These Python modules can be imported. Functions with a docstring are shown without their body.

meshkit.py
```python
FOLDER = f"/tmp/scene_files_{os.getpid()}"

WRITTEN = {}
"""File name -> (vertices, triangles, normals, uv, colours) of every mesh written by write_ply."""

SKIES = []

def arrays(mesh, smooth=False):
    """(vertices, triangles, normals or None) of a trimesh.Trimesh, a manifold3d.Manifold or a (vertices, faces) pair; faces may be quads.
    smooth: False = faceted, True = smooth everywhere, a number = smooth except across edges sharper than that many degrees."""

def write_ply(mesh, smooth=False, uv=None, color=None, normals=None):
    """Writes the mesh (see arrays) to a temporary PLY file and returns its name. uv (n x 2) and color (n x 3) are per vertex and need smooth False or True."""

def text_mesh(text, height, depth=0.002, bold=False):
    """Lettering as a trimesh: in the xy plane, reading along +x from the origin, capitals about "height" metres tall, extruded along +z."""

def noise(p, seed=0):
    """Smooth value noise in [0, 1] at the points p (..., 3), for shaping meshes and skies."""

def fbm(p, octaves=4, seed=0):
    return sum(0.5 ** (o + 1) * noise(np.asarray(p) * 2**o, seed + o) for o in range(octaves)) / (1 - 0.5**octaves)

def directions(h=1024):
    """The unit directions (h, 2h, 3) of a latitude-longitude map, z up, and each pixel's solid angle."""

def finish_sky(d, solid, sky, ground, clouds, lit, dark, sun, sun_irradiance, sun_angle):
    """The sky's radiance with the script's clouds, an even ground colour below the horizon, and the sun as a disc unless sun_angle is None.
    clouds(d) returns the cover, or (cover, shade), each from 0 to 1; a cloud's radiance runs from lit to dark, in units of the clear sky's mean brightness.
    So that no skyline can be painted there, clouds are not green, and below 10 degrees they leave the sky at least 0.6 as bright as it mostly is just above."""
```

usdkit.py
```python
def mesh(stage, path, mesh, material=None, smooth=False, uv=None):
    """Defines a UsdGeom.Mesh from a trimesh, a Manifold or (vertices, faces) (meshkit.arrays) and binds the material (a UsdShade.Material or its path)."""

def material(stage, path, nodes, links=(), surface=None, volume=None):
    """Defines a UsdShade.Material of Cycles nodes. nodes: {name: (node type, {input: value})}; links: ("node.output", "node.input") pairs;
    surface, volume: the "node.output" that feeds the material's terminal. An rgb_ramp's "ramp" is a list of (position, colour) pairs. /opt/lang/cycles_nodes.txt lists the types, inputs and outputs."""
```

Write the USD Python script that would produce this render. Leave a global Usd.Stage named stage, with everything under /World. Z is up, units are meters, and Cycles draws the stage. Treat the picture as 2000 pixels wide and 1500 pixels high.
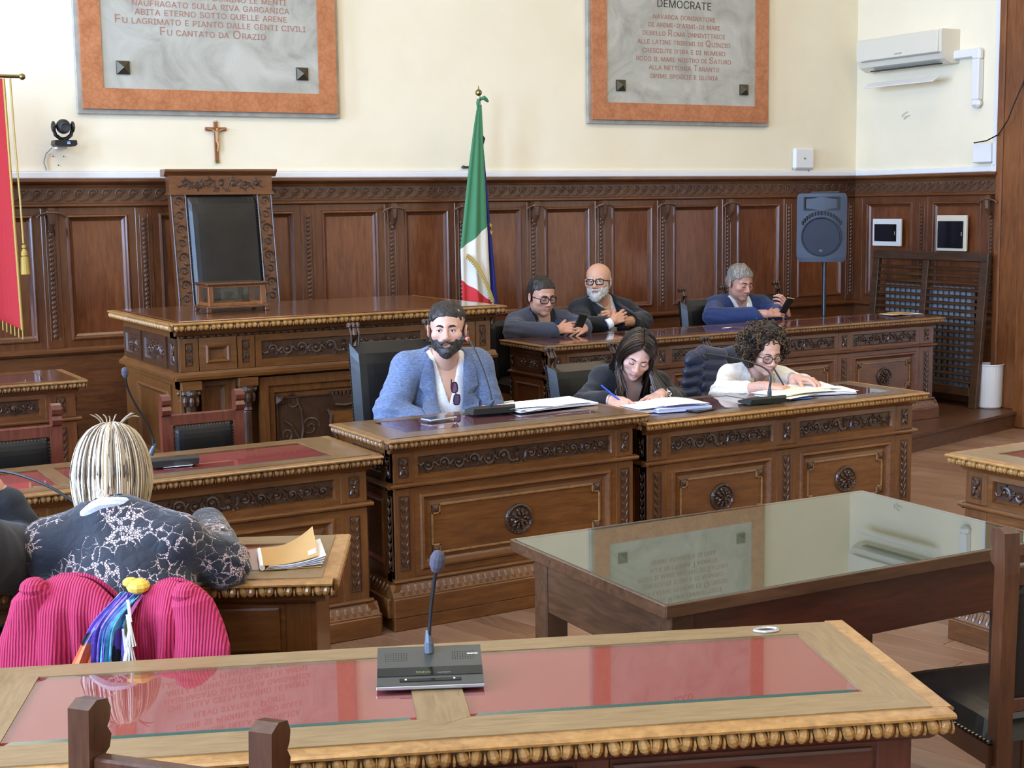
import math, random
import numpy as np
import trimesh, usdkit, meshkit
import mapbox_earcut
from pxr import Usd, UsdGeom, UsdLux, UsdShade, Gf, Sdf, Vt

stage = Usd.Stage.CreateInMemory()
UsdGeom.SetStageUpAxis(stage, 'Z')
UsdGeom.SetStageMetersPerUnit(stage, 1.0)
UsdGeom.Xform.Define(stage, '/World')
rng = np.random.default_rng(7)
random.seed(7)
PI = math.pi

# ------------------------------------------------------------------ camera, lights, exposure
EXPOSURE = 0.0
cam = UsdGeom.Camera.Define(stage, '/World/camera')
_p, _r, _y = math.radians(7.27), math.radians(0.81), math.radians(30.2)
_hf = np.array([math.sin(_y), math.cos(_y), 0.0]); _hr = np.array([math.cos(_y), -math.sin(_y), 0.0])
_fw = math.cos(_p) * _hf - math.sin(_p) * np.array([0, 0, 1.0])
_dn = -math.sin(_p) * _hf - math.cos(_p) * np.array([0, 0, 1.0])
_rt = math.cos(_r) * _hr + math.sin(_r) * _dn
_d2 = -math.sin(_r) * _hr + math.cos(_r) * _dn
_m = Gf.Matrix4d(1.0)
for _i, _v in enumerate((_rt, -_d2, -_fw, np.array([0, 0, 1.75]))):
    _m.SetRow(_i, Gf.Vec4d(*map(float, _v), 1.0 if _i == 3 else 0.0))
cam.AddTransformOp().Set(_m)
cam.CreateHorizontalApertureAttr(36.0)
cam.CreateVerticalApertureAttr(27.0)
cam.CreateFocalLengthAttr(36.0 * 2757.7 / 2000.0)
cam.CreateClippingRangeAttr(Gf.Vec2f(0.05, 200))
cam.CreateExposureAttr(EXPOSURE)


def rect_light(name, pos, target, w, h, power, color):
    l = UsdLux.RectLight.Define(stage, '/World/' + name)
    l.CreateWidthAttr(w); l.CreateHeightAttr(h); l.CreateIntensityAttr(power); l.CreateColorAttr(Gf.Vec3f(*color))
    z = np.array(pos, float) - np.array(target, float); z /= np.linalg.norm(z)
    x = np.cross([0, 0, 1.0] if abs(z[2]) < 0.95 else [0, 1.0, 0], z); x /= np.linalg.norm(x); y = np.cross(z, x)
    m = Gf.Matrix4d(1.0)
    for i, v in enumerate((x, y, z, np.array(pos, float))):
        m.SetRow(i, Gf.Vec4d(*map(float, v), 1.0 if i == 3 else 0.0))
    l.AddTransformOp().Set(m)


ROOM_X0, ROOM_X1, ROOM_Y0, ROOM_Y1, ROOM_Z = -3.2, 8.8, -4.5, 9.16, 5.6
# daylight through the three tall windows of the left wall, then the warm lamps under the ceiling
DAY, DAYCOL = 42.0, (0.42, 0.62, 1.0)
for _k, _yy in enumerate((0.2, 3.9, 7.3)):
    rect_light('daylight_%03d' % (_k + 1), (ROOM_X0 - 0.12, _yy, 2.75), (ROOM_X0 + 4, _yy, 2.4), 1.7, 3.1, DAY, DAYCOL)
LAMP, LAMPCOL = 6.6, (1.0, 0.79, 0.53)
LAMPS = [(x, y) for x in (0.4, 3.6, 6.8) for y in (-1.5, 2.6, 6.4)]
for _k, (_xx, _yy) in enumerate(LAMPS):
    rect_light('lamp_glow_%03d' % (_k + 1), (_xx, _yy, 5.02), (_xx, _yy, 0), 1.3, 1.3, LAMP, LAMPCOL)


# ------------------------------------------------------------------ names, things, parts
_used = {}


def fresh(parent, name):
    k = (parent, name)
    n = _used.get(k, 0)
    _used[k] = n + 1
    return f'{parent}/{name}' if n == 0 else f'{parent}/{name}_{n:03d}'


def meta(path, label=None, cat=None, group=None, kind=None):
    p = stage.GetPrimAtPath(path)
    for k, v in (('label', label), ('category', cat), ('group', group), ('kind', kind)):
        if v:
            p.SetCustomDataByKey(k, v)
    return path


def place(path, loc=(0, 0, 0), rot=0.0):
    x = UsdGeom.Xformable(stage.GetPrimAtPath(path))
    x.ClearXformOpOrder()
    x.AddTranslateOp().Set(Gf.Vec3d(*map(float, loc)))
    x.AddRotateZOp().Set(float(rot))


def thing(name, label=None, cat=None, loc=(0, 0, 0), rot=0.0, group=None, kind=None):
    path = fresh('/World', name)
    UsdGeom.Xform.Define(stage, path)
    place(path, loc, rot)
    return meta(path, label, cat, group, kind)


def copy_of(src, label, loc, rot=0.0, group=None):
    base = src.split('/')[-1].rstrip('0123456789').rstrip('_') if src[-3:].isdigit() else src.split('/')[-1]
    path = fresh('/World', base)
    x = UsdGeom.Xform.Define(stage, path)
    p = x.GetPrim()
    p.GetReferences().AddInternalReference(src)
    p.SetInstanceable(True)
    place(path, loc, rot)
    return meta(path, label, stage.GetPrimAtPath(src).GetCustomDataByKey('category'), group)


def corner_normals(v, f, angle):
    a, b, c = v[f[:, 0]], v[f[:, 1]], v[f[:, 2]]
    n = np.cross(b - a, c - a)
    area = np.linalg.norm(n, axis=1, keepdims=True)
    un = n / np.maximum(area, 1e-20)
    q = np.round(v * 2e5).astype(np.int64)
    _, inv = np.unique(q, axis=0, return_inverse=True)
    inv = inv.ravel()
    cv = inv[f].ravel()                       # corner -> welded vertex
    order = np.argsort(cv, kind='stable')
    counts = np.bincount(cv)
    start = np.cumsum(counts) - counts
    rep = counts[cv[order]]
    i = np.repeat(order, rep)
    off = np.arange(rep.sum()) - np.repeat(np.cumsum(rep) - rep, rep)
    j = order[np.repeat(start[cv[order]], rep) + off]
    ok = (un[i // 3] * un[j // 3]).sum(1) > math.cos(math.radians(angle))
    i, j = i[ok], j[ok]
    out = np.zeros((len(f) * 3, 3))
    for k in range(3):
        out[:, k] = np.bincount(i, weights=n[j // 3, k], minlength=len(out))
    l = np.linalg.norm(out, axis=1, keepdims=True)
    return np.where(l > 1e-20, out / np.maximum(l, 1e-20), np.repeat(un, 3, 0))


def put(path, mesh, mat, smooth=48, colors=None):
    v, f = mesh.arrays() if hasattr(mesh, 'arrays') else mesh
    v = np.asarray(v, np.float64); f = np.asarray(f, np.int64)
    m = UsdGeom.Mesh.Define(stage, path)
    m.CreatePointsAttr(Vt.Vec3fArray.FromNumpy(np.ascontiguousarray(v, np.float32)))
    m.CreateFaceVertexCountsAttr(Vt.IntArray.FromNumpy(np.full(len(f), 3, np.int32)))
    m.CreateFaceVertexIndicesAttr(Vt.IntArray.FromNumpy(np.ascontiguousarray(f.ravel(), np.int32)))
    m.CreateSubdivisionSchemeAttr('none')
    if smooth:
        n = corner_normals(v, f, 181 if smooth is True else smooth)
        m.CreateNormalsAttr(Vt.Vec3fArray.FromNumpy(np.ascontiguousarray(n, np.float32)))
        m.SetNormalsInterpolation('faceVarying')
    if colors is not None:
        pv = UsdGeom.PrimvarsAPI(m).CreatePrimvar('tint', Sdf.ValueTypeNames.Color3fArray, 'vertex')
        pv.Set(Vt.Vec3fArray.FromNumpy(np.ascontiguousarray(colors, np.float32)))
    UsdShade.MaterialBindingAPI.Apply(m.GetPrim()).Bind(MAT[mat])
    return path


def part(parent, name, mesh, mat, smooth=48, label=None, kind=None, colors=None):
    path = put(fresh(parent, name), mesh, mat, smooth, colors)
    return meta(path, label, kind=kind)


def single(name, mesh, mat, label=None, cat=None, group=None, kind=None, smooth=48):
    return meta(put(fresh('/World', name), mesh, mat, smooth), label, cat, group, kind)


# ------------------------------------------------------------------ mesh building
def rotz(a):
    c, s = math.cos(a), math.sin(a)
    return np.array([[c, -s, 0], [s, c, 0], [0, 0, 1.0]])


def rotx(a):
    c, s = math.cos(a), math.sin(a)
    return np.array([[1.0, 0, 0], [0, c, -s], [0, s, c]])


def roty(a):
    c, s = math.cos(a), math.sin(a)
    return np.array([[c, 0, s], [0, 1.0, 0], [-s, 0, c]])


class MB:
    def __init__(self):
        self.v, self.f, self.n = [], [], 0

    def add(self, v, f, R=None, t=None):
        v = np.asarray(v, float); f = np.asarray(f, int)
        if f.shape[1] == 4:
            f = np.vstack([f[:, [0, 1, 2]], f[:, [0, 2, 3]]])
        if R is not None:
            v = v @ np.asarray(R).T
        if t is not None:
            v = v + np.asarray(t)
        self.v.append(v); self.f.append(f + self.n); self.n += len(v)
        return self

    def arrays(self):
        return np.vstack(self.v), np.vstack(self.f)

    def merge(self, o, R=None, t=None):
        v, f = o.arrays() if hasattr(o, 'arrays') else o
        return self.add(v, f, R, t)

    def box(self, x0, x1, y0, y1, z0, z1, c=0.003, R=None, t=None):
        x0, x1 = sorted((x0, x1)); y0, y1 = sorted((y0, y1)); z0, z1 = sorted((z0, z1))
        c = min(c, 0.45 * min(x1 - x0, y1 - y0, z1 - z0))
        lo, hi = np.array([x0, y0, z0]), np.array([x1, y1, z1])
        vs, idx = [], {}
        for sx in (0, 1):
            for sy in (0, 1):
                for sz in (0, 1):
                    s = np.array([sx, sy, sz])
                    base = np.where(s, hi, lo)
                    ins = np.where(s, -c, c)
                    for a in range(3):      # vertex on face of axis a
                        d = ins.copy(); d[a] = 0
                        idx[(sx, sy, sz, a)] = len(vs); vs.append(base + d)
        F = []
        for a in range(3):
            b, d = (a + 1) % 3, (a + 2) % 3
            for s in (0, 1):
                q = []
                for (u, w) in ((0, 0), (1, 0), (1, 1), (0, 1)):
                    k = [0, 0, 0]; k[a] = s; k[b] = u; k[d] = w
                    q.append(idx[(*k, a)])
                F.append(q if s else q[::-1])
        for a in range(3):                   # edges along axis a
            b, d = (a + 1) % 3, (a + 2) % 3
            for sb in (0, 1):
                for sd in (0, 1):
                    k0 = [0, 0, 0]; k0[b] = sb; k0[d] = sd; k1 = list(k0); k1[a] = 1
                    q = [idx[(*k0, b)], idx[(*k1, b)], idx[(*k1, d)], idx[(*k0, d)]]
                    F.append(q if sb != sd else q[::-1])
        tri = []
        for sx in (0, 1):
            for sy in (0, 1):
                for sz in (0, 1):
                    q = [idx[(sx, sy, sz, a)] for a in range(3)]
                    tri.append(q if (sx + sy + sz) % 2 else q[::-1])
        F = np.array(F); F = np.vstack([F[:, [0, 1, 2]], F[:, [0, 2, 3]], np.array(tri)])
        return self.add(np.array(vs), F, R, t)

    def poly(self, pts, a0, a1, axis='y', R=None, t=None):
        """closed 2D polygon extruded. axis y: pts are (x,z); axis x: pts are (y,z); axis z: pts are (x,y)"""
        p = np.asarray(pts, float)
        if ((p[:, 0] * np.roll(p[:, 1], -1) - np.roll(p[:, 0], -1) * p[:, 1]).sum()) < 0:
            p = p[::-1]
        n = len(p)
        tri = np.array(mapbox_earcut.triangulate_float64(p, np.array([n], np.uint32))).reshape(-1, 3)

        def lift(a):
            o = np.full(n, a)
            return {'y': np.c_[p[:, 0], o, p[:, 1]], 'x': np.c_[o, p[:, 0], p[:, 1]], 'z': np.c_[p[:, 0], p[:, 1], o]}[axis]
        v = np.vstack([lift(a0), lift(a1)])
        i = np.arange(n); j = (i + 1) % n
        s = np.vstack([np.c_[i, j, j + n], np.c_[i, j + n, i + n]])
        f = np.vstack([tri[:, ::-1], tri + n, s])
        if axis == 'y':
            f = f[:, ::-1]
        if a1 < a0:
            f = f[:, ::-1]
        return self.add(v, f, R, t)

    def grid(self, P, close_u=False, close_v=False, R=None, t=None, flip=False):
        P = np.asarray(P, float); a, b = P.shape[:2]
        i, j = np.meshgrid(np.arange(a if close_u else a - 1), np.arange(b if close_v else b - 1), indexing='ij')
        i2, j2 = (i + 1) % a, (j + 1) % b
        q = np.stack([i * b + j, i2 * b + j, i2 * b + j2, i * b + j2], -1).reshape(-1, 4)
        return self.add(P.reshape(-1, 3), q[:, ::-1] if flip else q, R, t)

    def tube(self, pts, r, sides=6, caps=True, flat=None, R=None, t=None):
        p = np.asarray(pts, float); n = len(p)
        r = np.broadcast_to(np.asarray(r, float), (n,))
        tg = np.gradient(p, axis=0); tg /= np.linalg.norm(tg, axis=1, keepdims=True) + 1e-12
        up = np.array([0, 0, 1.0]) if flat is None else np.asarray(flat, float)
        if flat is None and np.abs(tg[:, 2]).mean() > 0.8:
            up = np.array([1.0, 0, 0])
        a = np.cross(tg, up); l = np.linalg.norm(a, axis=1, keepdims=True)
        a = np.where(l > 1e-6, a / np.maximum(l, 1e-9), [1.0, 0, 0]); b = np.cross(a, tg)
        an = np.arange(sides) * 2 * PI / sides
        P = p[:, None] + r[:, None, None] * (np.cos(an)[None, :, None] * a[:, None] + np.sin(an)[None, :, None] * b[:, None])
        self.grid(P, close_v=True, R=R, t=t)
        if caps:
            for k, fl in ((0, False), (n - 1, True)):
                v = np.vstack([P[k], p[k][None]]); i = np.arange(sides)
                f = np.c_[i, (i + 1) % sides, np.full(sides, sides)]
                self.add(v, f[:, ::-1] if not fl else f, R, t)
        return self

    def lathe(self, prof, n=24, axis='z', R=None, t=None, closed=False):
        """profile of (radius, height) revolved about z (or about y when axis='y', height towards -y)"""
        p = np.asarray(prof, float); an = np.arange(n) * 2 * PI / n
        P = np.stack([p[:, 0][:, None] * np.cos(an), p[:, 0][:, None] * np.sin(an), np.repeat(p[:, 1][:, None], n, 1)], -1)
        if axis == 'y':
            P = np.stack([P[..., 0], -P[..., 2], P[..., 1]], -1)
        return self.grid(P, close_v=True, R=R, t=t, flip=True)

    def ball(self, c, r, nu=10, nv=7, R=None, t=None):
        r = np.broadcast_to(np.asarray(r, float), (3,))
        th = np.linspace(0, PI, nv); ph = np.arange(nu) * 2 * PI / nu
        P = np.stack([np.sin(th)[:, None] * np.cos(ph), np.sin(th)[:, None] * np.sin(ph), np.repeat(np.cos(th)[:, None], nu, 1)], -1)
        P = P * r
        if R is not None:
            P = P @ np.asarray(R).T
        return self.grid(P + np.asarray(c), close_v=True, t=t)

    def frame(self, x0, x1, z0, z1, prof, fill=True):
        """mitred picture frame in the xz plane facing -y; prof: (inset, y) from outside in; last ring filled"""
        rings = []
        for ins, y in prof:
            rings.append([(x0 + ins, y, z0 + ins), (x1 - ins, y, z0 + ins), (x1 - ins, y, z1 - ins), (x0 + ins, y, z1 - ins)])
        P = np.array(rings)
        for k in range(len(prof) - 1):
            for s in range(4):
                q = np.array([P[k][s], P[k][(s + 1) % 4], P[k + 1][(s + 1) % 4], P[k + 1][s]])
                self.add(q, [[0, 1, 2], [0, 2, 3]])
        if fill:
            self.add(P[-1], [[0, 1, 2], [0, 2, 3]])
        return self


def arc(c, r, a0, a1, n=10):
    a = np.radians(np.linspace(a0, a1, n))
    return np.c_[c[0] + r * np.cos(a), c[1] + r * np.sin(a)]


# ------------------------------------------------------------------ materials
MAT = {}
L = '/World/Looks'
UsdGeom.Scope.Define(stage, L)


def srgb(h):
    h = h.lstrip('#'); c = np.array([int(h[i:i + 2], 16) for i in (0, 2, 4)]) / 255.0
    return tuple(np.where(c <= 0.04045, c / 12.92, ((c + 0.055) / 1.055) ** 2.4))


def plain(name, color, rough=0.5, **kw):
    if isinstance(color, str):
        color = srgb(color)
    MAT[name] = usdkit.material(stage, f'{L}/{name}', {'p': ('principled_bsdf', dict(base_color=color, roughness=rough, **kw))}, [], surface='p.BSDF')


def grained(name, dark, mid, light, stretch, scale=6.0, rough=0.32, coat=0.3, bump=0.15, blotch=1.3, k=0.74, **kw):
    d, m, l = (tuple(np.array(srgb(c)) * k) for c in (dark, mid, light))
    MAT[name] = usdkit.material(stage, f'{L}/{name}', {
        'tc': ('texture_coordinate', {}),
        'mp': ('mapping', {'scale': stretch}),
        'n': ('noise_texture', {'scale': scale, 'detail': 6.0, 'roughness': 0.62, 'distortion': 0.6}),
        'b': ('noise_texture', {'scale': blotch, 'detail': 3.0}),
        'm': ('mix_float', {'fac': 0.45}),
        'r': ('rgb_ramp', {'ramp': [(0.28, d), (0.5, m), (0.74, l)]}),
        'bp': ('bump', {'strength': bump, 'distance': 0.002}),
        'p': ('principled_bsdf', dict(roughness=rough, coat_weight=coat, coat_roughness=0.18, **kw)),
    }, [('tc.object', 'mp.vector'), ('mp.vector', 'n.vector'), ('tc.object', 'b.vector'), ('n.fac', 'm.a'), ('b.fac', 'm.b'),
        ('m.result', 'r.fac'), ('r.color', 'p.base_color'), ('n.fac', 'bp.height'), ('bp.normal', 'p.normal')], surface='p.BSDF')


def mottled(name, stops, scale=4.0, rough=0.6, detail=5.0, dist=0.0, bump=0.0, bscale=None, coord='object', **kw):
    nodes = {'tc': ('texture_coordinate', {}), 'n': ('noise_texture', {'scale': scale, 'detail': detail, 'roughness': 0.6, 'distortion': dist}),
             'r': ('rgb_ramp', {'ramp': [(a, srgb(c)) for a, c in stops]}), 'p': ('principled_bsdf', dict(roughness=rough, **kw))}
    links = [(f'tc.{coord}', 'n.vector'), ('n.fac', 'r.fac'), ('r.color', 'p.base_color')]
    if bump:
        nodes['n2'] = ('noise_texture', {'scale': bscale or scale * 8, 'detail': 3.0})
        nodes['bp'] = ('bump', {'strength': bump, 'distance': 0.004})
        links += [(f'tc.{coord}', 'n2.vector'), ('n2.fac', 'bp.height'), ('bp.normal', 'p.normal')]
    MAT[name] = usdkit.material(stage, f'{L}/{name}', nodes, links, surface='p.BSDF')


HX, VZ = (1.2, 9.0, 9.0), (9.0, 9.0, 1.2)
grained('walnut_h', '#4a2a14', '#77481f', '#98632f', HX)
grained('walnut_v', '#4a2a14', '#74461f', '#93602e', VZ)
grained('walnut_y', '#4a2a14', '#77481f', '#98632f', (9.0, 1.2, 9.0))
grained('dado_h', '#4a2716', '#734323', '#905a30', HX)
grained('dado_v', '#45240f', '#6d3d1f', '#8a542c', VZ)
grained('dado_panel', '#502612', '#7d4524', '#9c6238', (7.0, 7.0, 1.0), blotch=2.2, rough=0.3, coat=0.45)
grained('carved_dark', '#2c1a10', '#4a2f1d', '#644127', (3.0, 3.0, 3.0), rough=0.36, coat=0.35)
grained('dado_carved', '#3d2414', '#62402a', '#80573a', (3.0, 3.0, 3.0), rough=0.4, coat=0.2)
grained('lip_gold', '#5f3f1c', '#a4743a', '#c79a5a', (4.0, 4.0, 4.0), scale=9.0, rough=0.34, coat=0.35, k=0.95)
grained('lip_brown', '#54371d', '#8a6236', '#a97f4c', (4.0, 4.0, 4.0), scale=9.0, rough=0.36, coat=0.3, k=0.95)
grained('top_oak_h', '#80633c', '#a58456', '#bb9c6c', HX, scale=9.0, rough=0.4, coat=0.12, blotch=0.7, k=0.62)
grained('top_oak_y', '#80633c', '#a58456', '#bb9c6c', (9.0, 1.2, 9.0), scale=9.0, rough=0.4, coat=0.12, blotch=0.7, k=0.62)
grained('top_walnut_h', '#57391c', '#82603a', '#9c7a4e', HX, rough=0.28, coat=0.4)
grained('top_walnut_y', '#57391c', '#82603a', '#9c7a4e', (9.0, 1.2, 9.0), rough=0.28, coat=0.4)
grained('top_gloss_h', '#4a2614', '#74431f', '#8d5830', HX, rough=0.16, coat=0.8)
grained('top_gloss_y', '#4a2614', '#74431f', '#8d5830', (9.0, 1.2, 9.0), rough=0.16, coat=0.8)
grained('mahogany_h', '#2e120b', '#542313', '#713520', HX, rough=0.35, coat=0.25)
grained('mahogany_v', '#2e120b', '#542313', '#713520', VZ, rough=0.35, coat=0.25)
grained('chair_wood', '#33190e', '#5c331a', '#7d4c28', VZ, rough=0.33, coat=0.3)
grained('chair_red', '#3f1b10', '#703322', '#8e4a31', VZ, rough=0.33, coat=0.35)
grained('table_wood', '#352012', '#5f3d24', '#7c553a', HX, rough=0.38, coat=0.2, blotch=2.4)
grained('table_wood_y', '#352012', '#5f3d24', '#7c553a', (9.0, 1.2, 9.0), rough=0.38, coat=0.2, blotch=2.4)
grained('pillar_wood', '#5a3117', '#8a5126', '#a86b37', (7.0, 7.0, 0.9), rough=0.4, coat=0.15)
grained('grille_wood', '#2c1c10', '#503520', '#6b4a2e', (1.2, 1.2, 9.0), rough=0.42, coat=0.1)
grained('plank_a', '#7d5840', '#9b7355', '#b0886a', (9.0, 1.0, 9.0), scale=5.0, rough=0.42, coat=0.0, bump=0.05)
grained('plank_b', '#745039', '#936a4d', '#a98162', (9.0, 1.0, 9.0), scale=5.0, rough=0.42, coat=0.0, bump=0.05)
grained('plank_c', '#86614a', '#a27b5d', '#b79173', (9.0, 1.0, 9.0), scale=5.0, rough=0.42, coat=0.0, bump=0.05)
grained('dais_wood', '#4a2b19', '#6c452b', '#805638', HX, rough=0.36, coat=0.1)
plain('joint_dark', '#1a110b', 0.8)
mottled('wall_paint', [(0.3, '#e9dcbd'), (0.6, '#efe3c6'), (0.8, '#f2e8cf')], scale=1.1, rough=0.85, bump=0.04, bscale=40, coord='object')
plain('ceiling_paint', '#f1ead8', 0.9)
plain('white_plastic', '#e3e2df', 0.4)
plain('cream_plastic', '#ddd6c2', 0.4)
plain('white_gloss', '#e9e6dd', 0.3)
plain('grey_plastic', '#8b8a86', 0.45)
plain('socket_grey', '#4a5058', 0.35)
plain('dark_slot', '#22211f', 0.6)
plain('black_plastic', '#141517', 0.38)
plain('black_matte', '#101012', 0.65)
plain('charcoal', '#33353a', 0.5)
plain('mic_base', '#343530', 0.42)
plain('mic_strip', '#15140f', 0.12)
plain('foam_grey', '#4a4650', 0.9)
plain('silver', '#c9cbd0', 0.25, metallic=0.8)
plain('steel_dark', '#3b3c40', 0.35, metallic=0.7)
plain('brass', '#8a7a4a', 0.3, metallic=1.0)
plain('brass_dull', '#5d5236', 0.35, metallic=0.9)
plain('stud_metal', '#8c8678', 0.3, metallic=1.0)
plain('bronze', '#4f4736', 0.42, metallic=0.6)
plain('pull_metal', '#2b2418', 0.3, metallic=0.8)
plain('speaker_blue', '#2a303c', 0.5)
plain('speaker_grille', '#1c2230', 0.7)
plain('screen_glass', '#10131a', 0.08)
plain('paper', '#f2f1f2', 0.7)
plain('paper_blue', '#cfd4f0', 0.7)
plain('paper_cream', '#efe5cf', 0.7)
plain('kraft', '#bd9256', 0.6)
plain('red_card', '#a32735', 0.5)
plain('blue_card', '#3e6fd0', 0.5)
plain('pen_blue', '#1c47c0', 0.3)
plain('pen_black', '#15151a', 0.3)
plain('red_led', (0.9, 0.12, 0.08), 0.4, emission_color=(1, 0.12, 0.08), emission_strength=1.5)
plain('blue_led', (0.1, 0.2, 1.0), 0.4, emission_color=(0.15, 0.3, 1.0), emission_strength=4.0)
plain('text_red', '#a2705f', 0.7)
plain('text_black', '#3a3836', 0.7)
plain('text_white', '#e9e9e4', 0.6)
plain('text_green', '#6f7d3f', 0.6)
plain('lamp_shade', '#fff2d8', 0.6)
plain('radiator', '#7f8790', 0.45)
plain('felt_green', '#4c4f3d', 0.9)
plain('felt_red', '#8a2f28', 0.85)
plain('felt_red_dark', '#5a1b1e', 0.85)
plain('glass_edge', '#2f4a3e', 0.15)
mottled('leather', [(0.35, '#0f0e0d'), (0.6, '#181513'), (0.8, '#211d1a')], scale=6, rough=0.34, bump=0.03, bscale=90, specular_ior_level=0.4)
mottled('marble_grey', [(0.28, '#8d8a80'), (0.45, '#a9a698'), (0.6, '#b7b4a7'), (0.78, '#c4c1b4')], scale=2.6, rough=0.42, detail=8, dist=1.4)
mottled('marble_edge', [(0.3, '#8f8b7f'), (0.7, '#b3ad9e')], scale=8, rough=0.5)
plain('banner_red', '#b51f28', 0.75, sheen_weight=0.3)
plain('gold_cord', '#b49a52', 0.6)
plain('gold_cloth', '#a88a3a', 0.65)
plain('flag_green', '#3d7a52', 0.75)
plain('flag_white', '#d9d2c3', 0.75)
plain('flag_red', '#c5262b', 0.75)
plain('flag_blue', '#232c86', 0.7)
plain('star_gold', '#d8b540', 0.6)
plain('pole_metal', '#b7a9a2', 0.35, metallic=0.4)
plain('ribbon_dark', '#1c1a2a', 0.7)
plain('crucifix_wood', '#8a4f24', 0.5)
plain('corpus', '#b58b5c', 0.45)

# orange veined marble
MAT['marble_orange'] = usdkit.material(stage, f'{L}/marble_orange', {
    'tc': ('texture_coordinate', {}), 'n': ('noise_texture', {'scale': 9.0, 'detail': 8.0, 'distortion': .8}), 'ad': ('mix_vector', {'fac': 0.10}),
    'vo': ('voronoi_texture', {'feature': 'distance_to_edge', 'scale': 26.0}),
    'r': ('rgb_ramp', {'ramp': [(0.0, srgb('#97552f')), (0.06, srgb('#ac673c')), (0.2, srgb('#b9744a')), (1.0, srgb('#bd7a50'))]}),
    'r2': ('rgb_ramp', {'ramp': [(0.35, srgb('#a2633c')), (0.65, srgb('#c58558'))]}), 'mx': ('mix_color', {'blend_type': 'mix', 'fac': 0.5}),
    'p': ('principled_bsdf', {'roughness': 0.4})},
    [('tc.object', 'n.vector'), ('tc.object', 'ad.a'), ('n.color', 'ad.b'), ('ad.result', 'vo.vector'), ('vo.distance', 'r.fac'), ('n.fac', 'r2.fac'),
     ('r.color', 'mx.a'), ('r2.color', 'mx.b'), ('mx.result', 'p.base_color')], surface='p.BSDF')


def pane(name, tint, ior=1.5, rough=0.015):
    """thin sheet: what is not mirrored passes straight through; the same from both sides"""
    MAT[name] = usdkit.material(stage, f'{L}/{name}', {
        't': ('transparent_bsdf', {'color': tint}), 'g': ('glossy_bsdf', {'color': (1, 1, 1), 'roughness': rough}),
        'ge': ('geometry', {}), 'io': ('mix_float', {'a': ior, 'b': 1.0 / ior}), 'f': ('fresnel', {}), 'm': ('mix_closure', {})},
        [('ge.backfacing', 'io.fac'), ('io.result', 'f.IOR'), ('f.fac', 'm.fac'), ('t.BSDF', 'm.closure1'), ('g.BSDF', 'm.closure2')], surface='m.closure')


pane('glass_clear', (0.95, 0.97, 0.97))
pane('glass_top', (0.93, 0.95, 0.93), ior=1.8)
pane('glass_green', (0.86, 0.88, 0.80), ior=2.1)
pane('lens', (0.9, 0.92, 0.97))
pane('lens_dark', (0.18, 0.10, 0.2))
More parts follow.
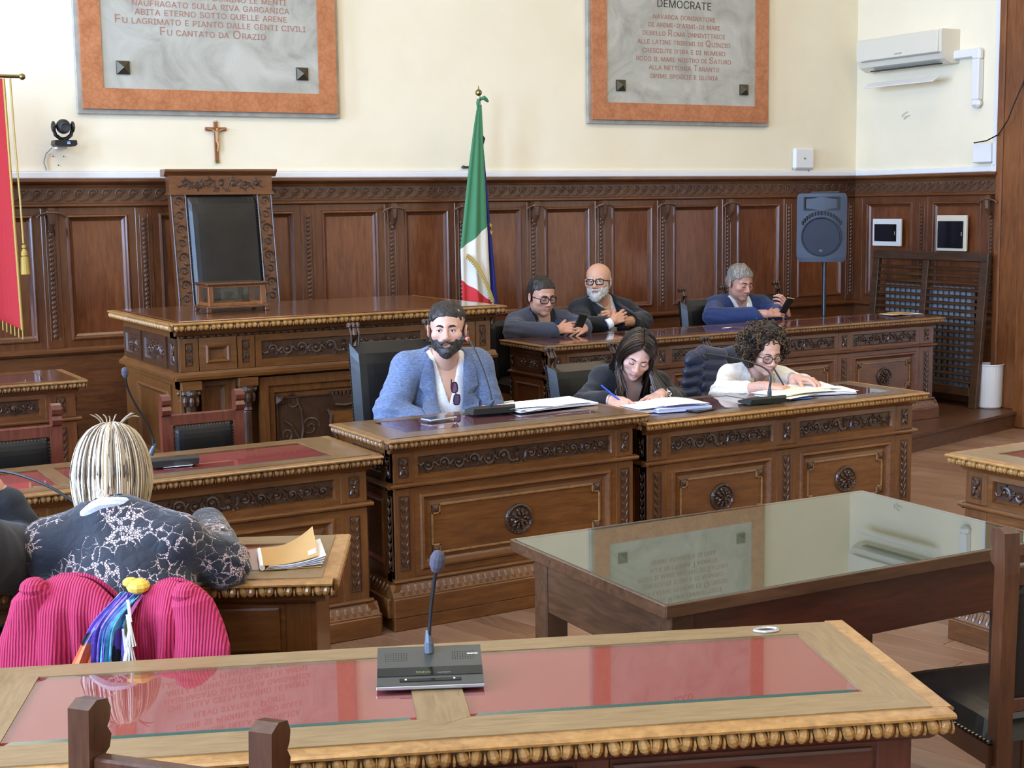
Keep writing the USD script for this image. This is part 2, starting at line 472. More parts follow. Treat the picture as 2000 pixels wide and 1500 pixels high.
# ------------------------------------------------------------------ the room
def plank_floor():
    """laminate planks running away from the camera; those in view are parts, the dark bed below shows in the joints"""
    bed = single('floor', MB().box(ROOM_X0, ROOM_X1, ROOM_Y0, ROOM_Y1, -0.06, -0.013, 0), 'joint_dark', 'reddish brown laminate plank floor of the chamber', 'floor', kind='structure', smooth=False)
    a = math.radians(-75); d = np.array([math.cos(a), math.sin(a)]); w = np.array([-d[1], d[0]])
    R = rotz(a + PI / 2)
    W, Ln = 0.128, 1.28
    r = random.Random(3)
    centre = np.array([3.6, 4.2])
    rest = {k: MB() for k in 'abc'}
    for i in range(-75, 76):
        off = r.random() * Ln
        for j in range(-9, 9):
            c = centre + w * (i * W) + d * (j * Ln + off)
            if not (ROOM_X0 + 0.7 < c[0] < ROOM_X1 - 0.1 and ROOM_Y0 + .7 < c[1] < ROOM_Y1 - .7):
                continue
            k = r.choice('abc')
            box = MB().box(-W / 2 + .0008, W / 2 - .0008, -Ln / 2 + .0008, Ln / 2 - .0008, -0.012, 0.0, 0.0012)
            fx = c @ np.array([0.503, 0.864]); sx = c @ np.array([0.864, -0.503])
            seen = (c[0] > 2.1 and c[1] < 5.4 and fx > 3.4 and abs(sx) < fx * .45) or (c[0] > 5.0 and 5.0 < c[1] < 7.4)
            t = (c[0], c[1], 0)
            if seen:
                p = part(bed, 'plank', box, 'plank_' + k, smooth=False)
                x = UsdGeom.Xformable(stage.GetPrimAtPath(p)); x.AddTranslateOp().Set(Gf.Vec3d(float(c[0]), float(c[1]), 0)); x.AddRotateZOp().Set(math.degrees(a + PI / 2))
            else:
                rest[k].merge(box, R, t)
    for k, m in rest.items():
        part(bed, 'planking', m, 'plank_' + k, smooth=False, kind='stuff')


plank_floor()
single('ceiling', MB().box(ROOM_X0 - .3, ROOM_X1 + .3, ROOM_Y0 - .3, ROOM_Y1 + .3, ROOM_Z, ROOM_Z + .2, 0), 'ceiling_paint', 'plain white plastered ceiling', 'ceiling', kind='structure', smooth=False)
single('wall_back', MB().box(ROOM_X0 - .3, ROOM_X1 + .3, ROOM_Y1, ROOM_Y1 + .25, -.06, ROOM_Z, 0), 'wall_paint', 'cream painted back wall above the dark panelling', 'wall', kind='structure', smooth=False)
single('wall_right', MB().box(ROOM_X1, ROOM_X1 + .25, ROOM_Y0 - .3, ROOM_Y1, -.06, ROOM_Z, 0), 'wall_paint', 'cream painted right wall carrying the air conditioner', 'wall', kind='structure', smooth=False)
single('wall_front', MB().box(ROOM_X0 - .3, ROOM_X1 + .3, ROOM_Y0 - .25, ROOM_Y0, -.06, ROOM_Z, 0), 'wall_paint', 'cream painted wall behind the viewer', 'wall', kind='structure', smooth=False)
# left wall with three window openings
wl = MB()
ys = [ROOM_Y0 - .3]
for yy in (0.2, 3.9, 7.3):
    ys += [yy - .85, yy + .85]
ys.append(ROOM_Y1 + .25)
for k in range(0, len(ys), 2):
    wl.box(ROOM_X0 - .25, ROOM_X0, ys[k], ys[k + 1], -.06, ROOM_Z, 0)
for yy in (0.2, 3.9, 7.3):
    wl.box(ROOM_X0 - .25, ROOM_X0, yy - .85, yy + .85, -.06, 1.2, 0).box(ROOM_X0 - .25, ROOM_X0, yy - .85, yy + .85, 4.3, ROOM_Z, 0)
single('wall_left', wl, 'wall_paint', 'cream painted left wall with three tall windows', 'wall', kind='structure', smooth=False)
for k, yy in enumerate((0.2, 3.9, 7.3)):
    wn = thing(f'window_{k + 1}', 'tall white framed casement window in the left wall', 'window', kind='structure', group='tall windows of the left wall')
    m = MB()
    for y0, y1 in ((yy - .85, yy - .77), (yy - .04, yy + .04), (yy + .77, yy + .85)):
        m.box(ROOM_X0 - .1, ROOM_X0 - .03, y0, y1, 1.2, 4.3)
    for z0 in (1.2, 2.7, 4.22):
        m.box(ROOM_X0 - .1, ROOM_X0 - .03, yy - .85, yy + .85, z0, z0 + .08)
    part(wn, 'window_frame', m, 'white_gloss')
# ceiling lamps (out of the frame, they give the warm light)
for k, (xx, yy) in enumerate(LAMPS):
    lt = thing('pendant_lamp', 'square white pendant lamp hanging from the ceiling', 'lamp', (xx, yy, 0), group='pendant lamps under the ceiling')
    part(lt, 'housing', MB().box(-.7, .7, -.7, .7, 5.04, 5.12, .01), 'lamp_shade')
    part(lt, 'rod', MB().tube([(0, 0, 5.12), (0, 0, ROOM_Z)], .012, 8), 'white_gloss')

# ------------------------------------------------------------------ dais (steps)
D1, D2 = 0.13, 0.26
dais = [(ROOM_X0, 6.55), (5.3, 6.55), (7.25, 6.945), (8.69, 7.28), (8.8, 7.30), (8.8, 9.16), (ROOM_X0, 9.16)]
m = MB().poly(dais, 0, D1 - .022, 'z')
nose = [(x, y - .02 if y < 8 else y) for x, y in dais]
dz = thing('dais', 'low dark brown wooden dais running below the panelled wall', 'platform', kind='structure')
part(dz, 'riser', m, 'dais_wood', smooth=False)
part(dz, 'step_top', MB().poly(nose, D1 - .022, D1, 'z'), 'dais_wood', smooth=False)
pd = thing('podium', 'second wooden step under the tall presiding bench', 'platform', kind='structure')
part(pd, 'step_top', MB().box(1.9, 4.4, 6.98, 9.1, D1, D2, .008), 'dais_wood')

# ------------------------------------------------------------------ panelling (dado)
WAVE = None


def wave_unit(p, h):
    """one running-scroll wave of pitch p and height h in xz, at y=0 facing -y"""
    m = MB()
    t = np.linspace(0, 1, 22)
    an = 0.35 + t * 3.1 * PI
    rr = h * (0.34 * (1 - t) + 0.03)
    sp = np.c_[p * .62 + rr * np.cos(an), np.zeros(22), rr * np.sin(an) + h * .06]
    st = sp[0]
    u = np.linspace(0, 1, 12)[:, None]
    p0, p1, p2, p3 = np.array([-p * .32, 0, -h * .42]), np.array([p * .2, 0, -h * .5]), np.array([p * .42, 0, -h * .2]), st
    tail = (1 - u) ** 3 * p0 + 3 * u * (1 - u) ** 2 * p1 + 3 * u * u * (1 - u) * p2 + u ** 3 * p3
    pts = np.vstack([tail[:-1], sp])
    r = np.r_[np.linspace(.002, .0072, 11), np.linspace(.0075, .0035, 22)]
    m.tube(pts, r, 5, caps=False, flat=(0, 1, 0))
    m.ball((p * .62, -.002, h * .06), .0065, 6, 5)
    m.ball((p * .98, 0, h * .3), (.008, .004, .008), 6, 5)
    for a in (20, 70):
        m.ball((p * .3, 0, -h * .43 + .0002 * a), (.011, .004, .004), 6, 4, R=roty(math.radians(a)))
    return m.arrays()


def rope(x, z0, z1, y, r=.014, pitch=.03, twist=True):
    m = MB()
    n = int((z1 - z0) / pitch)
    for k in range(n):
        z = z0 + (k + .5) * (z1 - z0) / n
        m.ball((x, y, z), (r, r * .7, pitch * .62), 6, 5, R=roty(.6 if twist else 0))
    return m


def bracket_mesh(x, z, y):
    m = MB()
    pts = [(x + .085 * math.cos(a), y - .05 - .01 * math.sin(a), z + .035 * math.sin(a) ** 1.0) for a in np.linspace(PI * .97, PI * .03, 14)]
    m.tube(pts, .0085, 6)
    m.poly([(x - .02, z + .045), (x + .02, z + .045), (x + .02, z + .065), (x - .02, z + .065)], y - .055, y, 'y')
    m.box(x - .03, x + .03, y - .065, y, z + .018, z + .05, .006)
    m.tube([(x, y - .06, z + .03), (x, y - .055, z - .03), (x, y - .03, z - .075), (x, y - .012, z - .1)], [.026, .022, .017, .006], 7)
    m.ball((x, y - .02, z - .1), (.016, .014, .02), 7, 5)
    return m


def dado(name, label, length, posts, origin, rot, zb, first=None, panel_z=None):
    """panelling of one wall in local x (0..length) with y=0 at the wall face, facing -y"""
    t = thing(name, label, 'panelling', origin, rot, kind='structure')
    yp = -.06
    part(t, 'base_board', MB().box(0, length, yp + .01, -.002, zb, .84, .002), 'dado_h')
    part(t, 'sill_molding', MB().poly([(0, .835), (yp - .012, .842), (yp - .03, .858), (yp - .03, .872), (yp, .885), (0, .885)], 0, length, 'x'), 'dado_h')
    part(t, 'cornice', MB().poly([(0, 1.888), (yp - .005, 1.888), (yp - .012, 1.905), (yp - .05, 1.918), (yp - .058, 1.926), (yp - .058, 1.944), (0, 1.944)], 0, length, 'x'), 'dado_h')
    part(t, 'frieze_board', MB().box(0, length, yp + .002, -.002, 1.79, 1.89, .002), 'dado_carved')
    wv = MB(); p = .0855; unit = wave_unit(p, .085)
    for k in range(int(length / p)):
        wv.add(unit[0], unit[1], t=(k * p + .01, yp, 1.843))
    part(t, 'carved_scrolls', wv, 'dado_carved', smooth=60)
    part(t, 'frieze_molding', MB().poly([(0, 1.764), (yp - .004, 1.764), (yp - .022, 1.774), (yp - .022, 1.786), (yp - .004, 1.796), (0, 1.796)], 0, length, 'x'), 'dado_h')
    part(t, 'backing', MB().box(0, length, -.028, -.002, .88, 1.77, 0), 'dado_v')
    for k, (x, w, br, rp) in enumerate(posts):
        part(t, 'pilaster', MB().box(x - w / 2, x + w / 2, yp, -.01, .884, 1.765, .004), 'dado_v')
        if rp:
            part(t, 'rope_carving', rope(x, .95, 1.64 if br else 1.7, yp - .004).merge(MB().box(x - .03, x - .024, yp - .004, yp + .01, .93, 1.72).box(x + .024, x + .03, yp - .004, yp + .01, .93, 1.72)), 'dado_carved', smooth=60)
        if br:
            part(t, 'lamp_bracket' if False else 'bracket', bracket_mesh(x, 1.70, yp), 'dado_carved')
    for (a, b) in zip(posts[:-1], posts[1:]):
        x0, x1 = a[0] + a[1] / 2, b[0] - b[1] / 2
        if x1 - x0 < .1:
            continue
        part(t, 'panel_frame', MB().frame(x0, x1, .884, 1.766, [(0, -.012), (0, yp + .004), (.044, yp + .004), (.05, yp - .006), (.058, yp - .008), (.066, yp), (.072, yp + .012), (.086, yp + .02)], fill=False), 'dado_v', smooth=25)
        part(t, 'panel', MB().frame(x0 + .084, x1 - .084, .968, 1.682, [(0, yp + .021)]), 'dado_panel', smooth=False)
    return t


bx = [(-.55, 1), (.05, 0), (.68, 1), (1.33, 0), (1.98, 1), (2.57, 0), (3.14, 1), (3.70, 0), (4.33, 1), (4.89, 1), (5.5, 1), (6.11, 1), (6.70, 1), (7.35, 1), (8.0, 0), (8.70, 0)]
dado('trim_1', 'dark carved wooden panelling along the back wall below the cream paint', 12.0, [(x + 3.2, .11, b, True) for x, b in bx], (-3.2, 9.16, 0), 0, D1)
# right wall: local x runs towards the viewer
dado('trim_2', 'dark carved wooden panelling along the right wall behind the slatted grille', 1.62, [(.10, .1, 0, False), (.83, .12, 0, True), (1.55, .11, 1, True)], (8.8, 9.16, 0), -90, D1)
single('trim_3', MB().box(-3.2, 8.8, 9.13, 9.158, 1.946, 1.988, .006).box(-3.2, 8.8, 9.136, 9.158, 1.988, 1.996, .002), 'white_plastic', 'white cable trunking on top of the back wall panelling', 'trunking', kind='structure')
single('trim_4', MB().box(8.77, 8.798, 7.62, 9.13, 1.946, 1.99, .006).box(8.765, 8.798, 7.56, 7.66, 1.94, 2.01, .004), 'white_plastic', 'white cable trunking on top of the right wall panelling', 'trunking', kind='structure')
# wooden door casing that closes the right wall
dc = thing('trim_5', 'tall reddish wooden door casing at the right edge beside the panelling', 'door casing', kind='structure')
part(dc, 'casing_board', MB().box(8.72, 8.81, 7.30, 7.545, D1 - .001, 5.2, .006), 'pillar_wood')
part(dc, 'casing_edge', MB().box(8.70, 8.74, 7.50, 7.56, D1, 5.2, .01), 'pillar_wood')
part(dc, 'casing_return', MB().box(8.66, 8.80, 7.19, 7.30, 0, 5.2, .012), 'pillar_wood')
single('door_1', MB().box(8.70, 8.79, 5.9, 7.19, .12, 4.2, .006), 'white_gloss', 'white door leaf just visible at the right edge of the chamber', 'door', kind='structure')
single('baseboard_right', MB().box(8.69, 8.798, 4.0, 7.19, 0, .12, .004), 'black_matte', 'black skirting below the white door leaf', 'skirting', kind='structure')
single('trim_6', MB().box(8.76, 8.798, 7.565, 7.60, 1.99, 5.2, .006).box(8.76, 8.798, 7.61, 7.645, 1.99, 5.2, .006), 'white_plastic', 'white vertical cable duct beside the wooden door casing', 'trunking', kind='structure')
# ------------------------------------------------------------------ carved ornament
FLATY = np.diag([1.0, 0.55, 1.0])


def leaf_unit(p, h, b):
    """two rounded lobes with a vein between them, and the small dart to the next leaf"""
    m = MB()
    for s in (-1, 1):
        m.ball((s * p * .205, -b * .12, -h * .46), (p * .225, b, h * .52), 9, 7, R=roty(s * .28))
    m.ball((0, -b * .30, -h * .40), (p * .05, b * .55, h * .42), 6, 5)
    m.ball((p * .5, -b * .1, -h * .62), (p * .085, b * .6, h * .40), 6, 5)
    return m.arrays()


def carved_lip(x0, x1, ztop, h=.027, b=.014, pitch=.046):
    """row of hanging leaves along x at y=0; (leaves, backing board, rail)"""
    n = max(1, round((x1 - x0) / pitch)); p = (x1 - x0) / n
    m = MB(); u = leaf_unit(p, h, b)
    for k in range(n):
        m.add(u[0], u[1], t=(x0 + (k + .5) * p, 0, ztop))
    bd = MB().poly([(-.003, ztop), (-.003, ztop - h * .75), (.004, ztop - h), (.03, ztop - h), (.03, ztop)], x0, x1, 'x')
    rl = MB().poly([(-.010, ztop - .001), (-.018, ztop + .002), (-.019, ztop + .007), (-.013, ztop + .011), (.03, ztop + .011), (.03, ztop - .001)], x0 - .003, x1 + .003, 'x')
    return m.arrays(), bd.arrays(), rl.arrays()


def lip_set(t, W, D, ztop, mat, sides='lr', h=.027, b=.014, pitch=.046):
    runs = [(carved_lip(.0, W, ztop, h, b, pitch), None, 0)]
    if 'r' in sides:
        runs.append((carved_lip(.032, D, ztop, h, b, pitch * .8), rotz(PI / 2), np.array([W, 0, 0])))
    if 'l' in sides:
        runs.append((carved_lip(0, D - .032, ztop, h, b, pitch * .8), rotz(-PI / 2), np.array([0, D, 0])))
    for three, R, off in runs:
        for nm, q, mt, sm in zip(('carved_lip', 'lip_board', 'lip_rail'), three, (mat, 'carved_dark', mat), (True, 30, 30)):  # board darker than leaves and rail: shade of the gaps put into its colour
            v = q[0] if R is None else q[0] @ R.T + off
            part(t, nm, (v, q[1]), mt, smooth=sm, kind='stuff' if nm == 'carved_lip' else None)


def spiral(cx, cz, r, a0, turns, n=22, sgn=1):
    t = np.linspace(0, 1, n); a = a0 + sgn * turns * 2 * PI * t
    rr = r * (1 - .86 * t)
    return np.c_[cx + rr * np.cos(a), np.zeros(n), cz + rr * np.sin(a)]


def rinceau(w, h, tube=.0055, vase=True):
    """scrolling acanthus centred on x=0, z=0, lying on y=0 and standing out towards -y"""
    m = MB()
    half = w / 2 - h * .12
    start = h * .42 if vase else h * .1
    n = max(2, int(round((half - start) / (h * .95))))
    step = (half - start) / n
    for s in (-1, 1):
        prev = np.array([s * h * .15, 0, -h * .3])
        for k in range(n):
            sg = 1 if k % 2 == 0 else -1
            cx = s * (start + (k + .55) * step); cz = sg * h * .03
            r = min(step * .44, h * .36) * (1 - .25 * k / n)
            sp = spiral(cx, cz, r, PI if s > 0 else 0, 1.45, 20, sgn=-sg * s)
            u = np.linspace(0, 1, 8)[:, None]
            a, d = prev, sp[0]
            c1 = a + np.array([s * step * .3, 0, -sg * h * .12]); c2 = d + np.array([-s * step * .05, 0, -sg * h * .3])
            st = (1 - u) ** 3 * a + 3 * u * (1 - u) ** 2 * c1 + 3 * u * u * (1 - u) * c2 + u ** 3 * d
            pts = np.vstack([st[:-1], sp])
            rad = np.r_[np.linspace(tube * .8, tube * 1.25, 7), np.linspace(tube * 1.2, tube * .55, 20)]
            m.tube(pts, rad, 5, caps=False, flat=(0, 1, 0))
            m.ball((cx, -.003, cz), (tube * 1.7, tube * 1.3, tube * 1.7), 6, 5)
            for q in (0.25, .6, .95):                     # leaves on the stem
                i = int(q * 7); base = st[min(i, 7)]
                an = math.radians(s * 35 + (90 if q < .8 else -60) * sg)
                m.ball(base + np.array([s * .2 * r, 0, -sg * .55 * r * (1 if q < .8 else -1.1)]), (tube * 2.6, tube * 1.0, tube * 1.1), 6, 4, R=roty(-an))
            for a2 in (.5, 1.6, 2.7):
                m.ball((cx + r * 1.22 * math.cos(a2), 0, cz + sg * r * 1.22 * math.sin(a2)), (tube * 2.0, tube, tube * 1.0), 6, 4, R=roty(-a2 * sg + .6))
            prev = np.array([cx + s * r * .9, 0, cz - sg * r * .5])
        m.tube([prev, prev + [s * step * .28, 0, -.1 * h], prev + [s * step * .42, 0, .05 * h]], [tube, tube * .9, tube * .6], 5, flat=(0, 1, 0))
    if vase:
        m.lathe([(.001, -h * .36), (h * .14, -h * .34), (h * .05, -h * .2), (h * .2, -h * .05), (h * .22, h * .06), (h * .12, h * .16), (h * .17, h * .22), (.001, h * .24)], 12, R=FLATY)
        for a in np.linspace(.25, PI - .25, 5):
            m.ball((h * .17 * math.cos(a), -.004, h * .24 + h * .12 * math.sin(a)), (h * .06, .006, h * .06), 6, 4)
    return m


def rosette_mesh(r):
    m = MB()
    m.lathe([(r, .0), (r, .006), (r * .95, .013), (r * .86, .016), (r * .78, .010), (r * .72, .008), (r * .4, .012), (.0005, .014)], 28, axis='y')
    for k in range(22):
        a = 2 * PI * k / 22
        m.ball((r * .87 * math.cos(a), -.016, r * .87 * math.sin(a)), (r * .07, .004, r * .05), 5, 4, R=roty(-a))
    for rr, n, s, ph in ((.52, 10, .2, 0), (.34, 8, .16, .3)):
        for k in range(n):
            a = 2 * PI * k / n + ph
            m.ball((r * rr * math.cos(a), -.016 - (.52 - rr) * .03, r * rr * math.sin(a)), (r * s, .008, r * s * .55), 6, 5, R=roty(-a))
    m.lathe([(r * .2, .018), (r * .17, .03), (r * .1, .026), (r * .06, .034), (.0005, .036)], 12, axis='y')
    return m


def drop_carving(h, w):
    """small crossed leaves of the upper pilaster blocks, centred"""
    m = MB()
    for sx in (-1, 1):
        for sz in (-1, 1):
            m.ball((sx * w * .2, -.004, sz * h * .25), (w * .2, .006, h * .22), 6, 5, R=roty(sx * sz * .45))
            m.ball((sx * w * .32, -.003, sz * h * .42), (w * .1, .005, h * .07), 5, 4)
    m.ball((0, -.006, 0), (w * .16, .007, w * .16), 7, 5)
    for sx in (-1, 1):
        m.box(sx * w * .5 - .0025, sx * w * .5 + .0025, -.003, .002, -h * .55, h * .55, .001)
    m.box(-w * .5, w * .5, -.003, .002, h * .55 - .0025, h * .55 + .0025, .001).box(-w * .5, w * .5, -.003, .002, -h * .55 - .0025, -h * .55 + .0025, .001)
    return m


def bud_chain(h, w):
    m = MB(); n = max(3, int(h / .034)); p = h / n
    for k in range(n):
        z = h / 2 - (k + .5) * p
        for s in (-1, 1):
            m.ball((s * w * .2, -.003, z + p * .1), (w * .13, .006, p * .46), 6, 5, R=roty(s * .4))
        m.ball((0, -.005, z - p * .25), (w * .13, .006, p * .22), 6, 4)
    for s in (-1, 1):
        m.box(s * w * .5 - .0025, s * w * .5 + .0025, -.003, .002, -h * .53, h * .53, .001)
    m.box(-w * .5, w * .5, -.003, .002, h * .53 - .005, h * .53, .001).box(-w * .5, w * .5, -.003, .002, -h * .53, -h * .53 + .005, .001)
    return m


def notched(x0, x1, z0, z1, n, y, r=.0045):
    """thin moulding with stepped-in corners and a little pyramid block in each corner"""
    pts = [(x0 + n, z0), (x1 - n, z0), (x1 - n, z0 + n), (x1, z0 + n), (x1, z1 - n), (x1 - n, z1 - n), (x1 - n, z1), (x0 + n, z1), (x0 + n, z1 - n), (x0, z1 - n), (x0, z0 + n), (x0 + n, z0 + n)]
    m = MB()
    for a, b in zip(pts, pts[1:] + pts[:1]):
        m.box(min(a[0], b[0]) - r, max(a[0], b[0]) + r, y - r * 1.3, y + .002, min(a[1], b[1]) - r, max(a[1], b[1]) + r, .003)
    blocks = MB()
    for sx, cx in ((1, x0), (-1, x1)):
        for sz, cz in ((1, z0), (-1, z1)):
            a, b = sorted((cx - sx * .002, cx + sx * (n - .004))); c, d = sorted((cz - sz * .002, cz + sz * (n - .004)))
            blocks.frame(a, b, c, d, [(0, y + .002), (0, y - .006), (.002, y - .008), ((b - a) * .5 - .0004, y - .016)])
    return m, blocks


def top_with_inlay(t, W, D, z, rects, oak, felt, margin=.05, pane='glass_top', near_edge=True, edge=.028):
    """table top: lower border slab, raised mitred boards, felt under glass in each rectangle"""
    h, y = oak + '_h', oak + '_y'
    part(t, 'top_slab', MB().box(.004, W - .004, .004, D - .004, z - .03, z - .009, .004), h)
    e = edge
    X0, X1, Y0, Y1 = e, W - e, e, D - e * (1 if D > .7 else .5)
    gx0, gx1 = min(r[0] for r in rects), max(r[1] for r in rects)
    gy0, gy1 = min(r[2] for r in rects), max(r[3] for r in rects)
    zb = z - .0095
    part(t, 'top_board', MB().poly([(X0, Y0), (X1, Y0), (gx1, gy0), (gx0, gy0)], zb, z, 'z'), h, smooth=False)
    part(t, 'top_board', MB().poly([(X0, Y1), (X1, Y1), (gx1, gy1), (gx0, gy1)], zb, z, 'z'), h, smooth=False)
    part(t, 'top_board', MB().poly([(X0, Y0), (gx0, gy0), (gx0, gy1), (X0, Y1)], zb, z, 'z'), y, smooth=False)
    part(t, 'top_board', MB().poly([(X1, Y0), (gx1, gy0), (gx1, gy1), (X1, Y1)], zb, z, 'z'), y, smooth=False)
    rs = sorted(rects)
    for a, b in zip(rs[:-1], rs[1:]):
        part(t, 'top_divider', MB().poly([(a[1], gy0), ((a[1] + b[0]) / 2, gy0 - .03), (b[0], gy0), (b[0], gy1), (a[1], gy1)], zb, z + .0004, 'z'), y, smooth=False)
    for r in rs:
        part(t, 'felt_inlay', MB().box(r[0], r[1], r[2], r[3], z - .0095, z - .0075, 0), felt, smooth=False)
        part(t, 'glass_pane', MB().add([(r[0] + .001, r[2] + .018, z - .0014), (r[1] - .001, r[2] + .018, z - .0014), (r[1] - .001, r[3] - .002, z - .0014), (r[0] + .001, r[3] - .002, z - .0014)], [[0, 1, 2], [0, 2, 3]]), pane, smooth=False)
        if near_edge:
            part(t, 'glass_bevel', MB().add([(r[0] + .001, r[2] + .0005, z - .006), (r[1] - .001, r[2] + .0005, z - .006), (r[1] - .018, r[2] + .020, z - .0012), (r[0] + .018, r[2] + .020, z - .0012)], [[0, 1, 2], [0, 2, 3]]), 'glass_edge', smooth=False)


def flutes(x0, x1, y, z0, z1, out=.03):
    """sloping band with a row of vertical flutes"""
    m = MB().poly([(y, z1), (y - out, z0 + .004), (y - out, z0), (y + .02, z0), (y + .02, z1)], x0 - out, x1 + out, 'x')
    n = int((x1 - x0) / .033); p = (x1 - x0) / n
    L = math.hypot(out, z1 - z0); a = math.atan2(out, z1 - z0)
    u = MB().ball((0, 0, 0), (p * .36, .008, (z1 - z0) * .47), 7, 6).arrays()
    for k in range(n):
        m.add(u[0], u[1], R=rotx(-a), t=(x0 + (k + .5) * p, y - out * .45 - .001, (z0 + z1) / 2))
    return m


def bench_front(t, x0, x1, bays, yf, z0, wood='walnut', carve='carved_dark', lowz=None):
    """panelled, carved front between x0 and x1 on plane y=yf, facing -y; z0 is the bottom"""
    w, v = wood + '_h', wood + '_v'
    part(t, 'plinth', MB().box(x0 - .03, x1 + .03, yf - .052, yf + .05, z0, z0 + .083, .004), w)
    part(t, 'fluted_band', flutes(x0, x1, yf - .012, z0 + .083, z0 + .136), w, smooth=50)
    part(t, 'base_molding', MB().tube([(x0 - .012, yf - .012, z0 + .145), (x1 + .012, yf - .012, z0 + .145)], .0095, 8), w)
    part(t, 'waist_molding', MB().poly([(yf + .01, z0 + .532), (yf - .012, z0 + .536), (yf - .024, z0 + .542), (yf - .026, z0 + .549), (yf - .02, z0 + .555), (yf + .01, z0 + .558)], x0 - .022, x1 + .022, 'x'), w)
    part(t, 'cornice', MB().poly([(yf + .02, z0 + .682), (yf - .004, z0 + .684), (yf - .014, z0 + .694), (yf - .036, z0 + .710), (yf - .036, z0 + .724), (yf + .02, z0 + .724)], x0 - .014, x1 + .014, 'x'), w)
    edges = [x0] + [e for b in bays for e in b] + [x1]
    for a, b in zip(edges[::2], edges[1::2]):
        if b - a < .02:
            continue
        part(t, 'pilaster', MB().box(a, b, yf - .006, yf + .03, z0 + .15, z0 + .534, .003).box(a, b, yf - .006, yf + .03, z0 + .556, z0 + .684, .003), v)
        cw = min(.045, (b - a) * .48); c = (a + b) / 2
        part(t, 'leaf_carving', MB().merge(drop_carving(.075, cw), t=(c, yf - .006, z0 + .622)), carve, smooth=60)
        part(t, 'bud_carving', MB().merge(bud_chain(.30, cw), t=(c, yf - .006, z0 + .345)), carve, smooth=60)
    for a, b in bays:
        part(t, 'frieze_frame', MB().frame(a, b, z0 + .556, z0 + .684, [(0, yf + .01), (0, yf - .003), (.022, yf - .004), (.026, yf + .004), (.030, yf + .014)], fill=False), w, smooth=25)
        pc = MB().frame(a + .028, b - .028, z0 + .584, z0 + .656, [(0, yf + .013)])
        pc.merge(rinceau(b - a - .07, .074), R=np.diag([1, 1.2, 1]), t=((a + b) / 2, yf + .011, z0 + .62))
        part(t, 'carved_frieze', pc, carve, smooth=60)
        part(t, 'panel_frame', MB().frame(a, b, z0 + .153, z0 + .533, [(0, yf + .01), (0, yf - .003), (.026, yf - .003), (.032, yf - .011), (.042, yf - .013), (.05, yf - .003), (.056, yf + .004), (.066, yf + .009)], fill=False), w, smooth=25)
        part(t, 'panel', MB().frame(a + .064, b - .064, z0 + .217, z0 + .469, [(0, yf + .01), (.02, yf + .006)]), w, smooth=False)
        mo, bl = notched(a + .086, b - .086, z0 + .240, z0 + .446, .034, yf + .006, r=.0055)
        part(t, 'panel_molding', mo, 'lip_brown')
        part(t, 'corner_block', bl, carve, smooth=False)
        part(t, 'rosette', MB().merge(rosette_mesh(.069), t=((a + b) / 2, yf + .006, z0 + .338)), carve, smooth=60)


def bench_side(t, x, D, z0, sgn, wood='walnut', carve='carved_dark', yf=.057):
    """side panel at x facing -x (sgn=-1) or +x"""
    w, v = wood + '_h', wood + '_v'
    a, b = yf, D - .03
    sub = MB().box(x - .02 if sgn > 0 else x, x if sgn > 0 else x + .02, a, b, z0, z0 + .70, .002)
    part(t, 'side_board', sub, wood + '_v')
    R = rotz(-PI / 2) if sgn < 0 else rotz(PI / 2)
    off = np.array([x, b, 0]) if sgn < 0 else np.array([x, a, 0])
    n = b - a

    def side(mesh):
        q = mesh.arrays(); return q[0] @ R.T + off, q[1]
    part(t, 'side_plinth', side(MB().box(-.02, n + .03, -.05, .0, z0, z0 + .083, .004)), w)
    part(t, 'side_fluting', side(flutes(.0, n, -.006, z0 + .083, z0 + .136)), w, smooth=50)
    part(t, 'side_waist_molding', side(MB().poly([(.0, z0 + .532), (-.02, z0 + .54), (-.024, z0 + .549), (0, z0 + .558)], 0, n + .02, 'x')), w)
    part(t, 'side_frieze', side(MB().frame(.08, n - .08, z0 + .565, z0 + .675, [(0, .0), (0, -.006), (.025, -.006), (.03, 0)], fill=False).merge(rinceau(n - .24, .06, vase=False), t=(n / 2, 0, z0 + .62))), carve, smooth=50)
    part(t, 'side_panel', side(MB().frame(.05, n - .05, z0 + .17, z0 + .52, [(0, 0), (0, -.008), (.03, -.008), (.04, -.014), (.055, -.002)])), w, smooth=25)
    part(t, 'side_leaf_carving', side(MB().merge(drop_carving(.075, .035), t=(.035, -.004, z0 + .622)).merge(drop_carving(.075, .035), t=(n - .035, -.004, z0 + .622))), carve, smooth=60)
    part(t, 'side_bud_carving', side(MB().merge(bud_chain(.30, .035), t=(n - .025, -.004, z0 + .345)).merge(bud_chain(.30, .035), t=(.025, -.004, z0 + .345))), carve, smooth=60)


def bench(name, label, W, D, bays, inlay, loc, rot=0, board=0.0, sides='lr', wood='walnut', lip='lip_brown', top='top_walnut', felt='felt_red_dark', inset=.045, group=None, lower_board=0, pitch=.046):
    t = thing(name, label, 'bench', loc, rot, group)
    z0 = board
    yf = .057
    if board:
        part(t, 'base_board', MB().box(inset - .03, W - inset + .03, yf - .05, D - .05, 0, board, .003), wood + '_h')
    part(t, 'body', MB().box(inset, W - inset, yf + .03, yf + .07, z0, z0 + .72, 0), wood + '_h')
    bench_front(t, inset, W - inset, bays, yf, z0, wood)
    if 'l' in sides:
        bench_side(t, inset, D, z0, -1, wood)
    if 'r' in sides:
        bench_side(t, W - inset, D, z0, 1, wood)
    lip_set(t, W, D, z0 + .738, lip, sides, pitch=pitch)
    top_with_inlay(t, W, D, z0 + .752, inlay, top, felt)
    return t


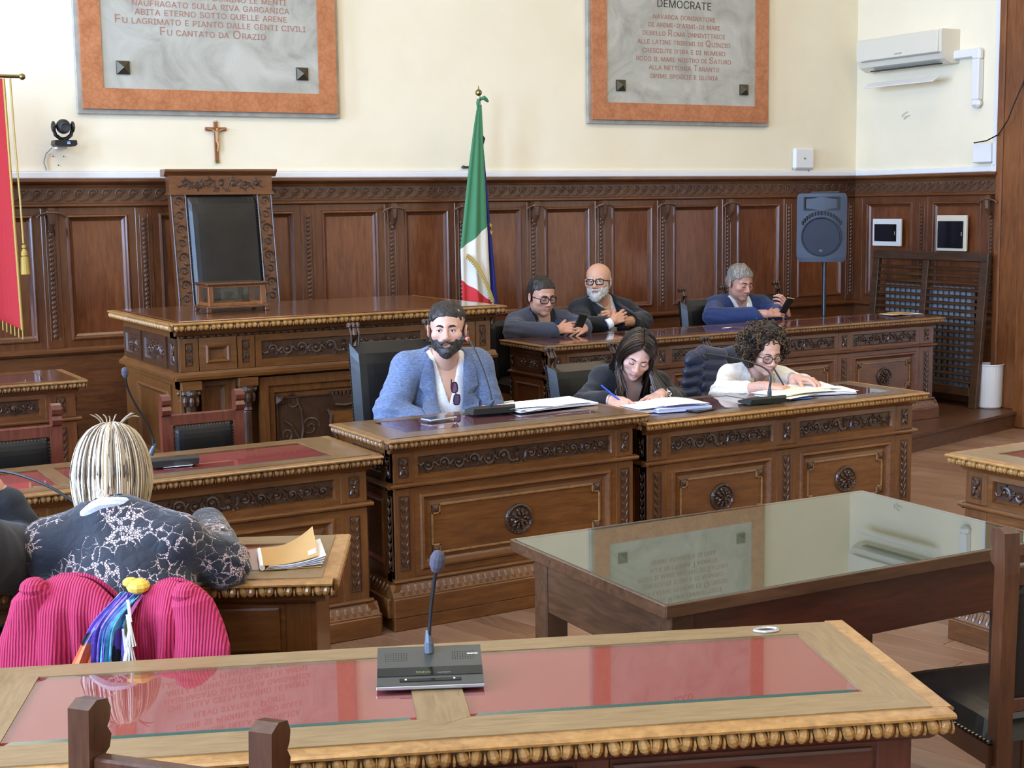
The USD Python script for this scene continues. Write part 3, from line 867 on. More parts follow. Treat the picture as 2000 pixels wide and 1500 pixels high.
ROW = 'carved benches of the front row'
W = 1.29
bench('carved_bench', 'tall carved walnut bench in front of the man in the blue jacket', W, .56, [(.138, W - .138)], [(.15, W - .15, .135, .47)], (2.40, 5.13, 0), board=.055, lip='lip_brown', group=ROW)
bench('carved_bench', 'long carved walnut bench of two panels in front of the two writing women', 1.79, .58, [(.16, .825), (.95, 1.625)], [(.12, .87, .12, .5), (.95, 1.68, .12, .5)], (3.725, 5.195, 0), group=ROW, lip='lip_gold', pitch=.042)
bench('carved_bench', 'long carved walnut bench at the left with two leather chairs behind it', 2.55, .58, [(.30, 1.24), (1.46, 2.39)], [(.25, 1.30, .10, .47), (1.36, 2.38, .10, .47)], (-.18, 5.13, 0), sides='lr', felt='felt_red', group=ROW)
bench('carved_bench', 'long dark carved bench on the dais before three seated men', 3.44, .55, [(.18, .857), (.977, 1.654), (1.774, 2.451), (2.571, 3.25)], [(.12, 1.66, .09, .46), (1.78, 3.32, .09, .46)], (4.53, 7.36, D1), lip='lip_brown', top='top_gloss', wood='dado', felt='felt_red_dark', group='benches on the dais', pitch=.05)
bench('carved_bench', 'dark carved bench on the dais cut by the left edge of the photograph', 2.4, .6, [(.18, 1.05), (1.3, 2.20)], [(.12, 2.24, .09, .5)], (-.66, 7.36, D1), lip='lip_brown', top='top_gloss', wood='dado', felt='felt_red_dark', group='benches on the dais')
bench('carved_bench', 'weathered carved bench turned sideways at the right edge, facing the empty table', 2.2, .62, [(.155, .98), (1.2, 2.05)], [(.12, 1.05, .14, .52), (1.15, 2.08, .14, .52)], (4.245, 3.88, 0), rot=-90, lip='lip_gold', top='top_oak', felt='felt_red', pitch=.05)


# ------------------------------------------------------------------ presiding bench
def presiding_bench():
    Wp, Dp, z0 = 1.97, 1.22, 0.0
    t = thing('presiding_bench', 'tall carved presiding bench with columns on the podium below the crucifix', 'bench', (2.13, 7.11, D2))
    yf = .085
    H = 1.17 - D2
    x0, x1 = .055, Wp - .055
    part(t, 'body', MB().box(x0 + .09, x1 - .09, yf + .10, yf + .15, 0, H - .03, 0), 'walnut_h')
    part(t, 'upper_case', MB().box(x0, x1, yf + .03, yf + .15, H - .29, H - .03, 0), 'walnut_h')
    part(t, 'side_board', MB().box(x0, x0 + .02, yf + .012, Dp - .06, 0, H - .03, .002), 'walnut_v')
    part(t, 'side_board', MB().box(x1 - .02, x1, yf + .012, Dp - .06, 0, H - .03, .002), 'walnut_v')
    part(t, 'plinth', MB().box(x0 - .02, x1 + .02, yf - .05, yf + .12, 0, .1, .005), 'walnut_h')
    part(t, 'waist_molding', MB().poly([(yf + .02, H - .318), (yf - .03, H - .312), (yf - .036, H - .296), (yf - .016, H - .284), (yf - .006, H - .27), (yf + .02, H - .268)], x0 - .03, x1 + .03, 'x'), 'walnut_h')
    part(t, 'waist_molding', MB().poly([(0, H - .318), (-.034, H - .312), (-.036, H - .296), (-.016, H - .284), (0, H - .27)], 0, Dp - .15, 'x', R=rotz(-PI / 2), t=(x0, Dp - .06, 0)), 'walnut_y')
    bead = MB(); n = 46
    for k in range(n):
        x = x0 + (k + .5) * (x1 - x0) / n
        bead.ball((x, yf - .008, H - .088), ((x1 - x0) / n * (.48 if k % 3 else .3), .007, .007), 6, 5)
    part(t, 'bead_molding', bead, 'carved_dark', smooth=60)
    part(t, 'cornice', MB().poly([(yf + .02, H - .082), (yf - .01, H - .078), (yf - .03, H - .062), (yf - .05, H - .05), (yf - .05, H - .02), (yf + .02, H - .02)], x0 - .02, x1 + .02, 'x'), 'walnut_h')
    xs = [.06, .155, .16, .365, .37, .465, .47, Wp - .47, Wp - .465, Wp - .37, Wp - .365, Wp - .16, Wp - .155, Wp - .06]
    kinds = ['pil', 'coffer', 'pil', 'frieze', 'pil', 'coffer', 'pil']
    for k, kd in enumerate(kinds):
        a, b = xs[2 * k], xs[2 * k + 1]; za, zb = H - .268, H - .095
        if kd == 'pil':
            part(t, 'pilaster', MB().frame(a, b, za, zb, [(0, yf + .01), (0, yf - .006), (.024, yf - .006), (.028, yf + .004)]), 'walnut_v', smooth=25)
            part(t, 'leaf_carving', MB().merge(drop_carving(.1, .036), t=((a + b) / 2, yf + .004, (za + zb) / 2)), 'carved_dark', smooth=60)
        elif kd == 'coffer':
            part(t, 'coffer', MB().frame(a, b, za, zb, [(0, yf + .01), (0, yf - .004), (.036, yf - .004), (.045, yf - .012), (.055, yf - .004), (.066, yf + .02), (.075, yf + .02)]), 'walnut_h', smooth=25)
        else:
            part(t, 'frieze_frame', MB().frame(a, b, za, zb, [(0, yf + .01), (0, yf - .004), (.034, yf - .004), (.04, yf + .008)], fill=False), 'walnut_h', smooth=25)
            part(t, 'carved_frieze', MB().frame(a + .038, b - .038, za + .038, zb - .038, [(0, yf + .009)]).merge(rinceau(b - a - .1, .085, .0065), t=((a + b) / 2, yf + .007, (za + zb) / 2)), 'carved_dark', smooth=60)
    zt = H - .318
    for xc in (.11, .42, Wp - .42, Wp - .11):
        part(t, 'capital_block', MB().box(xc - .055, xc + .055, yf - .02, yf + .10, zt - .05, zt, .003), 'walnut_h')
        cap = MB().lathe([(.03, zt - .185), (.036, zt - .18), (.032, zt - .165), (.036, zt - .12), (.052, zt - .075), (.05, zt - .05)], 14, t=(xc, yf + .035, 0))
        for a in np.arange(8) * PI / 4:
            cap.ball((xc + .044 * math.cos(a), yf + .035 + .044 * math.sin(a), zt - .11), (.014, .014, .03), 6, 5)
            cap.ball((xc + .055 * math.cos(a), yf + .035 + .055 * math.sin(a), zt - .068), (.013, .013, .013), 6, 5)
        part(t, 'capital', cap, 'carved_dark', smooth=60)
        part(t, 'column', MB().lathe([(.038, .1), (.038, .13), (.03, .15), (.028, .4), (.026, zt - .18)], 16, t=(xc, yf + .035, 0)), 'carved_dark')
    for a, b in ((.17, .36), (Wp - .36, Wp - .17)):
        part(t, 'recessed_panel', MB().frame(a, b, .12, zt - .01, [(0, yf + .02), (.01, yf + .06), (.03, yf + .06), (.04, yf + .085), (.06, yf + .095)]), 'walnut_v', smooth=25)
    a, b = .49, Wp - .49
    part(t, 'central_panel', MB().frame(a, b, .11, zt - .01, [(0, yf + .04), (0, yf + .01), (.05, yf + .01), (.06, yf + .03), (.09, yf + .03), (.10, yf + .045)], fill=True), 'walnut_v', smooth=25)
    cz = .30
    cr = MB().frame(a + .10, b - .10, .16, zt - .13, [(0, yf + .043), (.002, yf + .03), (.008, yf + .03), (.01, yf + .04)])
    cx = (a + b) / 2
    for s in (-1, 1):
        for (dx, dz, r, a0, sg) in ((.30, .13, .05, 0, 1), (.20, -.02, .06, PI, -1), (.34, -.05, .045, 0, -1)):
            cr.tube(spiral(cx + s * dx, cz + dz, r, a0 if s > 0 else PI - a0, 1.5, 24, sgn=sg * s) + [0, yf + .038, 0], np.linspace(.007, .004, 24), 5, flat=(0, 1, 0))
        st = [(cx + s * .26, yf + .038, cz - .14), (cx + s * .24, yf + .036, cz - .02), (cx + s * .25, yf + .036, cz + .08), (cx + s * .28, yf + .038, cz + .15)]
        cr.tube(st, [.008, .007, .006, .004], 5, flat=(0, 1, 0))
        cr.tube([(cx + s * .25, yf + .038, cz - .1), (cx + s * .31, yf + .036, cz), (cx + s * .35, yf + .036, cz + .03)], [.007, .006, .004], 5, flat=(0, 1, 0))
    part(t, 'carved_panel', cr, 'carved_dark', smooth=50)
    part(t, 'corner_block', MB().frame(a + .095, a + .14, zt - .165, zt - .12, [(0, yf + .04), (0, yf + .02), (.022, yf + .0)]).frame(b - .14, b - .095, zt - .165, zt - .12, [(0, yf + .04), (0, yf + .02), (.022, yf + .0)]), 'carved_dark', smooth=False)
    crown = MB()
    crown.poly([(cx - .055, cz + .10), (cx + .055, cz + .10), (cx + .075, cz + .155), (cx - .075, cz + .155)], yf + .012, yf + .042, 'y')
    for k in range(7):
        x = cx - .07 + k * .0233
        crown.box(x - .008, x + .008, yf + .008, yf + .042, cz + .152, cz + .172, .002)
    crown.tube([(cx - .06, yf + .012, cz + .10), (cx, yf + .004, cz + .093), (cx + .06, yf + .012, cz + .10)], .007, 6)
    part(t, 'mural_crown', crown, 'carved_dark')
    sh = MB().poly([(cx - .085, cz + .07), (cx - .06, cz + .06), (cx + .06, cz + .06), (cx + .085, cz + .07), (cx + .07, cz - .02), (cx + .035, cz - .1), (cx, cz - .12), (cx - .035, cz - .1), (cx - .07, cz - .02)], yf + .014, yf + .044, 'y')
    part(t, 'shield', sh, 'walnut_h')
    part(t, 'shield_scrolls', MB().tube([(cx - .1, yf + .02, cz + .075), (cx - .085, yf + .012, cz + .04), (cx - .09, yf + .012, cz - .02), (cx - .06, yf + .012, cz - .09), (cx - .09, yf + .02, cz - .12)], .009, 6).tube([(cx + .1, yf + .02, cz + .075), (cx + .085, yf + .012, cz + .04), (cx + .09, yf + .012, cz - .02), (cx + .06, yf + .012, cz - .09), (cx + .09, yf + .02, cz - .12)], .009, 6), 'carved_dark')
    # side: carved frieze blocks and panel
    R, off = rotz(-PI / 2), np.array([x0, Dp - .06, 0]); n = Dp - .06 - yf

    def side(mesh):
        q = mesh.arrays(); return q[0] @ R.T + off, q[1]
    for a, b in ((.06, .40), (.44, .88), (.92, n - .02)):
        part(t, 'side_frieze', side(MB().frame(a, b, H - .265, H - .095, [(0, 0), (0, -.012), (.03, -.012), (.036, -.002)]).merge(rinceau(b - a - .12, .08, vase=False) if b - a > .3 else drop_carving(.1, .05), t=((a + b) / 2, -.003, H - .18))), 'carved_dark', smooth=50)
    part(t, 'side_panel', side(MB().frame(.25, n - .15, .1, zt - .03, [(0, 0), (0, -.012), (.04, -.012), (.05, -.02), (.07, -.004)])), 'walnut_v', smooth=25)
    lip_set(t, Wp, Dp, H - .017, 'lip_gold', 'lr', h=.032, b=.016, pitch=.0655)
    part(t, 'top_slab', MB().box(.004, Wp - .004, .004, Dp - .004, H - .03, H - .009, .004), 'top_gloss_h')
    part(t, 'top_board', MB().box(.045, Wp - .045, .045, Dp - .03, H - .0095, H, .003), 'top_gloss_h')


presiding_bench()


# ------------------------------------------------------------------ writing benches seen from the seat side
def cup_pull(c, w=.11):
    m = MB()
    th = np.linspace(0, PI, 13); ph = np.linspace(0, PI * .5, 6)
    P = np.array([[(c[0] + w / 2 * math.cos(a) * (1 - .15 * (1 - math.cos(b)) * 0), c[1] - .028 * math.sin(b) * math.sin(a) ** .5 - .002, c[2] + w * .40 * math.sin(a) * math.cos(b)) for b in ph] for a in th])
    m.grid(P)
    m.tube([(c[0] + w * .56 * math.cos(a), c[1] - .003, c[2] + w * .47 * math.sin(a)) for a in th], .0055, 6)
    m.box(c[0] - w * .56, c[0] + w * .56, c[1] - .008, c[1], c[2] - .006, c[2] + .003, .002)
    return m


def writing_bench(name, label, W, D, rects, loc, rot, drawers, legs, wood, lip_sides='lr', felt='felt_red', h=.030, b=.016, pitch=.052, pane='glass_top', group=None, z=.752, inset=.05):
    t = thing(name, label, 'bench', loc, rot, group)
    part(t, 'under_molding', MB().poly([(.0 + .01, z - .04), (.028, z - .062), (.05, z - .075), (.08, z - .075), (.08, z - .03), (.01, z - .03)], .02, W - .02, 'x'), wood + '_h')
    part(t, 'apron', MB().box(inset, W - inset, .07, .09, z - .235, z - .072, .002), wood + '_h')
    for (a, c) in drawers:
        d = part(t, 'drawer', MB().frame(a, c, z - .215, z - .092, [(0, .07), (0, .062), (.006, .060), (.010, .060)]), wood + '_h', smooth=False)
        part(d, 'cup_pull', cup_pull(((a + c) / 2, .058, z - .168)), 'pull_metal')
    for x in legs:
        part(t, 'leg', MB().box(x - .035, x + .035, .065, .135, 0, z - .072, .004), wood + '_v')
    part(t, 'side_board', MB().box(inset, inset + .025, .09, D - .05, .0, z - .06, .003), wood + '_v')
    part(t, 'side_board', MB().box(W - inset - .025, W - inset, .09, D - .05, .0, z - .06, .003), wood + '_v')
    part(t, 'front_board', MB().box(inset, W - inset, D - .075, D - .05, .0, z - .05, .003), wood + '_h')
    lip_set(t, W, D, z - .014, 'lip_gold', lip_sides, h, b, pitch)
    top_with_inlay(t, W, D, z, rects, 'top_oak', felt, pane=pane)
    return t


# foreground bench: local x along its near edge (left to right), y away from the viewer
writing_bench('writing_bench', 'oak topped writing bench with two red glass inlays in the foreground', 1.965, .62, [(.135, .924, .13, .53), (1.029, 1.837, .13, .53)], (.264, 2.625, 0), -22.4,
              [(.12, .62), (.70, 1.22), (1.30, 1.83)], (.09, .66, 1.26, 1.875), 'mahogany', h=.034, b=.018, pitch=.058)
writing_bench('writing_bench', 'oak topped writing bench that the blonde woman in black lace leans on', 1.75, .54, [(.15, .80, .11, .43), (.93, 1.62, .11, .43)], (-.113, 4.264, 0), -27.5,
              [(.10, .56), (.62, 1.13), (1.19, 1.60)], (.09, .59, 1.16, 1.65), 'walnut', h=.03, b=.016, pitch=.05)


# ------------------------------------------------------------------ plain table with a green glass top
def glass_table():
    W, D, z = 1.335, .80, .78
    t = thing('table', 'plain dark wooden table with a green glass top in the middle of the floor', 'table', (1.986, 2.688, 0), -2.3)
    part(t, 'top_board', MB().box(0, W, 0, D, z - .030, z - .006, .005), 'table_wood')
    ed = MB()
    for q in ((0, W, -.003, .006), (0, W, D - .006, D + .003)):
        ed.box(*q, z - .034, z + .0, .002)
    for q in ((-.003, .006, 0, D), (W - .006, W + .003, 0, D)):
        ed.box(*q, z - .034, z + .0, .002)
    part(t, 'edge_molding', ed, 'table_wood')
    part(t, 'felt_inlay', MB().box(.008, W - .008, .008, D - .008, z - .006, z - .0045, 0), 'felt_green', smooth=False)
    part(t, 'glass_pane', MB().add([(.007, .007, z + .0012), (W - .007, .007, z + .0012), (W - .007, D - .007, z + .0012), (.007, D - .007, z + .0012)], [[0, 1, 2], [0, 2, 3]]), 'glass_green', smooth=False)
    part(t, 'apron', MB().box(.07, W - .07, .055, .08, z - .20, z - .034, .003), 'mahogany_h')
    part(t, 'apron', MB().box(.07, W - .07, D - .08, D - .055, z - .20, z - .034, .003), 'table_wood')
    part(t, 'apron', MB().box(.055, .08, .07, D - .07, z - .20, z - .034, .003), 'table_wood_y')
    part(t, 'apron', MB().box(W - .08, W - .055, .07, D - .07, z - .20, z - .034, .003), 'table_wood_y')
    for x in (.085, W - .085):
        for y in (.085, D - .085):
            part(t, 'leg', MB().box(x - .036, x + .036, y - .036, y + .036, 0, z - .034, .004), 'table_wood')
    return t


glass_table()
# ------------------------------------------------------------------ chairs
def pillow(x0, x1, z0, z1, y, bulge, n=14):
    """padded panel in the xz plane facing +y"""
    u = np.linspace(-1, 1, n)
    U, V = np.meshgrid(u, u)
    B = bulge * ((1 - U ** 4) * (1 - V ** 4)) ** .45
    P = np.stack([(x0 + x1) / 2 + U * (x1 - x0) / 2, y + B, (z0 + z1) / 2 + V * (z1 - z0) / 2], -1)
    return MB().grid(P, flip=False)


def studs(pts, r=.0055):
    m = MB()
    for p in pts:
        m.ball(p, r, 6, 4)
    return m


def line_pts(a, b, step):
    a, b = np.array(a), np.array(b); n = max(2, int(np.linalg.norm(b - a) / step) + 1)
    return [a + (b - a) * t for t in np.linspace(0, 1, n)]


def row_chair(name, label, loc, rot, wood='chair_red', group=None, top=.95):
    """small council chair, sitter looks along +y; scroll-notched post tops"""
    t = thing(name, label, 'chair', loc, rot, group)
    for s in (-1, 1):
        x = s * .165
        prof = [(-.226, .0), (-.186, .0), (-.178, .44), (-.186, top - .09), (-.172, top - .082), (-.166, top - .062), (-.176, top - .046), (-.168, top - .036), (-.164, top - .018), (-.172, top), (-.2, top + .006), (-.222, top - .004), (-.228, top - .1), (-.216, .44)]
        part(t, 'back_post', MB().poly(prof, x - .02, x + .02, 'x'), wood)
        part(t, 'front_leg', MB().box(s * .20 - .02, s * .20 + .02, .2, .24, 0, .43, .004), wood)
        part(t, 'side_rail', MB().poly([(-.2, .40), (.22, .40), (.22, .45), (-.2, .45)], s * .185 - .012, s * .185 + .012, 'x'), wood)
        part(t, 'stretcher', MB().poly([(-.2, .14), (.22, .14), (.22, .17), (-.2, .17)], s * .183 - .008, s * .183 + .008, 'x'), wood)
    part(t, 'front_rail', MB().box(-.19, .19, .205, .235, .39, .45, .003), wood)
    part(t, 'top_rail', MB().box(-.148, .148, -.218, -.188, top - .135, top - .085, .004), wood)
    part(t, 'lower_rail', MB().box(-.148, .148, -.212, -.184, .53, .565, .003), wood)
    part(t, 'back_frame', MB().frame(-.15, .15, .56, top - .13, [(0, .19), (.0, .186), (.014, .186), (.016, .195)], fill=False, ) if False else MB().box(-.15, -.134, -.208, -.184, .56, top - .13, .002).box(.134, .15, -.208, -.184, .56, top - .13, .002), wood)
    back = pillow(-.136, .136, .563, top - .134, -.192, .024)
    q = pillow(-.136, .136, .563, top - .134, .206, .012).arrays()
    back.add(q[0] * [1, -1, 1], q[1][:, ::-1])
    part(t, 'backrest', back, 'leather')
    z0, z1 = .57, top - .14
    ring = line_pts((-.13, -.188, z0), (-.13, -.188, z1), .0135) + line_pts((.13, -.188, z0), (.13, -.188, z1), .0135) + line_pts((-.13, -.188, z1), (.13, -.188, z1), .0135)
    part(t, 'nail_heads', studs(ring), 'stud_metal', smooth=True, kind='stuff')
    # seat cushion
    u = np.linspace(-1, 1, 15); U, V = np.meshgrid(u, u)
    P = np.stack([U * (.205 + .012 * V), .02 + V * .222, .455 + .052 * ((1 - U ** 6) * (1 - V ** 6)) ** .4], -1)
    part(t, 'seat', MB().grid(P), 'leather')
    sp = line_pts((-.195, -.195, .458), (-.217, .238, .458), .014) + line_pts((.195, -.195, .458), (.217, .238, .458), .014) + line_pts((-.215, .242, .458), (.215, .242, .458), .014)
    part(t, 'nail_heads', studs(sp), 'stud_metal', smooth=True, kind='stuff')
    return t


row_chair('leather_chair', 'small red-wood chair with studded leather back left of the presiding bench columns', (1.905, 5.775, 0), 180, group='leather chairs behind the left bench')
row_chair('leather_chair', 'small red-wood chair with studded leather back at the left edge, behind the blonde woman', (1.115, 5.775, 0), 180, group='leather chairs behind the left bench')
row_chair('leather_chair', 'dark wooden chair seen from behind at the bottom left corner', (.61 + .2 * .77, 2.12 + .2 * .64, 0), -50, wood='chair_wood', top=.962)
row_chair('leather_chair', 'wooden chair with a wide black leather seat at the right edge', (2.79 + .05, 2.17 + .2, 0), -15, wood='chair_wood', top=.975)


def scroll_finial(s, x, y, z):
    m = MB()
    m.tube([(x, y + .012, z), (x, y + .02, z + .05), (x - s * .004, y - .004, z + .085), (x - s * .0, y - .03, z + .098)], [.017, .016, .013, .012], 8)
    m.tube([(x - .018, y + .02, z), (x - .02, y + .026, z + .055), (x - .02, y - .0, z + .09)], .006, 6)
    m.tube([(x + .018, y + .02, z), (x + .02, y + .026, z + .055), (x + .02, y - .0, z + .09)], .006, 6)
    for k in (-1, 0, 1):
        m.ball((x + k * .022, y - .005, z + .095), (.013, .02, .017), 8, 6)
    return m


def armchair(name, label, loc, rot, w=.46, top=1.08, lean=.10, group=None):
    """big chair wholly wrapped in dark leather, carved scrolls on its two upper corners"""
    t = thing(name, label, 'chair', loc, rot, group)
    n = 14
    u = np.linspace(-1, 1, n); v = np.linspace(0, 1, n); U, V = np.meshgrid(u, v)
    z = .42 + (top - .42) * V
    yb = -.25 - lean * (V - .1)
    pad = ((1 - U ** 6)) ** .5 * ((1 - np.abs(2 * V - 1) ** 6)) ** .35
    F = np.stack([U * w / 2, yb + .012 + .045 * pad, z], -1)
    B = np.stack([U * w / 2, yb - .012 - .022 * pad, z], -1)
    back = MB().grid(F).grid(B, flip=True)
    for c in (0, -1):
        E = np.stack([F[:, c], B[:, c]], 1); back.grid(E, flip=(c != 0)); E2 = np.stack([F[c], B[c]], 1); back.grid(E2, flip=(c == 0))
    part(t, 'backrest', back, 'leather')
    for s in (-1, 1):
        part(t, 'scroll_finial', scroll_finial(s, s * (w / 2 - .028), -.25 - lean * .9, top - .012), 'carved_dark')
        part(t, 'leg', MB().box(s * (w / 2 - .03) - .02, s * (w / 2 - .03) + .02, -.26, -.22, 0, .44, .004), 'chair_wood')
        part(t, 'leg', MB().box(s * (w / 2 - .03) - .02, s * (w / 2 - .03) + .02, .2, .24, 0, .40, .004), 'chair_wood')
    nm = [p for s in (-1, 1) for p in line_pts((s * (w / 2 + .001), -.25 + .1 * lean, .46), (s * (w / 2 + .001), -.25 - lean * .85, top - .03), .016)]
    part(t, 'nail_heads', studs(nm, .004), 'brass_dull', smooth=True, kind='stuff')
    u = np.linspace(-1, 1, 13); U, V = np.meshgrid(u, u)
    P = np.stack([U * w / 2, .01 + V * .235, .42 + .05 * ((1 - U ** 6) * (1 - V ** 6)) ** .4], -1)
    part(t, 'seat', MB().grid(P).box(-w / 2 + .005, w / 2 - .005, -.22, .24, .36, .425, .006), 'leather')
    return t


ARM = 'leather armchairs with carved scrolls'
armchair('armchair', 'tall dark leather armchair behind the man in the blue jacket', (2.965, 6.0, 0), 174, w=.45, top=1.085, group=ARM)
armchair('armchair', 'dark leather armchair behind the woman with long dark hair', (4.165, 6.06, 0), 180, w=.46, top=.89, group=ARM)
armchair('armchair', 'dark leather armchair hung with coats behind the curly haired woman', (5.20, 6.08, 0), 178, w=.42, top=.88, group=ARM)
armchair('armchair', 'dark leather armchair behind the seated man in black rimmed glasses', (4.90, 8.05, D1), 180, w=.46, top=.83, lean=.06, group=ARM)
armchair('armchair', 'dark leather armchair left behind the grey haired man in the navy suit', (6.57, 8.12, D1), 180, w=.44, top=.885, lean=.06, group=ARM)
armchair('armchair', 'dark leather armchair right of the grey haired man, empty', (7.10, 8.12, D1), 180, w=.42, top=.90, lean=.06, group=ARM)
armchair('armchair', 'dark leather armchair only just seen at the left edge above the dais bench', (.99, 8.1, D1), 180, w=.5, top=.86, lean=.06, group=ARM)


def throne():
    t = thing('throne', 'high-backed carved throne with black leather back below the crucifix', 'throne', (2.995, 8.32, D2), 180)
    # local: sitter looks along +y, back at -y ; base z = podium
    zt, w = 1.735, .68
    lean = .13

    def yb(z):
        return -.36 - lean * (z - .6)
    for s in (-1, 1):
        x = s * (w / 2 - .055)
        q = []
        for z in (.45, 1.6):
            q.append([(x - .052, yb(z), z), (x + .052, yb(z), z), (x + .052, yb(z) - .05, z), (x - .052, yb(z) - .05, z)])
        P = np.array(q).transpose(1, 0, 2)
        part(t, 'back_post', MB().grid(P, close_u=True, flip=True), 'dado_v', smooth=False)
        cv = MB()
        for e in (-.046, .046):
            cv.tube([(x + e, yb(.62) + .004, .62), (x + e, yb(1.59) + .004, 1.59)], .006, 6)
        for k in range(11):
            z = .66 + k * .087
            cv.tube(spiral(x, z, .034, 0 if k % 2 else PI, 1.2, 14, sgn=1 if k % 2 else -1) + [0, yb(z) + .004, 0], np.linspace(.006, .003, 14), 5, flat=(0, 1, 0))
            cv.ball((x + .02 * (-1) ** k, yb(z) + .006, z + .045), (.016, .006, .007), 6, 4, R=roty(.6 * (-1) ** k))
        part(t, 'carved_strip', cv, 'carved_dark', smooth=60)
        part(t, 'front_leg', MB().lathe([(.03, 0), (.03, .05), (.022, .1), (.032, .3), (.032, .42)], 12, t=(s * .3, .2, 0)), 'carved_dark')
        part(t, 'rear_leg', MB().box(s * .28 - .03, s * .28 + .03, -.36, -.30, 0, .5, .004), 'dado_v')
        arm = MB().tube([(s * .33, -.34, .86), (s * .35, -.15, .83), (s * .36, .1, .80), (s * .365, .2, .80), (s * .365, .245, .77)], [.03, .034, .036, .04, .032], 10)
        arm.tube([(s * .36, .2, .80), (s * .35, .2, .6), (s * .31, .2, .4)], [.03, .025, .03], 10)
        for k in range(5):
            arm.ball((s * .365 + (k - 2) * .018, .22, .80 + .015 * (1 - abs(k - 2) / 2)), (.012, .03, .03), 7, 5)
        part(t, 'armrest', arm, 'carved_dark')
        part(t, 'arm_pad', MB().ball((s * .355, -.08, .845), (.045, .17, .024), 10, 7), 'leather')
    part(t, 'crest_board', MB().poly([(yb(1.62) - .055, 1.585), (yb(1.62) + .012, 1.585), (yb(1.62) + .012, 1.695), (yb(1.7) - .055, 1.695)], -w / 2, w / 2, 'x'), 'dado_h')
    part(t, 'crest_molding', MB().poly([(yb(1.7) - .06, 1.69), (yb(1.7) + .014, 1.69), (yb(1.7) + .022, 1.70), (yb(1.7) + .045, 1.722), (yb(1.7) + .045, zt), (yb(1.7) - .06, zt)], -w / 2 - .03, w / 2 + .03, 'x').poly([(yb(1.6) - .05, 1.575), (yb(1.6) + .02, 1.575), (yb(1.6) + .02, 1.59), (yb(1.6) - .05, 1.59)], -w / 2 - .01, w / 2 + .01, 'x'), 'dado_h')
    ca = rinceau(w - .12, .085, .0065).arrays()
    part(t, 'carved_crest', ((ca[0] * [1, -1, 1]) + [0, yb(1.64) + .014, 1.642], ca[1][:, ::-1]), 'carved_dark', smooth=60)
    m = MB()
    u = np.linspace(-1, 1, 18); v = np.linspace(0, 1, 18); U, V = np.meshgrid(u, v)
    z = .60 + .975 * V
    P = np.stack([U * (w / 2 - .105), yb(z) - .004 + .05 * ((1 - U ** 4) * (1 - (2 * V - 1) ** 6)) ** .5, z], -1)
    part(t, 'backrest', m.grid(P), 'leather')
    nm = [p for s in (-1, 1) for p in line_pts((s * (w / 2 - .108), yb(.62) + .004, .62), (s * (w / 2 - .108), yb(1.56) + .004, 1.56), .016)]
    part(t, 'nail_heads', studs(nm, .004), 'stud_metal', smooth=True, kind='stuff')
    part(t, 'seat', MB().box(-.31, .31, -.36, .24, .42, .52, .02), 'leather')
    part(t, 'lower_rail', MB().box(-.29, .29, -.40, -.36, .52, .6, .004), 'carved_dark')


throne()
# ------------------------------------------------------------------ things on the walls
def lettering(parent, lines, x0, z0, y, mat, scale=1.0):
    """small-capital lines: (centre x, baseline z, height, text); capitals after '^' are taller"""
    for cx, z, h, txt, mt in lines:
        words, m, x = txt.split(' '), MB(), 0.0
        for w in words:
            big = w.startswith('^')
            s = w.lstrip('^')
            parts = [(s[:1], h * 1.45), (s[1:], h)] if big else [(s, h)]
            for k, (q, hh) in enumerate(parts):
                if not q:
                    continue
                tm = meshkit.text_mesh(q, hh, depth=.0012)
                v = np.array(tm.vertices)
                wd = v[:, 0].max()
                m.add(np.c_[v[:, 0] * 1.08 + x, -v[:, 2], v[:, 1]], tm.faces[:, ::-1] if False else tm.faces)
                x += wd * 1.08 + hh * .16
            x += h * .5
        v, f = m.arrays(); v[:, 0] += cx - (x - h * .5) / 2; v[:, 2] += z; v[:, 1] += y
        part(parent, 'inscription', (v, f), mt, smooth=False)


def tablet(label, x0, x1, z0, z1, lines):
    t = thing('marble_tablet', label, 'wall tablet', group='marble tablets on the back wall')
    y = 9.158
    part(t, 'backing', MB().box(x0, x1, y - .03, y, z0, z1, .003), 'marble_edge')
    a, f = .03, .16
    yo = y - .055
    for nm, q in (('frame_bottom', [(x0 + a, z0 + a), (x1 - a, z0 + a), (x1 - f, z0 + f), (x0 + f, z0 + f)]), ('frame_top', [(x0 + a, z1 - a), (x1 - a, z1 - a), (x1 - f, z1 - f), (x0 + f, z1 - f)]),
                  ('frame_side', [(x0 + a, z0 + a), (x0 + f, z0 + f), (x0 + f, z1 - f), (x0 + a, z1 - a)]), ('frame_side', [(x1 - a, z0 + a), (x1 - f, z0 + f), (x1 - f, z1 - f), (x1 - a, z1 - a)])):
        part(t, nm.replace('frame_bottom', 'frame_slab').replace('frame_top', 'frame_slab').replace('frame_side', 'frame_slab'), MB().poly(q, yo, y - .03, 'y'), 'marble_orange', smooth=False)
    part(t, 'slab', MB().box(x0 + f - .002, x1 - f + .002, y - .044, y - .03, z0 + f - .002, z1 - f + .002, .001), 'marble_grey')
    for x in (x0 + .29, x1 - .28):
        for z in (z0 + .29, z1 - .29):
            part(t, 'stud', MB().frame(x - .042, x + .042, z - .042, z + .042, [(0, y - .044), (0, y - .056), (.004, y - .058), (.041, y - .084)]), 'bronze', smooth=False)
    lettering(t, lines, 0, 0, y - .0445, 'text_red')


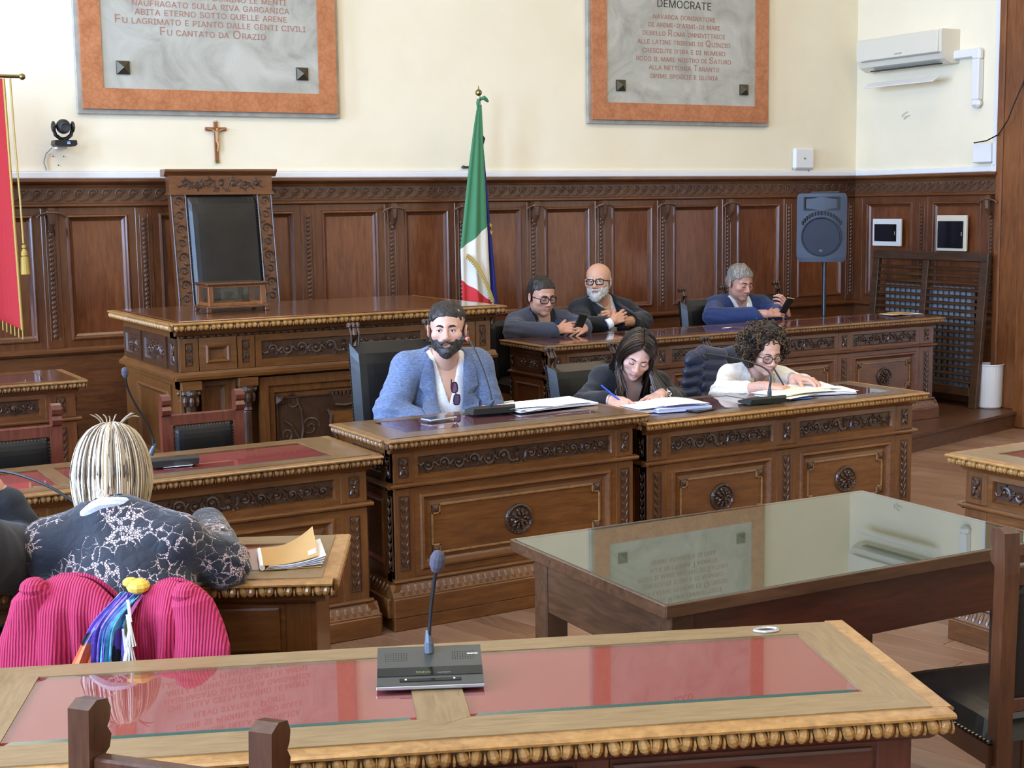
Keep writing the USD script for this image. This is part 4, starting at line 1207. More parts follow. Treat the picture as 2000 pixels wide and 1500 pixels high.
R_, K_ = 'text_red', 'text_black'
cxl, cxr = 3.09, 6.92
tablet('left marble tablet in an orange marble frame, above the crucifix', 2.195, 3.975, 2.35, 4.75, [
    (cxl, 2.853, .036, '^FU CANTATO DA ^ORAZIO', R_), (cxl, 2.918, .036, '^FU LAGRIMATO E PIANTO DALLE GENTI CIVILI', R_), (cxl, 2.975, .036, 'ABITA ETERNO SOTTO QUELLE ARENE', R_),
    (cxl, 3.030, .036, 'NAUFRAGATO SULLA RIVA GARGANICA', R_), (cxl, 3.086, .036, 'CHE DELLA CITTA DOMINO LE MENTI', R_), (cxl, 3.16, .036, 'ELEVO STATUE E ^PORTI', R_), (cxl, 3.225, .036, 'CORRE SE PUGNINI FONDO SULLE', R_),
    (cxl, 3.29, .036, '^RECCITORE DELLA REPUBBLICA', R_), (cxl, 3.355, .036, 'DELLA GLORIA ELLENICA', R_), (cxl, 3.42, .036, 'FRA CHERUSCI PROPIZI NON PETROM', R_), (cxl, 3.485, .036, '^LA VOCE SUA SI LEVO INNO AL VERO', R_), (cxl, 3.55, .036, 'DIALOGO CON ^PLATONE', R_), (cxl, 3.68, .07, 'ARCHITA', K_)])
tablet('right marble tablet in an orange marble frame, above the seated men', 6.015, 7.795, 2.35, 4.75, [
    (cxr, 2.706, .034, 'OPIME SPOGLIE E GLORIA', R_), (cxr, 2.772, .034, 'ALLA NETTUNIA ^TARANTO', R_), (cxr, 2.836, .034, 'ROGO IL MARE NOSTRO DI ^SATURO', R_), (cxr, 2.90, .034, 'CRESCIUTE D\'IRA E DI NUMERO', R_),
    (cxr, 2.966, .034, 'ALLE LATINE TRIREMI DI ^QUINZIO', R_), (cxr, 3.032, .034, 'DEBELLO ^ROMA ONNIVITTRICE', R_), (cxr, 3.098, .034, 'DI ANIMI-D\'ARMI-DI MARI', R_), (cxr, 3.160, .034, 'NAVARCA DOMINATORE', R_),
    (cxr, 3.25, .058, 'DEMOCRATE', K_), (cxr, 3.84, .052, 'ICCO', K_), (cxr, 3.93, .03, 'E', R_), (cxr, 4.0, .034, 'L\'EGLIO LA POVERTA IL NOME', R_), (cxr, 4.07, .034, 'DI SE RIVERSERO IMMORTALI', R_), (cxr, 4.14, .034, 'SERENE L\'ULTIMO CORSO DELLA VITA', R_), (cxr, 4.21, .034, 'NEL LEGNO DEGLI DEI E DECORO', R_)])

# crucifix
cf = thing('crucifix', 'small brown wooden crucifix on the wall above the throne', 'crucifix')
part(cf, 'upright', MB().box(3.078, 3.102, 9.142, 9.157, 2.045, 2.318, .002), 'crucifix_wood')
part(cf, 'crossbar', MB().box(3.018, 3.160, 9.140, 9.157, 2.255, 2.278, .002), 'crucifix_wood')
co = MB().ball((3.092, 9.126, 2.262), (.009, .009, .012), 8, 6)
co.tube([(3.09, 9.13, 2.25), (3.091, 9.128, 2.21), (3.09, 9.128, 2.18)], [.012, .012, .01], 8).tube([(3.092, 9.128, 2.185), (3.096, 9.122, 2.155), (3.09, 9.128, 2.12)], [.009, .008, .005], 7)
co.tube([(3.088, 9.13, 2.245), (3.06, 9.132, 2.262), (3.03, 9.132, 2.268)], [.006, .005, .004], 6).tube([(3.092, 9.13, 2.245), (3.12, 9.132, 2.262), (3.15, 9.132, 2.268)], [.006, .005, .004], 6)
part(cf, 'corpus', co, 'corpus')
part(cf, 'end_cap', MB().box(3.076, 3.104, 9.140, 9.157, 2.045, 2.062, .002), 'brass')
part(cf, 'end_cap', MB().box(3.082, 3.098, 9.140, 9.157, 2.312, 2.322, .002), 'silver')

# conference camera on the wall
pc = thing('video_camera', 'black swivelling video camera on a small wall bracket left of the tablet', 'camera', (2.075, 9.03, 2.14))
part(pc, 'base', MB().poly([(-.055, 0), (.055, 0), (.07, .012), (.066, .038), (-.062, .038), (-.068, .012)], -.06, .05, 'y'), 'black_plastic')
part(pc, 'status_light', MB().box(.008, .026, -.062, -.059, .014, .018, 0).box(.008, .026, -.062, -.059, .023, .027, 0), 'blue_led')
fk = MB()
for s in (-1, 1):
    fk.ball((s * .058, -.005, .12), (.014, .034, .036), 9, 7)
    fk.tube([(s * .056, 0, .105), (s * .046, 0, .07), (s * .018, 0, .048), (0, 0, .045)], [.011, .012, .012, .012], 7)
part(pc, 'fork', fk, 'black_plastic')
part(pc, 'head', MB().ball((0, -.01, .122), (.044, .052, .046), 14, 10), 'black_plastic')
part(pc, 'lens_ring', MB().lathe([(.03, 0), (.032, .012), (.026, .02), (.022, .012), (.0005, .010)], 18, axis='y', t=(0, -.05, .112)), 'charcoal')
part(pc, 'wall_bracket', MB().box(-.03, .03, .04, .127, -.012, .0, .002), 'white_plastic')
single('camera_cable', MB().tube([(2.03, 9.14, 2.14), (1.99, 9.15, 2.10), (1.975, 9.152, 2.05), (1.985, 9.152, 2.01), (1.99, 9.15, 1.996)], .0035, 6), 'grey_plastic', 'thin grey cable hanging from the wall camera to the trunking', 'cable')
for k, (x, z) in enumerate(((2.035, 2.085), (2.10, 2.085), (2.066, 2.03))):
    single('screw_hole', MB().ball((x, 9.158, z), .004, 6, 4), 'dark_slot', 'tiny dark screw hole in the wall below the camera', 'hole', group='screw holes below the wall camera')
rt = thing('router', 'white square wireless router on the back wall near the right corner', 'router', (8.178, 9.156, 2.0))
part(rt, 'case', MB().box(-.112, .112, -.045, 0, 0, .182, .018), 'white_plastic')
part(rt, 'emblem', MB().box(-.012, .012, -.0465, -.044, .085, .1, .001), 'grey_plastic')
part(rt, 'cable', MB().tube([(.06, -.02, .004), (.065, -.02, -.012), (.075, -.008, -.02)], .004, 6), 'black_plastic')
single('wall_bar', MB().box(4.93, 5.01, 9.14, 9.158, 2.012, 2.028, .002).box(4.935, 4.945, 9.138, 9.15, 2.008, 2.032, .001), 'steel_dark', 'small grey metal bar on the back wall beside the flag', 'bracket')
# air conditioner on the right wall
ac = thing('air_conditioner', 'cream split air conditioner high on the right wall', 'air conditioner', (8.798, 8.5, 2.80))
AW0, AW1 = -.47, .46
prof = [(0, 0), (-.09, .0), (-.165, .035), (-.20, .09), (-.205, .24), (-.19, .262), (0, .262)]
part(ac, 'body', (lambda q: (np.c_[q[0][:, 1], q[0][:, 0], q[0][:, 2]], q[1][:, ::-1]))(MB().poly(prof, AW0, AW1, 'x').arrays()), 'cream_plastic', smooth=25)
part(ac, 'front_cover', MB().box(-.214, -.204, AW0 + .03, AW1 - .09, .085, .25, .006), 'cream_plastic')
part(ac, 'air_vane', MB().box(-.196, -.112, AW0 + .06, AW1 - .1, .022, .03, .003, R=roty(-.55), t=(-.045, 0, -.06)), 'white_plastic')
part(ac, 'outlet_slot', MB().box(-.158, -.10, AW0 + .08, AW1 - .12, -.002, .004, 0), 'dark_slot', smooth=False)
part(ac, 'cover_gap', MB().box(-.2065, -.199, AW0 + .02, AW1 - .06, .075, .082, 0), 'grey_plastic', smooth=False)
lm = meshkit.text_mesh('SAMSUNG', .012, .001); lv = np.array(lm.vertices)
part(ac, 'nameplate', (np.c_[np.full(len(lv), -.2148) - lv[:, 2], .02 - lv[:, 0], lv[:, 1] + .105], lm.faces), 'grey_plastic', smooth=False)
du = thing('pipe_duct', 'white plastic pipe duct bending down from the air conditioner', 'duct')
part(du, 'horizontal_duct', MB().box(8.735, 8.798, 7.84, 8.05, 2.83, 2.895, .008), 'white_plastic')
part(du, 'elbow', MB().box(8.732, 8.798, 7.775, 7.86, 2.80, 2.898, .02), 'white_plastic')
part(du, 'vertical_duct', MB().box(8.735, 8.798, 7.78, 7.85, 2.50, 2.81, .008), 'white_plastic')
part(du, 'end_cap', MB().box(8.73, 8.798, 7.772, 7.858, 2.44, 2.51, .024), 'white_plastic')
single('junction_box', MB().box(8.735, 8.798, 7.64, 7.82, 2.015, 2.165, .008), 'white_plastic', 'white junction box on the right wall above the trunking corner', 'junction box')
single('wall_cable', MB().tube([(8.72, 7.79, 2.17), (8.70, 7.65, 2.18), (8.68, 7.52, 2.22), (8.66, 7.42, 2.32), (8.65, 7.35, 2.45), (8.65, 7.28, 2.58), (8.64, 7.2, 2.72)], .005, 6), 'black_matte', 'thin black cable looping from the junction box across the wooden casing', 'cable')
single('wall_hook', MB().tube([(8.79, 8.62, 2.42), (8.77, 8.60, 2.44), (8.79, 8.56, 2.46)], .004, 6).tube([(8.79, 8.60, 2.40), (8.775, 8.57, 2.42), (8.79, 8.53, 2.43)], .004, 6), 'cream_plastic', 'pair of pale painted hooks on the right wall below the air conditioner', 'hooks')
for nm, lab, y0, y1, z0, z1, m0 in (('switch_panel', 'smaller white framed black switch panel on the right wall panelling', 8.84, 8.52, 1.355, 1.582, .034), ('switch_panel', 'larger cream framed black fuse panel on the right wall panelling', 8.13, 7.825, 1.328, 1.612, .02)):
    sp = thing(nm, lab, 'electrical panel', group='electrical panels on the right wall')
    part(sp, 'housing', MB().box(8.695, 8.72, y1, y0, z0, z1, .004), 'white_plastic' if m0 > .03 else 'cream_plastic')
    part(sp, 'door', MB().box(8.688, 8.697, y1 + m0 * 1.3, y0 - m0 * .8, z0 + m0 * 1.2, z1 - m0 * 1.3 - (.02 if m0 < .03 else 0), .003), 'screen_glass')
    part(sp, 'latch', MB().box(8.684, 8.69, y1 + m0 * 1.3 + .008, y1 + m0 * 1.3 + .016, (z0 + z1) / 2 - .02, (z0 + z1) / 2 + .01, .001), 'grey_plastic')

# ------------------------------------------------------------------ flags and banner
def cloth(P, thick=.003, closed=False):
    P = np.asarray(P, float)
    du, dv = np.gradient(P, axis=0), np.gradient(P, axis=1)
    n = np.cross(du, dv); n /= np.linalg.norm(n, axis=-1, keepdims=True) + 1e-9
    A, B = P + n * thick / 2, P - n * thick / 2
    m = MB().grid(A).grid(B, flip=True)
    m.grid(np.stack([A[0], B[0]], 0), flip=True).grid(np.stack([A[-1], B[-1]], 0)).grid(np.stack([A[:, 0], B[:, 0]], 1)).grid(np.stack([A[:, -1], B[:, -1]], 1), flip=True)
    return m


FX, FY = 4.885, 8.80
fl = thing('italian_flag', 'green, white and red flag with gold fringe hanging on a pole', 'flag', group='flags right of the presiding bench')
part(fl, 'pole', MB().tube([(FX + .02, FY, D1 + .02), (FX, FY, 2.50)], .014, 10), 'pole_metal')
part(fl, 'finial', MB().ball((FX, FY, 2.525), (.024, .024, .024), 12, 8).tube([(FX, FY, 2.545), (FX, FY, 2.575)], [.006, .001], 6), 'brass')
part(fl, 'foot', MB().lathe([(.12, 0), (.12, .012), (.03, .03), (.02, .09), (.0, .09)], 18, t=(FX + .02, FY, D1)), 'brass')
part(fl, 'ribbon', MB().tube([(FX + .005, FY - .016, 2.48), (FX + .03, FY - .022, 2.49), (FX + .05, FY - .02, 2.475), (FX + .065, FY - .02, 2.462)], [.012, .016, .013, .006], 6).tube([(FX - .01, FY - .016, 2.48), (FX - .02, FY - .02, 2.45), (FX - .022, FY - .02, 2.42)], [.012, .011, .005], 6), 'flag_green')


def band(t0, t1):
    """cloth between two slanting seams; t = (height fraction at the left, at the right), None = the cloth's own edge"""
    UU, SS = np.meshgrid(np.linspace(0, 1, 40), np.linspace(0, 1, 24))
    top = t0[0] + (t0[1] - t0[0]) * UU if t0 else np.zeros_like(UU)
    bot = t1[0] + (t1[1] - t1[0]) * UU if t1 else np.ones_like(UU)
    VV = top + (bot - top) * SS
    lft = -.022 - .172 * np.clip(VV * 1.5, 0, 1) ** .85 + .03 * np.clip(VV - .8, 0, 1)
    rgt = .010 + .05 * VV ** 1.3
    xx = FX + lft + (rgt - lft) * UU + .004 * VV * np.sin(UU * 21 + 1)
    yy = FY - .022 - .018 * VV * (1 + np.sin(UU * 15 + VV * 2)) - .06 * VV * np.sin(UU * PI) ** .7
    zz = 2.44 - 1.50 * VV
    return cloth(np.stack([xx, yy, zz], -1))


part(fl, 'green_band', band(None, (.665, .555)), 'flag_green')
part(fl, 'white_band', band((.665, .555), (.81, .93)), 'flag_white')
part(fl, 'red_band', band((.81, .93), None), 'flag_red')
fm = MB(); fr = [(FX - .175 + .205 * s ** .85, FY - .105 - .02 * math.sin(s * PI), 1.40 - .33 * s ** 1.2) for s in np.linspace(0, 1, 22)]
fm.tube(fr, .012, 7)
for p in fr:
    for k in range(3):
        fm.tube([np.array(p) + [.005 * k, -.002, 0], np.array(p) + [-.014 + .005 * k, -.004, -.026]], .0035, 4, caps=False)
part(fl, 'gold_fringe', fm, 'gold_cord', kind='stuff')
ef = thing('blue_flag', 'blue flag with gold stars hanging behind the tricolour flag', 'flag', group='flags right of the presiding bench')
part(ef, 'pole', MB().tube([(FX + .06, FY + .07, D1 + .02), (FX + .028, FY + .06, 2.3)], .013, 10), 'pole_metal')
uu, ss = np.meshgrid(np.linspace(0, 1, 12), np.linspace(0, 1, 24))
xx = FX + .03 + (.028 + .085 * ss) * uu + .02 * ss + .0
part(ef, 'cloth', cloth(np.stack([xx, FY + .045 - .05 * ss * np.sin(uu * PI) + .012 * np.sin(uu * 9), 2.16 - 1.2 * ss], -1)), 'flag_blue')
stm = MB()
for (x, z) in ((FX + .082, 1.60), (FX + .086, 1.55), (FX + .112, 1.04), (FX + .108, 1.10)):
    stm.poly([(x + .02 * (1 if k % 2 == 0 else .42) * math.sin(k * PI / 5), z + .02 * (1 if k % 2 == 0 else .42) * math.cos(k * PI / 5)) for k in range(10)], FY + .012, FY + .018, 'y')
part(ef, 'stars', stm, 'star_gold', smooth=False)
part(ef, 'ribbon', MB().tube([(FX + .03, FY + .04, 2.24), (FX + .05, FY + .035, 2.21), (FX + .04, FY + .036, 2.16), (FX + .05, FY + .036, 2.10)], [.012, .015, .009, .004], 6), 'ribbon_dark')
part(ef, 'foot', MB().lathe([(.1, 0), (.1, .012), (.03, .03), (.02, .09), (.0, .09)], 18, t=(FX + .06, FY + .07, D1)), 'brass')

bn = thing('red_banner', 'red hanging banner with gold braid cut by the left edge of the photograph', 'banner')
BX, BY = 1.66, 8.62
part(bn, 'rod', MB().tube([(.75, BY, 2.52), (BX + .09, BY, 2.52)], .010, 10), 'brass')
part(bn, 'rod_knob', MB().ball((BX + .105, BY, 2.52), .019, 10, 8), 'brass')
uu, ss = np.meshgrid(np.linspace(0, 1, 40), np.linspace(0, 1, 24))
xx = BX - .86 + .86 * uu + .022 * ss * uu
zz = 2.505 - (1.44 + .10 * np.abs(uu * 2 - 1) ** 1.0 * 0 + .26 * (1 - np.abs(uu * 2 - 1)) * 0 - .14 * (1 - uu) * 0) * ss - .24 * ss * (1 - uu) * 0
zz = 2.505 - ss * (1.32 + .13 * np.clip((uu - .72) / .28, 0, 1))
part(bn, 'cloth', cloth(np.stack([xx, BY - .012 + .012 * np.sin(uu * 16) * ss, zz], -1)), 'banner_red')
part(bn, 'gold_braid', MB().tube([(BX - .002 + .022 * s, BY - .016 + .012 * math.sin(16) * s, 2.505 - 1.45 * s) for s in np.linspace(0, 1, 16)], .008, 6), 'gold_cloth')
fm = MB()
for s in np.linspace(0, 1, 12):
    p = np.array([BX + .022 - .24 * s, BY - .018, 1.055 + .13 * s])
    fm.tube([p, p + [0, 0, -.055]], .004, 5)
part(bn, 'fringe', fm, 'gold_cloth')
cd = MB().tube([(BX + .035, BY - .012, 2.51), (BX + .04, BY - .012, 2.2), (BX + .052, BY - .012, 1.8), (BX + .056, BY - .012, 1.56)], .006, 6)
part(bn, 'cord', cd, 'gold_cord')
part(bn, 'tassel', MB().lathe([(.001, 1.575), (.012, 1.57), (.013, 1.555), (.008, 1.55), (.019, 1.53), (.02, 1.51), (.014, 1.505), (.022, 1.5), (.028, 1.40), (.0, 1.40)], 12, t=(BX + .058, BY - .012, -.02)), 'gold_cloth')

# ------------------------------------------------------------------ loudspeaker on its stand, leaning grille, bucket
ls = thing('loudspeaker', 'black loudspeaker mounted on a thin stand before the right corner', 'loudspeaker', (7.34, 7.95, 0), -52, group=None)
WS, HS, ZS = .365, .50, 1.295
shell = MB()
rows = []
for dz, f in ((0, .90), (.03, .98), (.06, 1.0), (HS - .06, 1.0), (HS - .025, .99), (HS, .92)):
    z = ZS + dz
    n = 14
    ring = []
    for k in range(n + 1):
        a = -1 + 2 * k / n
        ring.append((a * WS / 2 * f, -.15 - .02 * (1 - a * a) * f, z))
    ring += [(WS / 2 * f * .72, .16, z), (-WS / 2 * f * .72, .16, z)]
    rows.append(ring)
P = np.array(rows)
shell.grid(P, close_v=True)
for r, fl_ in ((0, True), (-1, False)):
    c = P[r].mean(0); vv = np.vstack([P[r], c]); k = np.arange(len(P[r])); ff = np.c_[k, (k + 1) % len(k), np.full(len(k), len(k))]
    shell.add(vv, ff[:, ::-1] if fl_ else ff)
part(ls, 'cabinet', shell, 'speaker_blue', smooth=40)
part(ls, 'woofer_grille', MB().lathe([(.142, .0), (.146, .012), (.138, .014), (.132, .006), (.0005, .013)], 36, axis='y', t=(0, -.165, ZS + .185)), 'speaker_grille')
vents = MB()
for k in range(15):
    a = math.radians(35 + k * 110 / 14)
    vents.box(-.0055, .0055, -.178, -.16, -.015, .015, .001, R=roty(-(a - PI / 2)) if False else None, t=(.168 * math.cos(a), -.006 + .012 * abs(math.cos(a)), ZS + .19 + .168 * math.sin(a)))
part(ls, 'port_slots', vents, 'black_matte', smooth=False)
part(ls, 'horn', MB().frame(-.13, .13, ZS + .375, ZS + .475, [(0, -.170), (.012, -.168), (.04, -.13), (.045, -.12)]), 'black_matte')
lm = meshkit.text_mesh('RZ', .016, .001); lv = np.array(lm.vertices)
part(ls, 'emblem', (np.c_[lv[:, 0] - .012, -.181 - lv[:, 2], lv[:, 1] + ZS + .075], lm.faces), 'grey_plastic', smooth=False)
part(ls, 'handle', MB().tube([(-.10, 0, ZS + HS), (-.10, 0, ZS + HS + .006), (.1, 0, ZS + HS + .006), (.1, 0, ZS + HS)], .008, 6), 'charcoal')
st = thing('speaker_stand', 'thin black tripod stand carrying the loudspeaker', 'stand', (7.34, 7.95, D1))
part(st, 'pole', MB().tube([(0, 0, .35), (0, 0, ZS - D1)], .0155, 10).tube([(0, 0, .1), (0, 0, .75)], .02, 10), 'steel_dark')
part(st, 'clamp_knob', MB().ball((-.04, -.02, .74), (.025, .012, .016), 8, 6), 'black_plastic')
for a in (20, 140, 260):
    c, s = math.cos(math.radians(a)), math.sin(math.radians(a))
    part(st, 'leg', MB().tube([(0, 0, .42), (.28 * c, .28 * s, .01)], .011, 8), 'steel_dark')

gr = thing('slatted_grille', 'dark wooden slatted radiator grille leaning on the right wall', 'grille', (8.49, 8.72, D1), -90)
# local x 0..1.22 runs towards the viewer, z up, leaning back (local +y is towards the wall)
ln = math.radians(5.0)
RL = rotx(-ln)
for x0, x1, z0, z1 in ((0, .07, 0, 1.15), (.555, .615, .09, 1.14), (1.14, 1.215, 0, 1.20)):
    part(gr, 'stile', MB().box(x0, x1, 0, .04, z0, z1, .004, R=RL), 'grille_wood')
part(gr, 'top_rail', MB().box(-.0, 1.21, -.004, .044, 1.13, 1.20, .005, R=RL), 'grille_wood')
part(gr, 'bottom_rail', MB().box(.07, 1.14, 0, .036, .09, .16, .004, R=RL), 'grille_wood')
for k in range(17):
    z = .20 + k * .0545
    for a, b in ((.07, .555), (.615, 1.14)):
        part(gr, 'slat', MB().box(a, b, -.016, .016, -.005, .005, .002, R=RL @ rotx(.75), t=RL @ np.array([0, .02, z])), 'grille_wood')
rd_ = thing('radiator', 'grey ribbed radiator half hidden behind the slatted grille', 'radiator')
for k in range(16):
    part(rd_, 'rib', MB().box(8.64, 8.71, 7.72 + k * .058, 7.76 + k * .058, D1 + .1, 1.05, .012), 'radiator')
part(rd_, 'pipe', MB().tube([(8.675, 7.72, D1 + .15), (8.675, 8.66, D1 + .15)], .02, 8), 'radiator')
bk = thing('bucket', 'tall white plastic bucket standing behind the foot of the grille', 'bucket', (8.66, 7.52, D1))
part(bk, 'body', MB().lathe([(.001, .002), (.088, .002), (.096, .012), (.102, .34), (.098, .34), (.09, .02), (.001, .018)], 28), 'white_plastic')
part(bk, 'rim', MB().tube([(.104 * math.cos(a), .104 * math.sin(a), .338) for a in np.linspace(0, 2 * PI, 29)], .005, 6), 'white_plastic')
single('socket_box', MB().box(3.93, 4.06, 6.90, 6.96, D1, .64, .004), 'charcoal', 'small beige framed floor socket box beside the presiding bench', 'socket') if False else None

# ------------------------------------------------------------------ ballot box on the presiding bench
bb = thing('ballot_box', 'small wooden ballot box with glass sides on the presiding bench', 'ballot box', (2.665, 7.735, 1.171), 0)
wd, dp = .17, .105
part(bb, 'base', MB().box(-wd - .012, wd + .012, -dp - .012, dp + .012, .018, .034, .004), 'chair_wood')
for sx in (-1, 1):
    for sy in (-1, 1):
        part(bb, 'foot', MB().box(sx * wd - .014, sx * wd + .014, sy * dp - .014, sy * dp + .014, 0, .02, .003), 'chair_wood')
        part(bb, 'corner_post', MB().box(sx * (wd - .018) - .014, sx * (wd - .018) + .014, sy * (dp - .014) - .012, sy * (dp - .014) + .012, .034, .15, .002), 'pillar_wood')
for sy in (-1, 1):
    part(bb, 'rail', MB().box(-wd + .03, wd - .03, sy * (dp - .014) - .01, sy * (dp - .014) + .01, .034, .052, .002).box(-wd + .03, wd - .03, sy * (dp - .014) - .01, sy * (dp - .014) + .01, .136, .15, .002), 'pillar_wood')
    part(bb, 'glass_side', MB().add([(-wd + .03, sy * (dp - .014), .05), (wd - .03, sy * (dp - .014), .05), (wd - .03, sy * (dp - .014), .138), (-wd + .03, sy * (dp - .014), .138)], [[0, 1, 2], [0, 2, 3]]), 'glass_clear', smooth=False)
for sx in (-1, 1):
    part(bb, 'rail', MB().box(sx * (wd - .018) - .01, sx * (wd - .018) + .01, -dp + .02, dp - .02, .034, .052, .002).box(sx * (wd - .018) - .01, sx * (wd - .018) + .01, -dp + .02, dp - .02, .136, .15, .002), 'pillar_wood')
    part(bb, 'glass_side', MB().add([(sx * (wd - .018), -dp + .02, .05), (sx * (wd - .018), dp - .02, .05), (sx * (wd - .018), dp - .02, .138), (sx * (wd - .018), -dp + .02, .138)], [[0, 1, 2], [0, 2, 3]]), 'glass_clear', smooth=False)
part(bb, 'lid', MB().box(-wd - .01, wd + .01, -dp - .01, dp + .01, .15, .163, .004).box(-wd - .002, wd + .002, -dp - .002, dp + .002, .145, .152, .002), 'chair_wood')


# ------------------------------------------------------------------ microphones
def mic(label, loc, rot, stem, w=.205, d=.125, h=.042, foam='black_matte', ring='black_plastic', leds=None, front=False, head_r=.0135):
    """desk microphone: wedge base facing local -y (the sitter), gooseneck given as points in local space"""
    t = thing('microphone', label, 'microphone', loc, rot, group='desk microphones')
    prof = [(0, .002), (0, .012), (d * .45, h * .62), (d, h), (d + .004, h - .012), (d - .012, .002)]
    part(t, 'base', MB().poly(prof, -w / 2, w / 2, 'x'), 'mic_base', smooth=25)
    part(t, 'silver_edge', MB().box(-w / 2 - .001, w / 2 + .001, -.003, .002, .004, .011, .001), 'silver')
    if front:
        sl = math.atan2(h * .62 - .012, d * .45)
        nx = np.array([0, -math.sin(sl), math.cos(sl)])

        def onface(x, s):      # s along the slope in metres
            return np.array([x, s * math.cos(sl), .012 + s * math.sin(sl)])
        q = MB().box(-w / 2 + .001, w / 2 - .001, 0, .030, 0, .0012, .0004, R=rotx(sl), t=onface(0, .032) + nx * .0002)
        part(t, 'glossy_strip', q, 'mic_strip')
        part(t, 'button_bar', MB().box(-w * .29, w * .29, 0, .010, 0, .0018, .0008, R=rotx(sl), t=onface(0, .012)), 'mic_strip')
        for txt, x, s, hh, mt in (('televic', -w * .135, .040, .0075, 'text_green'), ('CONFERENCE', w * .07, .0385, .003, 'grey_plastic')):
            tm = meshkit.text_mesh(txt, hh, .0002); tv = np.array(tm.vertices)
            P = tv[:, [0, 1, 2]] @ rotx(sl).T + onface(x, s) + nx * .0016
            part(t, 'lettering', (P, tm.faces), mt, smooth=False)
        tm = meshkit.text_mesh('televic', .0055, .0002, bold=True); tv = np.array(tm.vertices)
        sl2 = math.atan2(h - h * .62, d * .55); n2 = np.array([0, -math.sin(sl2), math.cos(sl2)])
        part(t, 'lettering', (tv @ rotx(sl2).T + np.array([w * .36, d * .45 + .04, h * .62 + .04 * math.tan(sl2)]) + n2 * .0006, tm.faces), 'text_white', smooth=False)
        ic = MB()
        for x in (-w * .23, w * .225):
            ic.box(x - .002, x + .002, .004, .0075, .0018, .0024, 0, R=rotx(sl), t=onface(0, .012))
        part(t, 'button_icons', ic, 'text_white', smooth=False)
        gh = MB()
        for sx in (-1, 1):
            for i in range(9):
                for j in range(5):
                    gh.ball((sx * (w * .42 - i * .0055), d * .62 + j * .007, h * .62 + (d * .17 + j * .007) * math.tan(sl2) + .0002), (.0014, .0014, .0008), 5, 3)
        part(t, 'sound_holes', gh, 'black_matte', kind='stuff')
    if leds:
        part(t, 'red_lights', MB().box(leds[0] - .006, leds[0] + .006, d * .60, d * .66, h * .62, h * .62 + .012, .001).box(leds[1] - .006, leds[1] + .006, d * .60, d * .66, h * .62, h * .62 + .012, .001), 'red_led')
    st = np.array(stem, float); n = len(st)
    from scipy.interpolate import CubicSpline
    tt = np.linspace(0, 1, n); P = CubicSpline(tt, st)(np.linspace(0, 1, 24))
    part(t, 'gooseneck', MB().tube(P, np.r_[np.full(5, .0055), np.full(19, .0042)], 8), 'black_plastic')
    b = st[0]; dv = (P[2] - P[0]) / np.linalg.norm(P[2] - P[0])
    part(t, 'stem_socket', MB().tube([b - dv * .004, b + dv * .018, b + dv * .019, b + dv * .045], [.0105, .0105, .009, .0055], 12), 'socket_grey')
    e, dv = P[-1], (P[-1] - P[-3]) / np.linalg.norm(P[-1] - P[-3])
    fm = MB().tube([e - dv * .004, e + dv * .0, e + dv * head_r * .8, e + dv * head_r * 1.9, e + dv * head_r * 2.6, e + dv * head_r * 2.9], [.004, head_r * .62, head_r * .97, head_r, head_r * .7, .002], 12)
    part(t, 'foam_head', fm, foam)
    if leds:
        part(t, 'light_ring', MB().tube([e - dv * .012, e - dv * .001], head_r * .62, 12), 'red_led')
    return t


mic('black gooseneck microphone in the foreground with its control panel', (1.267, 2.53, .752), -26, [(.0, .118, .046), (.002, .122, .10), (.010, .118, .17), (.018, .11, .225)], w=.222, d=.14, h=.05, foam='foam_grey', front=True, head_r=.0165)
mic('black microphone with red lights before the man in the blue jacket', (3.112, 5.60, .811), 180 - 8, [(.02, .12, .045), (.018, .10, .13), (.03, -.02, .27), (.045, -.10, .325)], leds=(-.045, .035), w=.20)
mic('black gooseneck microphone curving before the curly haired woman', (4.565, 5.43, .753), 180 - 8, [(-.02, .10, .045), (-.02, .11, .13), (.02, .06, .19), (.17, -.06, .235), (.235, -.11, .24)], w=.20)
mic('black microphone with a slender stem on the left bench', (1.60, 5.49, .753), 180 - 6, [(.075, .07, .045), (.075, .08, .14), (.13, .10, .25), (.165, .12, .36)], w=.19, d=.16, foam='foam_grey')
mic('black microphone whose stem passes left of the woman in black lace', (.98, 3.92, .753), -27, [(-.05, .06, .04), (-.1, .1, .14), (-.25, .16, .22), (-.40, .2, .245)], w=.18)
# ------------------------------------------------------------------ people: implicit surfaces meshed with surface nets
def tinted(name, rough=0.5, sss=0.0, **kw):
    MAT[name] = usdkit.material(stage, f'{L}/{name}', {'a': ('attribute', {'attribute': 'tint'}), 'p': ('principled_bsdf', dict(roughness=rough, subsurface_weight=sss, subsurface_radius=(1.0, .35, .2), subsurface_scale=.006, **kw))},
                                [('a.color', 'p.base_color')], surface='p.BSDF')


tinted('skin', .48, .12)
plain('eye_white', '#d9d2cc', .25)
plain('iris', '#2b1c14', .15)
plain('brow_dark', '#1d1511', .7)
plain('lips', '#a2605a', .45)


